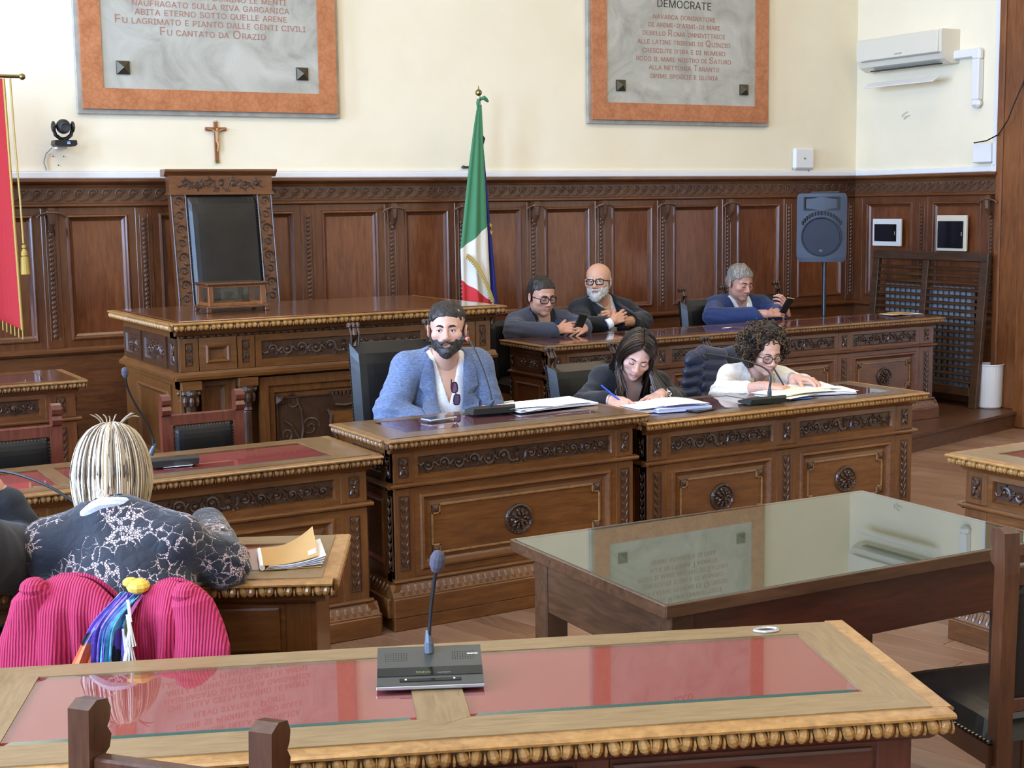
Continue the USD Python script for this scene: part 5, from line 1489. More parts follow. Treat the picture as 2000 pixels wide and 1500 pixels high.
def hairy(name, a, b, c, scale=(60, 60, 6), rough=.5, bump=.5):
    MAT[name] = usdkit.material(stage, f'{L}/{name}', {'tc': ('texture_coordinate', {}), 'mp': ('mapping', {'scale': scale}), 'n': ('noise_texture', {'scale': 1.6, 'detail': 4.0, 'distortion': .8}),
        'r': ('rgb_ramp', {'ramp': [(.3, srgb(a)), (.5, srgb(b)), (.72, srgb(c))]}), 'bp': ('bump', {'strength': bump, 'distance': .004}), 'p': ('principled_bsdf', dict(roughness=rough))},
        [('tc.object', 'mp.vector'), ('mp.vector', 'n.vector'), ('n.fac', 'r.fac'), ('r.color', 'p.base_color'), ('n.fac', 'bp.height'), ('bp.normal', 'p.normal')], surface='p.BSDF')


hairy('hair_black', '#0d0a09', '#1c1512', '#33281f')
hairy('beard_dark', '#15110f', '#2a231f', '#4a423c', scale=(90, 90, 30))
hairy('beard_white', '#8f8a84', '#b9b4ad', '#d5d1ca', scale=(90, 90, 30))
hairy('hair_grey', '#4d4740', '#7d766b', '#a8a195')
hairy('hair_brown', '#1c120d', '#33231a', '#5b4430')
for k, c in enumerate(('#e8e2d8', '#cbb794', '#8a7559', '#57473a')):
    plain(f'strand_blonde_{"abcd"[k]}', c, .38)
for k, c in enumerate(('#1d120c', '#33241a', '#5a432b')):
    plain(f'strand_curly_{"abc"[k]}', c, .45)
for k, c in enumerate(('#17100d', '#261a15', '#4a3524')):
    plain(f'strand_dark_{"abc"[k]}', c, .36)


def fabric(name, a, b, scale=220.0, rough=.85, bump=.25, stretch=(1, 1, 1), sheen=.15):
    MAT[name] = usdkit.material(stage, f'{L}/{name}', {'tc': ('texture_coordinate', {}), 'mp': ('mapping', {'scale': stretch}), 'n': ('noise_texture', {'scale': scale, 'detail': 2.0}),
        'r': ('rgb_ramp', {'ramp': [(.35, srgb(a)), (.65, srgb(b))]}), 'bp': ('bump', {'strength': bump, 'distance': .001}), 'p': ('principled_bsdf', dict(roughness=rough, sheen_weight=sheen))},
        [('tc.object', 'mp.vector'), ('mp.vector', 'n.vector'), ('n.fac', 'r.fac'), ('r.color', 'p.base_color'), ('n.fac', 'bp.height'), ('bp.normal', 'p.normal')], surface='p.BSDF')


fabric('linen_blue', '#4a5a7a', '#71809e', 70, stretch=(1, 1, 7))
fabric('navy_jacket', '#1d2233', '#2a3044', 200)
fabric('slate_jacket', '#2f3341', '#414656', 200)
fabric('black_jacket', '#0d0f15', '#171a22', 200)
fabric('blue_suit', '#16254d', '#203565', 200)
fabric('white_shirt', '#dcdce2', '#efeff2', 160)
fabric('pale_shirt', '#b9bcc4', '#d3d5d8', 160)
fabric('black_shirt', '#0b0c12', '#14151c', 200)
fabric('white_blouse', '#e3ded8', '#f3efe9', 90, bump=.5)
fabric('beige_vest', '#b3a283', '#d9cdb4', 60, bump=.6)
fabric('trousers', '#15171f', '#222531', 200)
MAT['leopard'] = usdkit.material(stage, f'{L}/leopard', {'tc': ('texture_coordinate', {}), 'nz': ('noise_texture', {'scale': 60.0}), 'mv': ('mix_vector', {'fac': .010}), 'v': ('voronoi_texture', {'scale': 62.0, 'randomness': .85}), 'r': ('rgb_ramp', {'ramp': [(0, srgb('#a48a66')), (.2, srgb('#8e7350')), (.24, srgb('#15110e')), (.47, srgb('#15110e')), (.53, srgb('#e9e2d6')), (1, srgb('#efe9de'))]}), 'p': ('principled_bsdf', {'roughness': .6})},
    [('tc.object', 'mv.a'), ('nz.color', 'mv.b'), ('mv.result', 'v.vector'), ('v.distance', 'r.fac'), ('r.color', 'p.base_color')], surface='p.BSDF')


class Field:
    def __init__(self, lo, hi, h):
        self.lo, self.h = np.array(lo, float), h
        self.n = np.maximum(4, np.ceil((np.array(hi) - lo) / h).astype(int) + 1)
        self.d = np.full(self.n, .06, np.float32)

    def block(self, lo, hi):
        a = np.clip(np.floor((np.array(lo) - self.lo) / self.h).astype(int), 0, self.n)
        b = np.clip(np.ceil((np.array(hi) - self.lo) / self.h).astype(int) + 1, 0, self.n)
        if (b <= a).any():
            return None, None
        ax = [self.lo[k] + self.h * np.arange(a[k], b[k]) for k in range(3)]
        P = np.stack(np.meshgrid(*ax, indexing='ij'), -1)
        return (slice(a[0], b[0]), slice(a[1], b[1]), slice(a[2], b[2])), P

    def mix(self, s, d, k, sub=False):
        o = self.d[s]
        if sub:
            o, d = -o, d
        if k > 0:
            hh = np.clip(.5 + .5 * (o - d) / k, 0, 1)
            r = o * (1 - hh) + d * hh - k * hh * (1 - hh)
        else:
            r = np.minimum(o, d)
        self.d[s] = -r if sub else r

    def cap(self, a, ra, b, rb, k=.015, flat=None, sub=False):
        a, b = np.array(a, float), np.array(b, float); m = max(ra, rb) + .05 + k
        s, P = self.block(np.minimum(a, b) - m, np.maximum(a, b) + m)
        if s is None:
            return self
        ba = b - a; q = P - a
        t = np.clip((q @ ba) / max(ba @ ba, 1e-12), 0, 1)
        d = np.linalg.norm(q - t[..., None] * ba, axis=-1) - (ra + (rb - ra) * t)
        self.mix(s, d.astype(np.float32), k, sub); return self

    def ell(self, c, r, k=.015, R=None, sub=False):
        c, r = np.array(c, float), np.array(r, float); m = r.max() + .05 + k
        s, P = self.block(c - m, c + m)
        if s is None:
            return self
        q = P - c
        if R is not None:
            q = q @ np.asarray(R)
        k0 = np.linalg.norm(q / r, axis=-1); k1 = np.linalg.norm(q / (r * r), axis=-1)
        d = np.where(k1 > 1e-9, k0 * (k0 - 1) / np.maximum(k1, 1e-9), -r.min())
        self.mix(s, d.astype(np.float32), k, sub); return self

    def points(self):
        ax = [self.lo[k] + self.h * np.arange(self.n[k]) for k in range(3)]
        return np.stack(np.meshgrid(*ax, indexing='ij'), -1)

    def mesh(self):
        d, n = self.d.copy(), self.n
        for ax in range(3):                      # close at the border
            for e in (0, -1):
                sl = [slice(None)] * 3; sl[ax] = e; d[tuple(sl)] = np.maximum(d[tuple(sl)], .002)
        c = n - 1
        acc = np.zeros((*c, 3), np.float32); cnt = np.zeros(c, np.float32)
        for ax in range(3):
            lo = [slice(None)] * 3; hi = [slice(None)] * 3; lo[ax] = slice(0, -1); hi[ax] = slice(1, None)
            d0, d1 = d[tuple(lo)], d[tuple(hi)]
            idx = np.argwhere((d0 < 0) != (d1 < 0))
            if not len(idx):
                continue
            v0, v1 = d0[tuple(idx.T)], d1[tuple(idx.T)]
            t = v0 / (v0 - v1)
            p = idx.astype(np.float32); p[:, ax] += t
            o = [k for k in range(3) if k != ax]
            for u in (0, -1):
                for w in (0, -1):
                    cell = idx.copy(); cell[:, o[0]] += u; cell[:, o[1]] += w
                    ok = ((cell >= 0) & (cell < c)).all(1)
                    cc = cell[ok]
                    np.add.at(acc, tuple(cc.T), p[ok]); np.add.at(cnt, tuple(cc.T), 1)
        act = cnt > 0
        ids = np.full(c, -1, np.int64); ids[act] = np.arange(act.sum())
        V = acc[act] / cnt[act][:, None] * self.h + self.lo
        F = []
        for ax in range(3):
            lo = [slice(None)] * 3; hi = [slice(None)] * 3; lo[ax] = slice(0, -1); hi[ax] = slice(1, None)
            d0, d1 = d[tuple(lo)], d[tuple(hi)]
            idx = np.argwhere((d0 < 0) != (d1 < 0))
            o = [(ax + 1) % 3, (ax + 2) % 3]
            ok = (idx[:, o[0]] > 0) & (idx[:, o[1]] > 0) & (idx[:, o[0]] < c[o[0]]) & (idx[:, o[1]] < c[o[1]])
            idx = idx[ok]
            inside = d0[tuple(idx.T)] < 0
            q = []
            for u, w in ((0, 0), (-1, 0), (-1, -1), (0, -1)):
                cell = idx.copy(); cell[:, o[0]] += u; cell[:, o[1]] += w
                q.append(ids[tuple(cell.T)])
            q = np.stack(q, 1)
            q = np.where(inside[:, None], q, q[:, ::-1])
            F.append(q)
        F = np.vstack(F)
        F = np.vstack([F[:, [0, 1, 2]], F[:, [0, 2, 3]]])
        return V.astype(float), F


def nrm(v):
    v = np.asarray(v, float); return v / (np.linalg.norm(v) + 1e-12)


def basis(fwd, up):
    """columns: right, forward, up"""
    f = nrm(fwd); r = nrm(np.cross(f, up)); u = np.cross(r, f)
    return np.stack([r, f, u], 1)


def head_mesh(o, neck_end=(0, -.045, -.21)):
    """head in its own frame: x right, y forward, z up, origin between the ears at eye level"""
    w, j = o.get('w', 1.06), o.get('jaw', 1.0)
    ne = np.array(neck_end, float)
    lo = np.minimum((-.108, -.135, -.15), ne - .075); hi = np.maximum((.108, .135, .145), ne + .03)
    F = Field(lo, hi, .0036)
    F.ell((0, -.012, .045), (.076 * w, .096, .081), .02)
    F.ell((0, .026, -.022), (.063 * w, .062, .088), .02)
    F.ell((0, .020, -.060), (.057 * w * j, .062, .050), .018)
    F.ell((0, .066, -.096), (.026 * j, .021, .019), .018)
    for s in (-1, 1):
        F.ell((s * .042 * w, .054, -.022), (.024, .026, .022), .015)
        F.cap((0, .079, .024), .012, (s * .042, .064, .022), .011, .012)
        F.ell((s * .031, .096, .001), (.019, .016, .0115), .010, sub=True)
        F.ell((s * .031, .0725, .001), (.0145, .0145, .0135), .004)
    F.cap((0, .083, .014), .008, (0, .102, -.028), .0105, .008)
    F.ell((0, .102, -.0325), (.0135, .0125, .011), .007)
    for s in (-1, 1):
        F.ell((s * .0130, .093, -.037), (.0085, .010, .008), .005)
        F.cap((0, .0885, -.0608), .0052, (s * .022, .079, -.0640), .0030, .006)
        F.cap((0, .0875, -.0722), .0058, (s * .019, .079, -.0690), .0030, .006)
        R = roty(s * .12) @ rotz(-s * .35)
        F.ell((s * .078 * w, -.006, -.006), (.008, .019, .032), .006, R=R)
        F.ell((s * .085 * w, .000, -.004), (.006, .010, .018), .004, R=R, sub=True)
    F.cap((-.021, .092, -.0666), .0016, (.021, .092, -.0666), .0016, .002, sub=True)
    if o.get('open'):
        F.ell((0, .093, -.0685), (.014, .02, .005), .003, sub=True)
    F.cap((0, -.022, -.055), .055 * o.get('neck', 1.0), ne, .060 * o.get('neck', 1.0), .02)
    v, f = F.mesh()
    base = np.array(srgb(o.get('skin', '#c79a80')))
    col = np.tile(base, (len(v), 1))
    lips = np.exp(-((v[:, 2] + .0665) / .0085) ** 2 * 1.2) * (np.abs(v[:, 0]) < .025) * (v[:, 1] > .070)
    red = np.array(srgb(o.get('lip', '#a4635c')))
    col = col * (1 - lips[:, None] * .8) + red * lips[:, None] * .8
    ch = np.exp(-(((np.abs(v[:, 0]) - .042) / .02) ** 2 + ((v[:, 2] + .028) / .02) ** 2)) * (v[:, 1] > .03) + np.exp(-((v[:, 0] / .014) ** 2 + ((v[:, 2] + .032) / .014) ** 2)) * (v[:, 1] > .09)
    col = col * (1 - .22 * ch[:, None]) + np.array(srgb('#c0705f')) * .22 * ch[:, None]
    if o.get('stubble'):
        sb = np.clip((-.045 - v[:, 2]) / .015, 0, 1) * np.clip((v[:, 1] + .02) / .02, 0, 1) * np.clip((v[:, 2] + .15) / .03, 0, 1) * (1 - lips)
        col = col * (1 - o['stubble'] * sb[:, None]) + np.array(srgb('#57473f')) * o['stubble'] * sb[:, None]
    return v, f, col


def hand_field(h, W, fwd, nrml, curls, thumb, flip, r=1.0):
    """hand capsules into a field. W wrist, fwd to the knuckles, nrml out of the palm, flip=+1 thumb on the right of (fwd x nrml)"""
    f = nrm(fwd); n = nrm(np.asarray(nrml) - f * np.dot(nrml, f)); s = np.cross(f, n) * flip
    prims = []
    kn = []
    for i, (off, ln) in enumerate(((.031, .092), (.010, .096), (-.011, .091), (-.031, .082))):
        k = W + f * ln + s * off; kn.append(k)
        prims.append((W + s * off * .5 + f * .01, .0145, k, .0105, .010))
    for i, k in enumerate(kn):
        L3 = [(.043, .027, .021), (.047, .031, .023), (.043, .029, .022), (.034, .022, .019)][i]
        a = 0.0; p = k; rad = [.0092, .0094, .0090, .0080][i]
        spread = (1.5 - i) * .06
        for q, (ll, c) in enumerate(zip(L3, curls[i] if isinstance(curls[0], (tuple, list)) else curls)):
            a += c
            d = nrm(f * math.cos(a) + n * math.sin(a) + s * spread)
            e = p + d * ll
            prims.append((p, rad, e, rad * .9, .0035)); p = e; rad *= .9
    base = W + f * .025 + s * .026
    a1, a2, out = thumb
    p = base; rad = .0125
    for ll, ang in ((.042, a1), (.032, a1 + a2), (.026, a1 + 1.7 * a2)):
        d = nrm(f * math.cos(ang) * .8 + s * math.cos(ang * .8) * out + n * math.sin(ang))
        e = p + d * ll; prims.append((p, rad, e, rad * .88, .006)); p = e; rad *= .86
    lo = np.min([np.minimum(a, c) for a, _, c, _, _ in prims], 0) - .03; hi = np.max([np.maximum(a, c) for a, _, c, _, _ in prims], 0) + .03
    F = Field(lo, hi, h)
    for a, ra, b, rb, k in prims:
        F.cap(a, ra * r, b, rb * r, k)
    F.cap(W - f * .05, .026 * r, W + f * .015, .025 * r, .012)
    v, fc = F.mesh()
    return v, fc


def glasses(w=.026, hgt=.019, square=.6, z=.0, y=.098, tint='lens', thick=.0026):
    """spectacles in the head frame: two rims, bridge, temples"""
    rims = MB(); ls = MB()
    an = np.linspace(0, 2 * PI, 29)
    for s in (-1, 1):
        c, q = np.cos(an), np.sin(an)
        e = square
        X = s * .033 + w * np.sign(c) * np.abs(c) ** e; Z = z + hgt * np.sign(q) * np.abs(q) ** e
        Y = y - .010 * (np.abs(X) / .06) ** 2 * 1.6
        rims.tube(np.c_[X, Y, Z], thick, 6, caps=False)
        v = np.vstack([np.c_[X, Y, Z], [[s * .033, y - .003, z]]]); k = np.arange(28)
        ls.add(v, np.c_[k, (k + 1), np.full(28, 29)])
        rims.tube([(s * .058, y - .012, z + .008), (s * .073, y - .03, z + .008), (s * .080, .0, z + .006), (s * .080, -.02, z - .006)], thick * .9, 6)
    rims.tube([(-.009, y, z + .004), (0, y + .002, z + .007), (.009, y, z + .004)], thick, 6)
    return rims, ls


class Person:
    def __init__(self, label, base, head, look, o, joints, name='person'):
        """base: thing origin (world). head: world centre. look: world direction the face points to; o: options; joints in world coordinates"""
        self.t = thing(name, label, 'person', base)
        self.B = np.array(base, float); self.o = o
        self.J = {k: np.array(p, float) - self.B for k, p in joints.items()}
        self.H = np.array(head, float) - self.B
        up = np.array(o.get('up', (0, 0, 1.0)), float)
        self.R = basis(look, up); self.s = o.get('scale', 1.0)

    def hw(self, v):
        return (np.asarray(v, float) * self.s) @ self.R.T + self.H

    def body(self, hands=()):
        ne = (self.R.T @ (self.J['neck'] + self.frame() @ np.array([0, -.004, -.055]) - self.H)) / self.s
        v, f, c = head_mesh(self.o, ne)
        allv, allf, allc, n = [self.hw(v)], [f], [c], len(v)
        skin = np.array(srgb(self.o.get('skin', '#c79a80')))
        J = self.J
        F = self.torso_field(.014, 0.0, arms=True)
        v2, f2 = F.mesh(); allv.append(v2); allf.append(f2 + n); allc.append(np.tile(skin, (len(v2), 1))); n += len(v2)
        for (W, fwd, nr, curls, th, flip) in hands:
            v3, f3 = hand_field(.0038, np.array(W, float) - self.B, np.array(fwd, float), np.array(nr, float), curls, th, flip, self.o.get('hand', 1.0))
            allv.append(v3); allf.append(f3 + n); allc.append(np.tile(skin * [1.0, .97, .95], (len(v3), 1))); n += len(v3)
        part(self.t, 'body', (np.vstack(allv), np.vstack(allf)), 'skin', smooth=80, colors=np.vstack(allc))
        # eyes and brows
        W_ = lambda q: (self.hw(q[0]), q[1])
        sc = np.array(srgb(self.o.get('skin', '#c79a80')))
        for s in (-1, 1):
            c0 = np.array([s * .031, .0757, .001])
            opn = self.o.get('eyes', True)
            if opn:
                e = part(self.t, 'eye', W_(MB().ball(c0, .0124, 14, 10).arrays()), 'eye_white', smooth=True)
                gz = nrm(np.array(self.o.get('gaze', (0, 1, 0)), float))
                part(e, 'iris', W_(MB().ball(c0 + gz * .0082, (.0064, .0050, .0064), 12, 8).arrays()), 'iris', smooth=True)
            th = np.linspace(0, PI, 13); lo_ = .0052 if opn else -.0045
            lid, lash = [], []
            for t in th:
                x = -.0138 * math.cos(t); k = math.sin(t)
                zl = -.0015 + (lo_ + .0015) * k
                row = []
                for q in np.linspace(0, 1, 6):
                    z = zl + (.0125 * k + .001 - zl) * q
                    y = math.sqrt(max(.0133 ** 2 - min(x * x + z * z, .0132 ** 2), 0))
                    row.append(c0 + [x, y + .0004, z])
                lid.append(row); lash.append(np.array(row[0]) + [0, .0008, 0])
            lm = MB().grid(np.array(lid), flip=True).arrays()
            part(self.t, 'eyelid', W_(lm), 'skin', smooth=True, colors=np.tile(sc * [.93, .84, .82], (len(lm[0]), 1)))
            part(self.t, 'eyelashes', W_(MB().tube(lash, .0013 if not self.o.get('lash') else .0018, 5).arrays()), 'brow_dark', smooth=True)
        bt = self.o.get('brow', .0042)
        for s in (-1, 1):
            b = MB().tube([(s * .012, .0885, .0185), (s * .019, .0890, .0215), (s * .028, .0870, .0240), (s * .037, .0815, .0240), (s * .049, .0710, .0185)], [bt * .6, bt, bt, bt * .85, bt * .3], 7)
            part(self.t, 'eyebrow', (lambda q: (self.hw(q[0]), q[1]))(b.arrays()), self.o.get('brow_mat', 'brow_dark'), smooth=True)

    def frame(self):
        J = self.J
        up = nrm(J['neck'] - J['pelvis']); x = J['sr'] - J['sl']; x = nrm(x - up * (x @ up)); y = np.cross(up, x)
        return np.stack([x, y, up], 1)       # sr is on the +x side, y forward

    def torso_field(self, h, off, arms=True, slim=1.0, wrist=.0, prims=None, arm_r=(.058, .046, .034)):
        J = self.J; T = self.frame(); N = J['neck']; b = self.o.get('bulk', 1.0) * slim
        sw = np.linalg.norm(J['sr'] - J['sl'])
        pts = [J[k] for k in ('neck', 'pelvis', 'sl', 'sr')] + ([J[k] for k in ('el', 'er', 'wl', 'wr')] if arms else [])
        lo = np.min(pts, 0) - .22; hi = np.max(pts, 0) + .22
        F = Field(lo, hi, h)

        def w(p):
            return N + T @ np.array(p)
        ln = np.linalg.norm(J['neck'] - J['pelvis'])
        F.ell(w((0, .005, -.20)), (sw * .46 + off, .118 * b + off, .21 + off), .05, R=T)
        F.ell(w((0, .022, -.36)), (.150 * b + off, .130 * b + off, .19 + off), .06, R=T)
        F.ell(w((0, .012, -ln + .02)), (.165 * b + off, .135 * b + off, .14 + off), .06, R=T)
        F.cap(J['sl'], .060 * b + off, J['sr'], .060 * b + off, .05)
        for k in ('sl', 'sr'):
            F.cap(N + T @ np.array([0, -.012, .015]), .046 + off, J[k] + T[:, 2] * .012, .050 + off, .05)
        if arms:
            for sd in 'lr':
                F.cap(J['s' + sd], arm_r[0] * b + off, J['e' + sd], arm_r[1] * b + off, .016)
                wv = J['w' + sd]; wv = wv - nrm(wv - J['e' + sd]) * wrist
                F.cap(J['e' + sd], arm_r[1] * b + off, wv, arm_r[2] + off, .022)
        return F

    def garment(self, name, mat, off, h=.0085, v_top=None, v_bot=None, depth=-.35, lapel=0.0, fold=.006, freq=11.0, seed=1, arms=True, wrist=.02, slim=1.0, arm_r=(.060, .050, .037), shift=0.0, smooth=75, quilt=0.0, sleeve_end=None, hi=None):
        F = self.torso_field(h, off, arms, slim, wrist, arm_r=arm_r)
        P = F.points().reshape(-1, 3)
        d = F.d.reshape(-1)
        near = np.abs(d) < .035
        Q = P[near]; T = self.frame(); N = self.J['neck']
        q = (Q - N) @ T
        dd = d[near].astype(float)
        nz = meshkit.fbm(Q * [freq, freq, freq * .8], 3, seed) - .5
        el = np.zeros(len(Q))
        if arms:
            for e in ('el', 'er'):
                el += np.exp(-(np.linalg.norm(Q - self.J[e], axis=1) / .11) ** 2)
        nz2 = np.sin((Q @ np.array([.35, .25, .9])) * 150 + 6 * meshkit.noise(Q * 9, seed + 3))
        dd = dd + fold * 2 * nz + el * fold * .55 * nz2
        x = q[:, 0] - shift; z = q[:, 2]; front = q[:, 1] > .0
        if lapel and v_top:
            wv = v_bot + (v_top - v_bot) * np.clip(1 - z / depth, 0, 1)
            m = np.clip(1 - np.abs(np.abs(x) - wv - .036) / .034, 0, 1) ** .35 * (z > depth) * (z < .09) * front
            dd = dd - lapel * m
        if v_top is not None:
            wv = v_bot + (v_top - v_bot) * np.clip(1 - z / depth, -.2, 1)
            wv = np.where(z > .0, v_top + z * .3, wv)
            open_ = np.where(front & (z < .16), wv - np.abs(x), -1.0)
            dd = np.maximum(dd, open_)
        # neckline: open the top around the neck
        rn = np.linalg.norm(q[:, :2] - [0, -.005], axis=1)
        dd = np.where(q[:, 2] > .02, np.maximum(dd, np.minimum(.06 + off * .5 - rn, 1) * (q[:, 2] > .03) - (q[:, 2] <= .03)), dd)
        d[near] = dd
        F.d = d.reshape(F.n)
        v, f = F.mesh()
        self.last = (v - N) @ T
        return part(self.t, name, (v, f), mat, smooth=smooth)

    def lapels(self, mat, v_top, v_bot, depth, wide=.075, lift=.007, shift=0.0, z_top=.035):
        """two notched lapels lying on the jacket made last"""
        from scipy.spatial import cKDTree
        T = self.frame(); N = self.J['neck']; V = self.last
        V = V[V[:, 1] > -.03]; tree = cKDTree(V[:, [0, 2]])
        wd = lambda t: np.interp(t, [0, .16, .34, .36, .44, 1], [.030, wide * .72, wide * .95, wide * .60, wide * 1.05, .006])
        for s in (-1, 1):
            rows = []
            for t in np.linspace(0, 1, 26):
                z = z_top + (depth - z_top) * t
                inner = np.interp(z, [depth, 0, z_top], [v_bot, v_top, v_top + .006]) - .003
                row = []
                for q in np.linspace(0, 1, 7):
                    x = s * (inner + wd(t) * q) + shift
                    zz = z + .018 * q * (t < .36)
                    i = tree.query_ball_point((x, zz), .014)
                    y = V[i, 1].max() if i else V[tree.query((x, zz))[1], 1]
                    row.append((x, y + lift * (.9 + .5 * math.sin(q * PI)), zz))
                rows.append(row)
            P = np.array(rows)
            for _ in range(3):
                P[1:-1, :, 1] = (P[:-2, :, 1] + 2 * P[1:-1, :, 1] + P[2:, :, 1]) / 4
                P[:, 1:-1, 1] = (P[:, :-2, 1] + 2 * P[:, 1:-1, 1] + P[:, 2:, 1]) / 4
            part(self.t, 'lapel', cloth(P @ T.T + N, .004), mat, smooth=50)


    def collar(self, mat, spread=.05, height=.05, drop=.075, r=.064, name='collar', off=.0):
        """shirt collar: stand round the neck and two pointed flaps"""
        T = self.frame(); N = self.J['neck']; m = MB()
        a = np.linspace(-2.45, 2.45, 33)          # 0 = back of the neck
        top, low = [], []
        for t in a:
            x, y = r * math.sin(t), -r * .95 * math.cos(t) - .002
            k = np.clip((abs(t) - 1.5) / .95, 0, 1)
            top.append((x * .96, y + .0, .052 - .034 * k))
            sp = .020 + .010 * k
            low.append((x * (1 + .30) + np.sign(x) * .012 * k, y * (1.22) + .012 * k, .018 - drop * k ** 1.2))
        top, low = np.array(top), np.array(low)
        mid = (top * .5 + low * .5) + np.c_[top[:, :2] * .10, np.full(len(top), .008)]
        P = np.stack([top, mid, low], 0)
        P = P @ T.T + N
        m.merge(cloth(P, .0035))
        part(self.t, name, m, mat, smooth=60)

    def cap_hair(self, mat, shells, cut, noise=(26, .010), h=.0042, name='hair', pad=.035):
        """hair as an implicit cap in the head frame. shells: ellipsoids; cut: function(points)->distance that is positive where there is no hair"""
        F = Field((-.15, -.17, -.2), (.15, .15, .2), h)
        for c, r in shells:
            F.ell(c, r, .02)
        P = F.points().reshape(-1, 3); d = F.d.reshape(-1); near = np.abs(d) < .03
        Q = P[near]
        dd = d[near] + noise[1] * 2 * (meshkit.fbm(Q * [noise[0], noise[0], noise[0] * .6], 3, 5) - .5)
        d[near] = np.maximum(dd, cut(Q))
        F.d = d.reshape(F.n)
        v, f = F.mesh()
        return part(self.t, name, (self.hw(v), f), mat, smooth=70)

    def strands(self, name, groups):
        """groups: (material, list of point arrays in world-local coordinates, radius)"""
        for mat, curves, r in groups:
            m = MB()
            for c in curves:
                c = np.asarray(c); rr = r * np.r_[.6, np.ones(len(c) - 2), .25]
                m.tube(c, rr, 4, caps=False)
            part(self.t, name, m, mat, smooth=80)

    def legs(self, mat='trousers', seat=None, front=(0, -1, 0)):
        J = self.J; T = self.frame(); P = J['pelvis']
        f = nrm(front); r = T[:, 0]
        lo, hi = P - .62, P + .62; lo[2] = -.02 ; hi[2] = P[2] + .14
        F = Field(lo, hi, .016)
        for s in (-1, 1):
            hip = P + r * s * .09 - np.array([0, 0, .02]); kn = hip + f * .36 + r * s * .05; kn[2] = max(.44, P[2] - .06)
            ft = kn + f * .02; ft[2] = .07
            F.cap(hip, .085, kn, .062, .03).cap(kn, .062, ft, .045, .02).cap(ft - [0, 0, .015], .042, ft + f * .14 - [0, 0, .025], .036, .02)
        part(self.t, 'trousers', F.mesh(), mat, smooth=75)

    def spectacles(self, mat, **kw):
        rims, ls = glasses(**kw)
        g = part(self.t, 'spectacles', (self.hw(rims.arrays()[0]), rims.arrays()[1]), mat)
        part(g, 'lens', (self.hw(ls.arrays()[0]), ls.arrays()[1]), kw.get('tint', 'lens'), smooth=False)

    def beard(self, mat, full=1.0, name='beard', grow=.009, mouth=True, low=0.0):
        F = Field((-.1, -.05, -.16), (.1, .14, .02), .0036)
        w = self.o.get('w', 1.0)
        F.ell((0, .020, -.062), (.057 * w + grow, .062 + grow, .050 + grow), .018)
        F.ell((0, .066, -.098), (.030 + grow, .023 + grow, .024 + grow + low), .02)
        F.ell((0, .026, -.030), (.063 * w + grow * .6, .062 + grow * .4, .088), .015)
        F.cap((-.022, .086, -.054), .010, (.022, .086, -.054), .010, .008)
        P = F.points().reshape(-1, 3); d = F.d.reshape(-1); near = np.abs(d) < .03; Q = P[near]
        dd = d[near] + .005 * (meshkit.fbm(Q * 60, 3, 9) - .5) * 2
        x, y, z = Q.T
        line = -.050 + np.clip((np.abs(x) - .035) / .03, 0, 1) ** 1.3 * .058      # cheek line rises to the sideburn
        cut = z - line
        cut = np.where((np.abs(x) < .028) & (y > .06), z + .047 + .10 * np.abs(x), cut)
        cut = np.maximum(cut, -.012 - y)
        if mouth:
            cut = np.maximum(cut, np.where(y > .055, 1 - np.sqrt((x / .021) ** 2 + ((z + .0672) / .0085) ** 2), -1) * .01)
        d[near] = np.maximum(dd, cut)
        F.d = d.reshape(F.n)
        v, f = F.mesh()
        part(self.t, name, (self.hw(v), f), mat, smooth=70)
def hairline(front, temple, side, nape=-.07, ear=.0):
    ys = [-.2, -.06, -.03, .0 + ear, .03, .055, .075, .12]
    zs = [nape, nape, -.04, side, temple - .012, temple, front, front + .004]
    return lambda Q: np.interp(Q[:, 1], ys, zs) - .35 * np.clip(np.abs(Q[:, 0]) - .045, 0, .02) * (Q[:, 1] > .05) - Q[:, 2]


def caps(w=1.06, up=0.0):
    return [((0, -.013, .047 + up), (.0785 * w, .102, .087)), ((0, -.045, -.01), (.068 * w, .067, .075))]


RELAX = (.35, .45, .3)

# 1 -- the speaker
p = Person('bearded man in a blue linen jacket speaking into the microphone at the tall front bench', (3.05, 6.05, 0), (3.062, 5.86, 1.168), (-3.3, -5.55, .15),
           dict(skin='#d0a088', w=1.13, jaw=1.10, open=True, brow=.0050, gaze=(.10, 1, -.02), scale=.985, bulk=1.02, neck=1.08),
           dict(neck=(3.090, 5.96, 1.005), sl=(3.262, 5.95, .965), sr=(2.925, 6.0, .975), el=(3.315, 5.90, .74), er=(2.80, 5.95, .79), wl=(3.10, 5.80, .64), wr=(2.98, 5.80, .70), pelvis=(3.10, 6.07, .53)))
p.body([((3.08, 5.80, .64), (-.6, -.5, -.2), (0, 0, -1), RELAX, (.3, .3, .5), -1), ((3.0, 5.79, .70), (.7, -.4, -.2), (0, 0, -1), RELAX, (.3, .3, .5), 1)])
p.garment('shirt', 'white_shirt', .008, v_top=.050, v_bot=.003, depth=-.16, arms=False, fold=.003, h=.007)
p.collar('white_shirt', drop=.10, r=.070)
p.garment('jacket', 'linen_blue', .020, v_top=.078, v_bot=.05, depth=-.62, fold=.010, freq=9, seed=4, arm_r=(.060, .056, .046))
p.lapels('linen_blue', .078, .05, -.40, wide=.085)
p.cap_hair('hair_black', [((0, -.013, .050), (.088, .100, .088)), ((0, -.045, -.01), (.077, .066, .075))], hairline(.066, .050, -.02, -.06), noise=(34, .014))
p.beard('beard_dark', grow=.007, low=.006)
p.legs()
T = p.frame(); part(p.t, 'lapel_pin', MB().merge(MB().poly([(0, 0), (.006, .008), (0, .016), (-.006, .008)], -.002, .002, 'y'), R=T, t=p.J['neck'] + T @ np.array([-.125, .13, -.13])), 'silver')

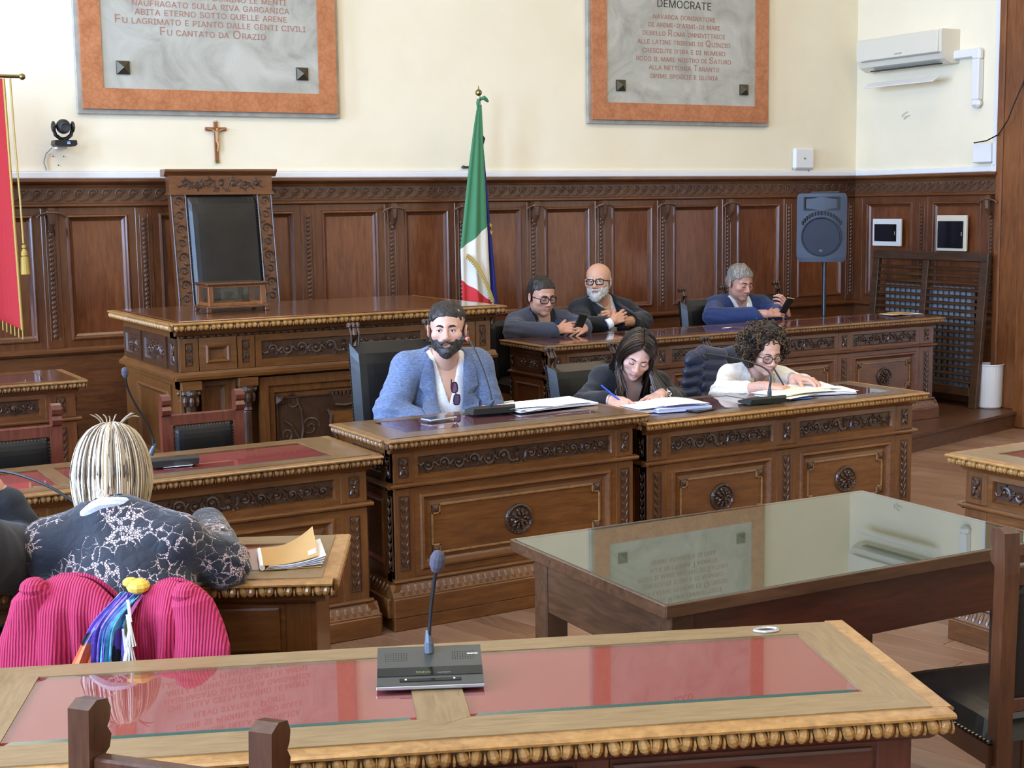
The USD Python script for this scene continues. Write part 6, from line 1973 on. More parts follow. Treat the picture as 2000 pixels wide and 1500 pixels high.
# spectacles hung on his shirt front
sp = thing('folded_spectacles', 'dark framed spectacles hanging from the open shirt of the bearded man', 'spectacles', (3.05, 5.775, .905))
rm, lz = MB(), MB()
an = np.linspace(0, 2 * PI, 25)
for dz, tl in ((0, .15), (-.058, -.1)):
    X, Z = .0165 * np.sign(np.cos(an)) * np.abs(np.cos(an)) ** .6, .024 * np.sign(np.sin(an)) * np.abs(np.sin(an)) ** .6 + dz
    Xr = X * math.cos(tl) - (Z - dz) * math.sin(tl) + .012 * (dz < 0); Zr = X * math.sin(tl) + (Z - dz) * math.cos(tl) + dz
    rm.tube(np.c_[Xr, np.zeros(25), Zr], .0028, 6, caps=False)
    lz.add(np.vstack([np.c_[Xr, np.zeros(25), Zr], [[.012 * (dz < 0), 0, dz]]]), np.c_[np.arange(24), np.arange(24) + 1, np.full(24, 25)])
rm.tube([(.006, 0, -.026), (.008, -.002, -.031)], .0028, 6).tube([(-.014, .003, .02), (-.004, .02, .035), (.004, .04, .03)], .0028, 6)
part(sp, 'frame', rm, 'black_plastic'); part(sp, 'lens', lz, 'lens_dark', smooth=False)

# 2 -- man in glasses with a phone
p = Person('man in a slate blazer and black rimmed glasses looking down at his phone', (4.98, 8.28, D1), (4.952, 8.10, 1.130), (.02, -1, -.20),
           dict(skin='#c6937a', eyes=False, brow=.0042, w=1.10, jaw=1.06, stubble=.10, scale=1.04),
           dict(neck=(4.985, 8.18, .985), sl=(5.175, 8.2, .935), sr=(4.80, 8.17, .945), el=(5.215, 8.02, .92), er=(4.675, 8.0, .915), wl=(5.125, 7.83, .925), wr=(4.90, 7.82, .925), pelvis=(5.0, 8.33, .66)))
p.body([((4.905, 7.815, .928), (.9, -.18, .12), (-.1, .8, -.5), (.35, .5, .35), (.35, .3, .6), 1), ((5.13, 7.825, .93), (-.75, -.3, -.05), (.1, .75, -.5), (.5, .6, .4), (.4, .3, .6), -1)])
p.garment('shirt', 'black_shirt', .008, v_top=.045, v_bot=.004, depth=-.12, arms=False, fold=.003, h=.007)
p.collar('black_shirt', drop=.085, r=.068)
p.garment('jacket', 'slate_jacket', .018, v_top=.075, v_bot=.035, depth=-.40, fold=.007, seed=8)
p.lapels('slate_jacket', .075, .035, -.33, wide=.07)
p.cap_hair('hair_black', caps(1.10), hairline(.070, .062, -.01, -.06), noise=(30, .009))
p.spectacles('black_plastic', w=.026, hgt=.0205, square=.55, thick=.003, z=-.002, y=.100)
p.legs()
ph = thing('phone', 'black phone in a case held by the man in the slate blazer', 'phone', (5.055, 7.79, .955), group='mobile phones')
part(ph, 'case', MB().box(-.036, .036, -.005, .005, -.075, .075, .006, R=rotx(.35) @ roty(.25)), 'black_plastic')
part(ph, 'screen', MB().box(-.033, .033, .0045, .0058, -.071, .071, .001, R=rotx(.35) @ roty(.25)), 'screen_glass')

# 3 -- bald man with white beard
p = Person('bald man with a white beard and dark glasses, arms folded in a black jacket', (5.68, 8.5, D1), (5.580, 8.35, 1.192), (-.80, -.70, .06),
           dict(skin='#c99678', eyes=True, brow=.0032, brow_mat='beard_white', w=1.08, scale=1.05, gaze=(-.2, 1, .1), up=(-.06, 0, 1)),
           dict(neck=(5.655, 8.43, 1.04), sl=(5.88, 8.45, .965), sr=(5.46, 8.42, .985), el=(5.93, 8.30, .90), er=(5.37, 8.25, .90), wl=(5.60, 8.07, .925), wr=(5.46, 8.06, .92), pelvis=(5.71, 8.5, .67)))
p.body([((5.475, 8.035, .935), (.85, -.15, .35), (.2, .9, -.2), (.6, .8, .5), (.5, .4, .6), 1), ((5.60, 8.12, .955), (-.8, -.1, .2), (-.2, .7, -.6), (.8, .9, .6), (.4, .3, .5), -1)])
p.garment('shirt', 'pale_shirt', .008, v_top=.042, v_bot=.003, depth=-.10, arms=False, fold=.004, h=.007)
p.collar('pale_shirt', drop=.09, r=.070)
p.garment('jacket', 'black_jacket', .018, v_top=.085, v_bot=.06, depth=-.42, fold=.007, seed=12, shift=.02)
p.lapels('black_jacket', .085, .06, -.20, wide=.05, shift=.02)
p.beard('beard_white', grow=.009, low=.008)
p.cap_hair('beard_white', [((0, -.016, .035), (.0825, .099, .082)), ((0, -.045, -.01), (.074, .066, .072))], lambda Q: np.maximum(np.maximum(Q[:, 2] - .035 - .3 * np.abs(Q[:, 1] + .03), -.05 - Q[:, 2]), Q[:, 1] - .01), noise=(40, .003), name='side_hair')
p.spectacles('black_plastic', w=.0255, hgt=.019, square=.7, thick=.0034, y=.100)
part(p.t, 'button', MB().lathe([(.012, 0), (.012, .004), (.009, .006), (.0005, .004)], 14, axis='y', t=p.J['neck'] + np.array([-.095, -.165, -.16])), 'silver')
part(p.t, 'cuff', MB().tube([(5.44 - p.B[0], 8.04 - p.B[1], .915 - p.B[2]), (5.475 - p.B[0], 8.035 - p.B[1], .93 - p.B[2])], [.038, .036], 12), 'white_shirt', smooth=60)
p.legs()

# 4 -- grey haired man in navy suit
p = Person('grey haired man in a navy suit and white shirt reading a phone', (6.95, 8.5, D1), (6.822, 8.30, 1.140), (.02, -.95, -.28),
           dict(skin='#bf8c78', eyes=False, brow=.0038, w=1.10, jaw=1.10, scale=1.06, stubble=.08),
           dict(neck=(6.875, 8.39, .985), sl=(7.105, 8.4, .94), sr=(6.665, 8.4, .955), el=(7.10, 8.2, .91), er=(6.50, 8.22, .905), wl=(6.965, 7.98, .925), wr=(6.79, 7.96, .925), pelvis=(6.95, 8.5, .66)))
p.body([((6.80, 7.95, .925), (.9, -.2, .10), (0, .7, -.7), (.5, .6, .4), (.4, .3, .6), 1), ((6.985, 7.96, .925), (-.35, -.2, .6), (-.5, .8, .2), (.6, .7, .5), (.3, .3, .6), -1)])
p.garment('shirt', 'white_shirt', .008, v_top=.040, v_bot=.003, depth=-.07, arms=False, fold=.003, h=.007)
p.collar('white_shirt', drop=.095, r=.070)
p.garment('jacket', 'blue_suit', .018, v_top=.080, v_bot=.055, depth=-.42, fold=.006, seed=21)
p.lapels('blue_suit', .080, .055, -.34, wide=.08)
p.cap_hair('hair_grey', caps(1.10), hairline(.064, .050, -.02, -.06), noise=(30, .011))
p.legs()
ph = thing('phone', 'dark phone with a light top edge held by the man in the navy suit', 'phone', (6.925, 7.90, .975), group='mobile phones')
part(ph, 'case', MB().box(-.037, .037, -.005, .005, -.075, .075, .006, R=rotx(.5) @ roty(.2)), 'black_plastic')
part(ph, 'top_edge', MB().box(-.037, .037, -.0055, .0055, .072, .0765, .001, R=rotx(.5) @ roty(.2)), 'gold_cord')


def cubic(pts, n=14):
    from scipy.interpolate import CubicSpline
    pts = np.array(pts, float)
    return CubicSpline(np.linspace(0, 1, len(pts)), pts)(np.linspace(0, 1, n))


# 5 -- woman with long dark hair
p = Person('woman with long dark hair in a black jacket and leopard print blouse writing', (4.15, 6.0, 0), (4.100, 5.79, .985), (-.52, -.80, -.50),
           dict(skin='#d8aa98', eyes=False, lash=True, brow=.0026, w=1.0, jaw=.94, scale=.98, lip='#b0606a', neck=.85, bulk=.84, up=(.22, -.1, 1)),
           dict(neck=(4.160, 5.93, .865), sl=(4.325, 5.93, .80), sr=(4.005, 5.96, .845), el=(4.385, 5.85, .74), er=(3.835, 5.88, .755), wl=(4.185, 5.69, .785), wr=(3.835, 5.68, .79), pelvis=(4.24, 6.12, .52)))
p.body([((3.840, 5.665, .793), (.45, -.82, -.20), (.55, .2, -.8), (.5, .75, .4), (.5, .3, .6), 1), ((4.16, 5.675, .795), (-.75, -.62, -.10), (0, 0, -1), (.12, .25, .18), (.15, .2, .7), -1)])
p.garment('blouse', 'leopard', .006, v_top=.055, v_bot=.004, depth=-.20, arms=False, fold=.006, h=.007)
p.garment('jacket', 'black_jacket', .013, v_top=.095, v_bot=.09, depth=-.5, fold=.006, seed=31, arm_r=(.052, .046, .038))
p.lapels('leopard', .078, .06, -.24, wide=.05, z_top=.05)
for W, E_ in (('wl', 'el'), ('wr', 'er')):
    a = p.J[W]; d = nrm(p.J[E_] - a)
    part(p.t, 'cuff', MB().tube([a + d * .0, a + d * .03, a + d * .055], [.038, .043, .046], 14), 'leopard', smooth=60)
part(p.t, 'bracelet', MB().tube([p.J['wr'] + np.array([.008, -.025, .0]) + .030 * (math.cos(t) * np.array([.8, .4, 0]) + math.sin(t) * np.array([0, 0, 1.0])) for t in np.linspace(0, 2 * PI, 17)], .003, 6, caps=False), 'silver')
p.cap_hair('hair_brown', [((0, -.016, .046), (.0775, .101, .0835)), ((0, -.05, -.05), (.072, .056, .10))], lambda Q: np.where(Q[:, 1] > .0, np.interp(np.abs(Q[:, 0]), [0, .03, .055, .075], [.098, .082, .045, -.05]) - Q[:, 2], -1.0), noise=(20, .003))
r = random.Random(11); cur = {k: [] for k in 'abc'}


def lerp(tab, t):
    ts = [q[0] for q in tab]; return np.array([np.interp(t, ts, [q[1][k] for q in tab]) for k in range(3)])


for i in range(620):
    s = r.choice((-1, 1)); t = r.random() ** 1.15
    A0 = lerp([(0, (.003, .074, .094)), (.25, (.003, .05, .118)), (.6, (.003, -.03, .136)), (1, (.003, -.09, .105))], t)
    A1 = lerp([(0, (.034, .081, .074)), (.25, (.045, .052, .103)), (.6, (.05, -.03, .118)), (1, (.04, -.10, .08))], t)
    A2 = lerp([(0, (.071, .062, .022)), (.25, (.079, .044, .050)), (.6, (.086, -.03, .055)), (1, (.07, -.09, .03))], t)
    A3 = lerp([(0, (.079, .052, -.045)), (.25, (.088, .035, -.03)), (.6, (.094, -.03, -.03)), (1, (.07, -.10, -.05))], t)
    j = np.array([r.uniform(-.005, .005), r.uniform(-.005, .005), r.uniform(-.004, .004)])
    lift = 1 + r.uniform(0, .045)
    m_ = np.array([s, 1, 1])
    A, B1, B2, C_ = (p.hw(q * m_ * lift + j * k) for q, k in ((A0, .2), (A1, .6), (A2, 1), (A3, 1.4)))
    L_ = .15 + .13 * r.random()
    fr = t < .5
    push = np.array([0, -.055 - .03 * r.random(), 0]) if fr else np.array([0, .07 + .06 * t, 0])
    sp_ = np.array([s * -.030 * (1 if fr else .4) * p.R[0, 0] * -1 + r.uniform(-.02, .02), 0, 0])
    D_ = C_ + push * .55 + [0, 0, -L_ * .5] + sp_ * .6; E2 = C_ + push + [0, 0, -L_] + sp_ * 1.3 + [r.uniform(-.012, .012), r.uniform(-.012, .012), 0]
    cur[r.choices('abc', (5, 4, 2.4 if fr else 1))[0]].append(cubic([A, B1, B2, C_, D_, E2], 18))
p.strands('hair_strand', [(f'strand_dark_{k}', v, .0040) for k, v in cur.items()])
p.legs()
pn = single('pen', MB().tube([(3.815, 5.69, .865), (3.868, 5.62, .800), (3.884, 5.60, .779), (3.890, 5.592, .768)], [.0045, .0048, .004, .001], 8), 'pen_blue', 'blue pen in the hand of the long haired woman', 'pen', group='pens in the hands of the writing women')

# 6 -- curly haired woman
p = Person('woman with big brown curly hair and glasses in a white blouse writing', (5.03, 6.1, 0), (4.965, 5.83, .940), (-.16, -.95, -.30),
           dict(skin='#d3a590', eyes=False, brow=.003, w=1.05, jaw=1.0, scale=.97, lip='#a0605c', neck=.9, bulk=.90),
           dict(neck=(5.015, 5.95, .800), sl=(5.20, 5.97, .755), sr=(4.865, 6.0, .790), el=(5.265, 5.87, .735), er=(4.695, 5.86, .735), wl=(5.02, 5.655, .795), wr=(4.80, 5.64, .785), pelvis=(5.07, 6.12, .50)))
p.body([((4.805, 5.63, .790), (.66, -.65, -.02), (.2, .1, -1), (.6, .9, .5), (.5, .3, .6), 1), ((5.025, 5.645, .812), (.30, -.92, .02), (0, -.1, -1), (.55, .55, .35), (.4, .3, .6), -1)])
p.garment('blouse', 'white_blouse', .011, v_top=.056, v_bot=.004, depth=-.14, fold=.008, freq=14, seed=41, arm_r=(.058, .054, .040), wrist=.11, h=.0075)
p.collar('white_blouse', drop=.095, r=.068)
v_ = p.torso_field(.009, .0165, arms=False)
P_ = v_.points().reshape(-1, 3); T = p.frame(); q_ = (P_ - p.J['neck']) @ T
d_ = v_.d.reshape(-1); d_ = np.maximum(d_, .050 - np.abs(q_[:, 0])); d_ = np.maximum(d_, np.abs(q_[:, 0]) - .085); d_ = np.maximum(d_, np.where(q_[:, 2] > .0, q_[:, 2] - .03, -1))
v_.d = d_.reshape(v_.n)
part(p.t, 'beige_trim', v_.mesh(), 'beige_vest', smooth=70)
part(p.t, 'bracelet', MB().tube([p.J['wl'] + np.array([0, .02, .01]) + .036 * (math.cos(t) * np.array([1, .2, 0]) + math.sin(t) * np.array([0, 0, 1.0])) for t in np.linspace(0, 2 * PI, 17)], .0045, 6, caps=False), 'silver')
p.spectacles('hair_brown', w=.025, hgt=.021, square=.85, thick=.0024, z=-.003, y=.100)
HC = [((0, -.035, .060), (.115, .105, .105)), ((-.07, -.035, .0), (.070, .080, .085)), ((.07, -.035, .0), (.070, .080, .085)), ((0, -.07, -.03), (.09, .07, .09))]
hcut = lambda Q: np.where(Q[:, 1] > .0, np.interp(np.abs(Q[:, 0]), [0, .045, .070, .088, .13], [.078, .060, .0, -.05, -.13]) - Q[:, 2], -1.0)
p.cap_hair('strand_curly_a', HC, hcut, noise=(34, .022), h=.005)
r = random.Random(5); cur = {k: [] for k in 'abc'}
for i in range(1150):
    th = r.uniform(0, 2 * PI); cz = r.uniform(-.62, 1)
    d = np.array([math.sqrt(1 - cz * cz) * math.cos(th), math.sqrt(1 - cz * cz) * math.sin(th), cz])
    base = np.array([0, -.035, .030]) + d * np.array([.138, .118, .125]) * r.uniform(.80, 1.04)
    if base[1] > .02 and hcut(base[None] * [.93, 1, 1])[0] > -.012:
        continue
    out = nrm(d * [1, 1, .5] + np.array([0, 0, -.35]) + np.array([r.uniform(-.5, .5) for _ in range(3)]))
    a = nrm(np.cross(out, [0.3, .2, 1])); b = np.cross(out, a)
    R0, n, Lc = r.uniform(.005, .013), r.uniform(1.0, 2.4), r.uniform(.02, .065)
    tt = np.linspace(0, 1, 15)[:, None]
    c = base + out * (tt - .4) * Lc + R0 * (np.cos(tt * n * 2 * PI) * a + np.sin(tt * n * 2 * PI) * b)
    if (c[:, 1] > .06).any() and (np.abs(c[:, 0]) < .07).any() and (c[:, 2] < .07).any():
        continue
    cur[r.choices('abc', (3, 4, 4))[0]].append(p.hw(c))
p.strands('curl', [(f'strand_curly_{k}', v, .0028) for k, v in cur.items()])
p.legs()
single('pen', MB().tube([(4.850, 5.625, .885), (4.866, 5.578, .815), (4.872, 5.565, .79), (4.876, 5.558, .775)], [.0042, .0045, .004, .001], 8), 'pen_black', 'black pen in the hand of the curly haired woman', 'pen', group='pens in the hands of the writing women')

# 7 -- blonde woman from behind
MAT['lace'] = usdkit.material(stage, f'{L}/lace', {'tc': ('texture_coordinate', {}), 'nz': ('noise_texture', {'scale': 30.0, 'detail': 2.0}), 'mv': ('mix_vector', {'fac': .03}), 'v': ('voronoi_texture', {'scale': 34.0, 'feature': 'distance_to_edge', 'randomness': 1.0}), 'v2': ('voronoi_texture', {'scale': 150.0, 'feature': 'distance_to_edge'}), 'n2': ('noise_texture', {'scale': 9.0, 'detail': 2.0}), 'ad': ('math', {'math_type': 'multiply_add', 'value2': -.75, 'value3': .415}), 'sm': ('math', {'math_type': 'subtract'}),
    'hole': ('math', {'math_type': 'less_than', 'value2': .0}), 'net': ('math', {'math_type': 'greater_than', 'value2': .09}), 'mul': ('math', {'math_type': 'multiply'}),
    'mc': ('mix_color', {'a': srgb('#131722'), 'b': srgb('#c4a8a0')}), 'bp': ('bump', {'strength': .9, 'distance': .004}), 'p': ('principled_bsdf', {'roughness': .75, 'sheen_weight': .25})},
    [('tc.object', 'mv.a'), ('nz.color', 'mv.b'), ('mv.result', 'v.vector'), ('tc.object', 'nz.vector'), ('tc.object', 'n2.vector'), ('tc.object', 'v2.vector'), ('n2.fac', 'ad.value1'), ('v.distance', 'sm.value1'), ('ad.value', 'sm.value2'), ('sm.value', 'hole.value1'), ('v2.distance', 'net.value1'), ('hole.value', 'mul.value1'), ('net.value', 'mul.value2'), ('mul.value', 'mc.fac'), ('mc.result', 'p.base_color'), ('v.distance', 'bp.height'), ('bp.normal', 'p.normal')], surface='p.BSDF')
p = Person('woman with a short blonde bob in a black lace top, seen from behind', (.93, 3.44, 0), (.970, 3.856, 1.035), (.42, 1, -.22),
           dict(skin='#c9967c', eyes=True, scale=1.03, neck=.85, bulk=.92, w=1.0, gaze=(0, 1, -.2)),
           dict(neck=(.925, 3.69, .93), sr=(1.055, 3.56, .88), sl=(.768, 3.76, .86), er=(1.19, 3.60, .80), el=(.775, 4.00, .825), wr=(1.27, 3.99, .825), wl=(1.08, 4.17, .825), pelvis=(.93, 3.43, .52)))
p.body([((1.27, 3.99, .825), (-.25, .95, -.02), (0, 0, -1), (.15, .3, .2), (.2, .2, .6), 1), ((1.08, 4.17, .825), (.6, .8, -.02), (0, 0, -1), (.15, .3, .2), (.2, .2, .6), -1)])
p.garment('lace_top', 'lace', .013, h=.008, v_top=None, fold=.008, freq=12, seed=51, arm_r=(.062, .060, .044), wrist=.03)
T = p.frame()
part(p.t, 'pale_yoke', MB().tube([p.J['neck'] + T @ np.array([.074 * math.sin(t), -.074 * math.cos(t) - .008, .030 - .012 * abs(math.sin(t))]) for t in np.linspace(-1.3, 1.3, 17)], .016, 8), 'pale_shirt')
part(p.t, 'necklace_clasp', MB().tube([p.J['neck'] + T @ np.array([.012 + .008 * math.cos(t), -.088, .052 + .010 * math.sin(t)]) for t in np.linspace(0, 2 * PI, 13)], .0022, 6, caps=False), 'silver')
part(p.t, 'cuff_button', MB().ball(np.array([1.225, 3.70, .875]) - p.B, (.008, .008, .005), 8, 6), 'silver')
p.cap_hair('strand_blonde_c', [((0, -.018, .036), (.086, .096, .080)), ((0, -.03, -.030), (.084, .078, .058))], lambda Q: np.where(Q[:, 1] > .03, np.interp(np.abs(Q[:, 0]), [0, .05, .075], [.08, .04, -.06]) - Q[:, 2], -1.0), noise=(20, .003))
r = random.Random(9); cur = {k: [] for k in 'abcd'}
crown = np.array([.006, -.030, .1285])
for i in range(2600):
    th = r.uniform(-PI, PI)                       # direction round the head, 0 = back
    if abs(th) > 2.35 and r.random() < .85:
        continue
    d = np.array([math.sin(th), -math.cos(th), 0])
    back = max(0, math.cos(th))
    rr = np.array([.094, .100, 0]) * (1 + r.uniform(-.015, .03))
    c0 = np.array([0, -.014, 0])
    end = -.075 - .010 * r.random() - .016 * back
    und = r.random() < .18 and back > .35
    sh = .35 * (r.random() ** 2)
    P_ = []
    for a, z, f in ((.06, .129, 0), (.34, .124, .0), (.64, .105, 0), (.88, .066, 0), (1.0, .02, .4), (1.015, -.03, .8)):
        P_.append(c0 * min(1, a * 1.5) + crown * [1, 1, 0] * max(0, 1 - a * 1.5) + d * rr * a + [0, 0, z + r.uniform(-.0015, .0015)])
    tip = .90 if not und else .68
    P_.append(c0 + d * rr * tip + [0, 0, end - (.022 if und else 0)])
    P_.append(c0 + d * rr * (tip - .16) + [0, 0, end - .012 - (.035 if und else 0)])
    jit = np.array([r.uniform(-.006, .006), r.uniform(-.004, .004), 0])
    P_ = [q + jit * k for q, k in zip(P_, (0, .2, .5, .8, 1, 1.2, 1.6, 2))]
    k0 = 0 if r.random() > sh else 2
    c = cubic(P_[k0:], 16)
    w4 = (5, 3, 2.2, 1.4) if math.sin(th) < .1 else (1.6, 4.5, 3.2, 1.6)  # more silvery strands on the left: daylight painted into the hair colour
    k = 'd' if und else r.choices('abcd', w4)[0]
    cur[k].append(p.hw(c))
for i in range(9):
    a = r.uniform(-1, 1)
    cur['c'].append(p.hw(cubic([crown + [a * .03, 0, -.006], crown + [a * .05 + .01, -.0, .008 + .010 * r.random()], crown + [a * .08 + .015, -.01 * r.random(), .010 + .018 * r.random()]], 8)))
for k, v in cur.items():
    p.strands('hair_strand', [(f'strand_blonde_{k}', v, .0021 if k != 'a' else .0019)])
p.legs(front=(.42, 1, 0))

# 8 -- person cut by the left edge
p = Person('person in a black jacket with white cuff, leaning on one hand at the left edge', (.38, 3.58, 0), (.50, 4.02, 1.05), (.42, 1, -.05),
           dict(skin='#c48f72', eyes=True, scale=1.0),
           dict(neck=(.45, 3.80, .965), sr=(.575, 3.70, .90), sl=(.29, 3.88, .90), er=(.745, 3.93, .795), el=(.40, 4.15, .80), wr=(.688, 3.945, .985), wl=(.55, 4.2, .81), pelvis=(.36, 3.50, .52)))
p.body([((.680, 3.947, 1.0), (-.50, .0, 1), (-.8, .1, -.2), (.3, .5, .4), (.2, .2, .6), 1)])
p.garment('jacket', 'black_jacket', .016, fold=.008, seed=61, arm_r=(.078, .080, .043), wrist=.035)
part(p.t, 'cuff', MB().tube([p.J['wr'] + [.004, 0, -.045], p.J['wr'] + [.0, 0, -.005]], [.042, .040], 14), 'white_shirt', smooth=60)
p.cap_hair('hair_black', caps(1.06), hairline(.072, .056, -.01, -.06), noise=(30, .008))
p.legs(front=(.42, 1, 0))
# ------------------------------------------------------------------ papers, phones, folders
def sheet(w, d, z0, bow=.0, curl=None, n=10, seed=0, thick=.0006):
    r = np.random.default_rng(seed)
    u, v = np.meshgrid(np.linspace(0, 1, n), np.linspace(0, 1, n))
    z = z0 + bow * np.sin(u * PI) * (.4 + .6 * v)
    if curl:
        z = z + curl * np.clip((u - .55) / .45, 0, 1) ** 2 * v
    return cloth(np.stack([(u - .5) * w, (v - .5) * d, z], -1), thick)


def paper_stack(name, label, loc, rot, specs, group='papers on the benches', mats=('paper',)):
    t = thing(name, label, 'papers', loc, rot, group)
    for k, (w, d, dx, dy, a, z, bow, curl) in enumerate(specs):
        m = sheet(w, d, z, bow, curl)
        q = m.arrays()
        part(t, 'sheet', (q[0] @ rotz(math.radians(a)).T + [dx, dy, 0], q[1]), mats[k % len(mats)], smooth=40)
    return t


def ream(t, w, d, z0, z1, dx=0, dy=0, a=0, mat='paper'):
    n = max(2, int((z1 - z0) / .0022)); m = MB(); r = random.Random(int(z1 * 1e5) + int(w * 1e3))
    for k in range(n):
        z = z0 + (z1 - z0) * k / n
        m.box(-w / 2, w / 2, -d / 2, d / 2, z, z + (z1 - z0) / n * .86, .0003, R=rotz(math.radians(a + r.uniform(-1, 1))), t=(dx + r.uniform(-.002, .002), dy + r.uniform(-.002, .002), 0))
    part(t, 'page_block', m, mat, smooth=False, kind='stuff')


t = paper_stack('document', 'open white documents on the tall front bench beside the microphone', (3.41, 5.555, .8115), 2, [(.32, .215, -.06, .0, 4, .013, .004, 0), (.30, .21, .05, .005, -3, .015, .003, .006), (.30, .205, -.05, -.015, 9, .010, .008, 0), (.22, .15, -.12, -.03, -12, .017, .012, .01)])
ream(t, .30, .20, .0, .009, -.06, .0, 3); ream(t, .28, .2, .0, .010, .10, .01, -4)
t = paper_stack('document', 'stack of white documents under the hands of the long haired woman', (4.045, 5.475, .7535), -4, [(.30, .215, -.05, .04, 2, .022, .003, 0), (.24, .21, .07, .0, -6, .030, .010, -.004), (.23, .20, .05, .01, -14, .026, .014, 0)])
ream(t, .29, .20, .0, .019, .05, -.01, -4, 'paper_blue'); ream(t, .22, .2, .0, .012, -.1, .04, 6)
t = paper_stack('document', 'spread white documents before the curly haired woman', (4.93, 5.49, .7535), 2, [(.30, .215, -.09, .03, 8, .016, .004, 0), (.30, .21, .0, .01, -8, .018, .012, .010), (.30, .21, .15, .0, -20, .012, .006, 0), (.28, .2, .10, .06, -10, .020, .012, .015), (.26, .18, -.12, -.03, 14, .010, .002, 0)], mats=('paper', 'paper_cream', 'paper'))
ream(t, .29, .20, .0, .012, .13, -.01, -20); ream(t, .29, .20, .0, .008, -.08, .02, 6)
sg = single('red_folder', MB().box(-.1, .1, -.012, .012, 0, .0025, .001, R=rotz(-.12), t=(4.735, 5.42, .7535)), 'red_card', 'thin red card edge under the papers of the curly haired woman', 'folder', group='coloured folders')
sg = single('blue_folder', MB().box(-.06, .06, -.012, .012, 0, .0025, .001, R=rotz(-.05), t=(4.82, 5.37, .7535)), 'blue_card', 'thin blue card edge under the papers of the curly haired woman', 'folder', group='coloured folders')
t = paper_stack('document', 'few cream sheets lying on the right end of the dais bench', (7.84, 7.70, D1 + .7535), -6, [(.22, .16, 0, 0, 0, .004, .002, 0), (.22, .15, .04, .02, 20, .008, .004, 0), (.18, .12, .09, -.03, -15, .003, .002, 0)], mats=('paper_cream', 'kraft', 'paper'))
t = paper_stack('document', 'single white slip on the dais bench left of the navy suit', (6.15, 7.62, D1 + .7535), 8, [(.07, .03, 0, 0, 0, .001, 0, 0)])
t = paper_stack('document', 'white sheet corner on the bench at the right edge', (4.72, 3.72, .7535), -75, [(.21, .15, 0, 0, 0, .004, .001, 0)])
ream(t, .2, .14, 0, .003)
t = paper_stack('document', 'small pale papers half hidden under the left bench microphone', (1.60, 5.36, .7535), -8, [(.11, .05, 0, 0, 0, .001, 0, 0), (.07, .04, .02, -.01, 12, .002, .001, 0)])
fo = thing('paper_folder', 'brown card folder of white papers on the oak bench beside the blonde woman', 'folder', (1.425, 3.715, .7535), -18)
u, v = np.meshgrid(np.linspace(0, 1, 14), np.linspace(0, 1, 12))
zc = .014 + .055 * np.clip((u - .25) / .75, 0, 1) ** 1.8 * (.35 + .65 * v)
part(fo, 'cover', cloth(np.stack([(u - .5) * .155 - .006, (v - .5) * .21, zc], -1), .0012), 'kraft', smooth=40)
part(fo, 'back_cover', MB().box(-.078, .078, -.105, .105, 0, .0015, .0005), 'kraft')
for k in range(4):
    zc = .003 + .003 * k + (.006 + .005 * k) * np.clip((u - .3) / .7, 0, 1) ** 1.6
    part(fo, 'sheet', cloth(np.stack([(u - .5) * .158 + .004 + .003 * k, (v - .5) * .205 - .002 * k, zc], -1), .0009), 'paper', smooth=40)
part(fo, 'spine', MB().tube([(-.084, -.105, .008), (-.084, .105, .008)], .008, 8), 'paper')
part(fo, 'label', cloth(np.stack([.045 + (u[:5, :5] / .31) * .022, -.085 + (v[:5, :5] / .37) * .035, .014 + .055 * np.clip(((.045 + .006 + (u[:5, :5] / .31) * .022) / .155 + .5 - .25) / .75, 0, 1) ** 1.8 * (.35 + .65 * ((-.085 + (v[:5, :5] / .37) * .035) / .21 + .5)) + .0016], -1), .0006), 'paper', smooth=40)
for lab, loc, rot, m1, m2 in (('silver phone lying on the tall front bench left of the microphone', (2.82, 5.49, .8115), 10, 'silver', 'screen_glass'), ('black phone lying on the two panel bench between the writing women', (4.155, 5.335, .7535), 14, 'black_plastic', 'screen_glass')):
    ph = thing('phone', lab, 'phone', loc, rot, group='mobile phones')
    part(ph, 'case', MB().box(-.075, .075, -.037, .037, 0, .009, .003), m1)
    part(ph, 'screen', MB().box(-.072, .072, -.034, .034, .0086, .0096, .0004), m2)
sk = thing('socket_box', 'small floor socket box with a pale frame beside the speaker bench', 'socket', (3.99, 6.93, .45), 12)
part(sk, 'frame', MB().box(-.06, .06, -.01, .01, .06, .18, .004), 'cream_plastic')
part(sk, 'cover', MB().box(-.05, .05, -.014, .0, .07, .17, .003), 'black_plastic')
part(sk, 'post', MB().box(-.03, .03, .0, .03, -.45 + D1, .12, .003), 'black_plastic')
gm = thing('cable_grommet', 'small steel cable grommet in the far right corner of the foreground bench', 'grommet', (2.115, 2.47, .7525), -22)
part(gm, 'ring', MB().tube([(.028 * math.cos(a), .016 * math.sin(a), .002) for a in np.linspace(0, 2 * PI, 25)], .004, 6), 'silver')
part(gm, 'cap', MB().ball((0, 0, .001), (.018, .010, .003), 12, 6), 'steel_dark')

# ------------------------------------------------------------------ coats and scarf
def corduroy(name, a, b, c):
    MAT[name] = usdkit.material(stage, f'{L}/{name}', {'tc': ('texture_coordinate', {}), 'w': ('wave_texture', {'bands_direction': 'x', 'scale': 46.0, 'distortion': 1.2, 'detail_scale': .6}), 'r': ('rgb_ramp', {'ramp': [(0, srgb(a)), (.5, srgb(b)), (1, srgb(c))]}),
        'bp': ('bump', {'strength': .8, 'distance': .003}), 'p': ('principled_bsdf', {'roughness': .8, 'sheen_weight': .5, 'sheen_tint': srgb('#e05a80')})}, [('tc.object', 'w.vector'), ('w.fac', 'r.fac'), ('r.color', 'p.base_color'), ('w.fac', 'bp.height'), ('bp.normal', 'p.normal')], surface='p.BSDF')


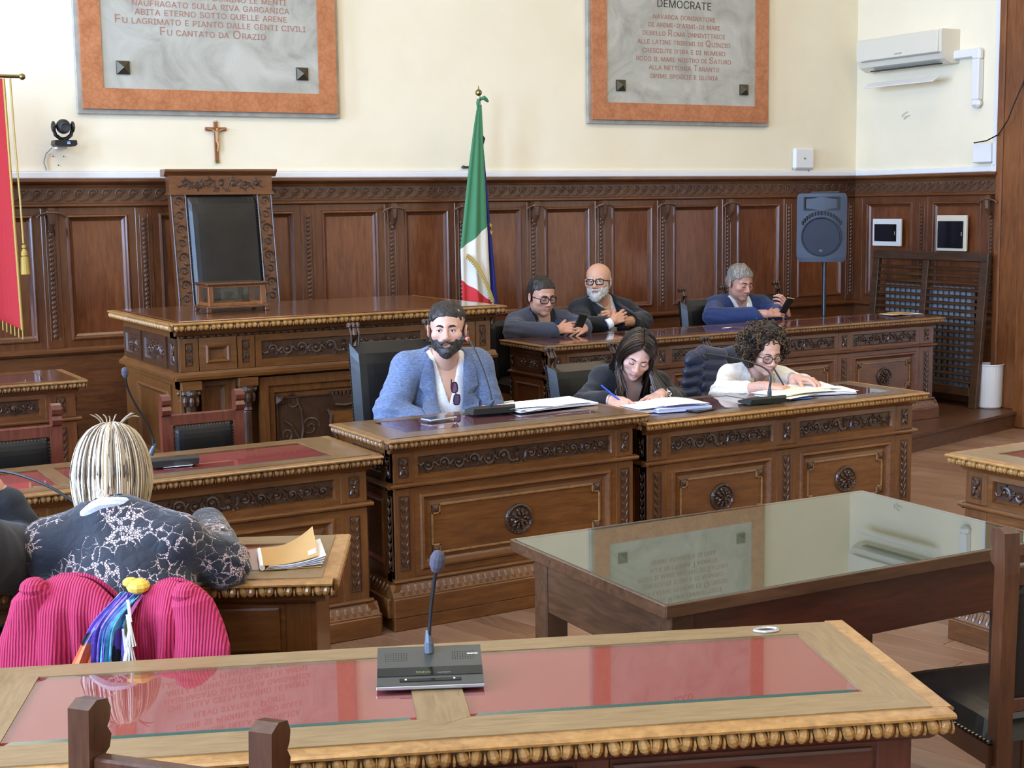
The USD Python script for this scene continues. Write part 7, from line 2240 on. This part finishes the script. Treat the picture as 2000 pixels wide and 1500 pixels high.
corduroy('corduroy', '#8e1238', '#b01c48', '#c52a57')
row_chair('leather_chair', 'chair under the red corduroy coat, behind the blonde woman', (.845 + .2 * .643, 3.365 + .2 * .766, 0), -40, wood='chair_wood', top=.84)
ct = thing('coat', 'raspberry red corduroy coat hung over the back of the blonde woman\'s chair', 'coat', (.842, 3.345, -.065), -40)


def coat_side(y0, sgn, zlow, seed):
    n, m_ = 60, 40
    u, v = np.meshgrid(np.linspace(-1, 1, n), np.linspace(0, 1, m_))
    ztop = .940 - .070 * np.exp(-((u - .10) / .30) ** 2) - .045 * np.abs(u) ** 6
    zz = ztop + (zlow - ztop) * v
    fold = .020 * np.sin(u * 9 + 1 + .8 * v) + .012 * np.sin(u * 19 + 2) + .008 * np.sin(u * 31 + v * 2)
    yy = sgn * (.012 + .045 * np.sqrt(np.clip(v * 6, 0, 1)) + .03 * v) + sgn * fold * np.clip(v * 2.2, 0, 1)
    xx = u * (.205 + .055 * v + .01 * np.sin(v * 6 + seed)) + .012 * np.sin(v * 5 + u * 2) * v
    return np.stack([xx, yy + y0, zz], -1)


A, B_ = coat_side(.0, -1, .52, 1), coat_side(.0, 1, .56, 2)
cm = MB().merge(cloth(A, .008)).merge(cloth(B_, .008))
part(ct, 'coat_body', cm, 'corduroy', smooth=60)
for s in (-1, 1):
    ring = []
    for k, t_ in enumerate(np.linspace(0, 1, 16)):
        c = np.array([s * (.195 + .055 * t_ + .012 * math.sin(t_ * 5)), -.055 - .035 * t_ + .01 * math.sin(t_ * 7), .925 - .42 * t_])
        ra = (.045 + .022 * min(1, t_ * 3)) * (1 if t_ > 0 else .6)
        ring.append([c + [ra * math.cos(a) * (1 + .12 * math.sin(3 * a + t_ * 4)), ra * .62 * math.sin(a) * (1 + .12 * math.sin(3 * a + t_ * 4)), .01 * math.cos(a)] for a in np.linspace(0, 2 * PI, 21)[:-1]])
    part(ct, 'sleeve', MB().grid(np.array(ring), close_v=True, flip=True).ball((s * .193, -.05, .918), (.034, .036, .026), 10, 7), 'corduroy', smooth=70)
MAT['scarf_print'] = usdkit.material(stage, f'{L}/scarf_print', {'tc': ('texture_coordinate', {}), 'nz': ('noise_texture', {'scale': 20.0, 'detail': 2.0}), 'mv': ('mix_vector', {'fac': .06}), 'v': ('voronoi_texture', {'scale': 17.0}), 'sx': ('rgb_ramp', {'interpolate': False, 'ramp': [(0, srgb('#6f52b0')), (.30, srgb('#49642f')), (.40, srgb('#e6e2da')), (.46, srgb('#4d83c4')), (.52, srgb('#1d2030')), (.57, srgb('#7a4fb4')), (.62, srgb('#5aa6c8')), (.68, srgb('#d9cfc0')), (.74, srgb('#b65fa8')), (.82, srgb('#d8703a'))]}),
    'p': ('principled_bsdf', {'roughness': .7, 'sheen_weight': .2})}, [('tc.object', 'nz.vector'), ('tc.object', 'mv.a'), ('nz.color', 'mv.b'), ('mv.result', 'v.vector'), ('v.color', 'sx.fac'), ('sx.color', 'p.base_color')], surface='p.BSDF')
fabric('scarf_teal', '#3f93b4', '#79bcd2', 60)
fabric('scarf_violet', '#5b45a0', '#8468c4', 60)
sc_ = thing('scarf', 'multicoloured patterned scarf with tassels draped over the red coat', 'scarf', (.842, 3.345, -.065), -40)


def scarf_strip(x0, x1, w0, w1, y, seed, n=30):
    u, v = np.meshgrid(np.linspace(-1, 1, 16), np.linspace(0, 1, n))
    cx = x0 + (x1 - x0) * v ** 1.1 + .008 * np.sin(v * 9 + seed)
    w = w0 + (w1 - w0) * v
    zz = .900 + .018 * np.sin(np.clip(v * 8, 0, PI)) - .34 * v
    yy = y - .02 * np.sin(np.clip(v * 6, 0, PI / 2)) - .03 * v + .010 * np.sin(u * 7 + seed + v * 5) + .006 * np.sin(u * 15 + seed)
    return cloth(np.stack([cx + u * w, yy - .055 * np.clip(v * 5, 0, 1), zz + .006 * np.sin(u * 5 + seed)], -1), .0025)


part(sc_, 'patterned_fold', scarf_strip(.035, -.115, .030, .062, -.010, 1), 'scarf_print', smooth=60)
part(sc_, 'patterned_fold', scarf_strip(.055, -.030, .028, .050, -.018, 4), 'scarf_print', smooth=60)
part(sc_, 'violet_fold', scarf_strip(.028, -.045, .022, .012, -.030, 2.2), 'scarf_violet', smooth=60)
part(sc_, 'teal_fold', scarf_strip(.058, -.055, .014, .014, -.036, 3.1), 'scarf_teal', smooth=60)
ts = MB()
for (x, z, s_) in ((.085, .835, .0), (.070, .765, 1.0), (.030, .725, 2.0), (.082, .80, 3.0)):
    for k in range(9):
        a = k / 9 * 2 * PI
        ts.tube([(x, -.125, z + .03), (x + .006 * math.cos(a), -.127 + .006 * math.sin(a), z), (x + .012 * math.cos(a), -.128 + .010 * math.sin(a), z - .025)], .0022, 5)
    ts.tube([(x - .01, -.11, z + .08), (x, -.122, z + .03)], .004, 5)
part(sc_, 'tassel', ts, 'flag_white', smooth=60, kind='stuff')
part(sc_, 'knot', MB().ball((.065, -.03, .925), (.028, .03, .018), 10, 7).ball((.045, -.03, .934), (.02, .02, .012), 8, 6), 'star_gold')

fabric('puffer', '#141a2e', '#1e2640', 120, rough=.42, bump=.1)
pj = thing('puffer_jacket', 'navy quilted puffer jacket hung on the chair beside the curly haired woman', 'jacket', (4.93, 6.30, 0), 0)
F = Field((-.22, -.14, .34), (.20, .12, .96), .0065)
for k in range(9):
    z = .90 - .060 * k
    w0, w1 = -.035 - .010 * k * .3, .085 + .004 * k
    F.cap((w0, -.035 - .004 * k, z), .036, (w1, -.04 - .003 * k, z - .012), .036, .006)
    F.cap((-.065 - .012 * k, -.03 - .003 * k, z - .03), .034, (-.125 - .012 * k, -.015, z - .038), .030, .006)
F.cap((-.03, -.02, .905), .045, (.07, -.01, .885), .040, .02)
F.ell((-.085, -.015, .885), (.055, .045, .04), .02)
part(pj, 'shell', F.mesh(), 'puffer', smooth=75)
part(pj, 'snap_button', MB().ball((.085, -.08, .72), .006, 8, 6).ball((.095, -.08, .66), .006, 8, 6).ball((.10, -.08, .60), .006, 8, 6), 'steel_dark', kind='stuff')
dk = thing('dark_coat', 'dark navy coat draped behind the curly haired woman', 'coat', (5.20, 6.33, 0), 0)
F = Field((-.26, -.10, .50), (.26, .14, 1.0), .009)
F.cap((-.13, .0, .86), .050, (.14, .02, .90), .055, .03).cap((-.15, .02, .80), .055, (-.10, .02, .62), .06, .03).cap((.12, .03, .80), .06, (.12, .03, .62), .06, .03)
part(dk, 'shell', F.mesh(), 'navy_jacket', smooth=75)
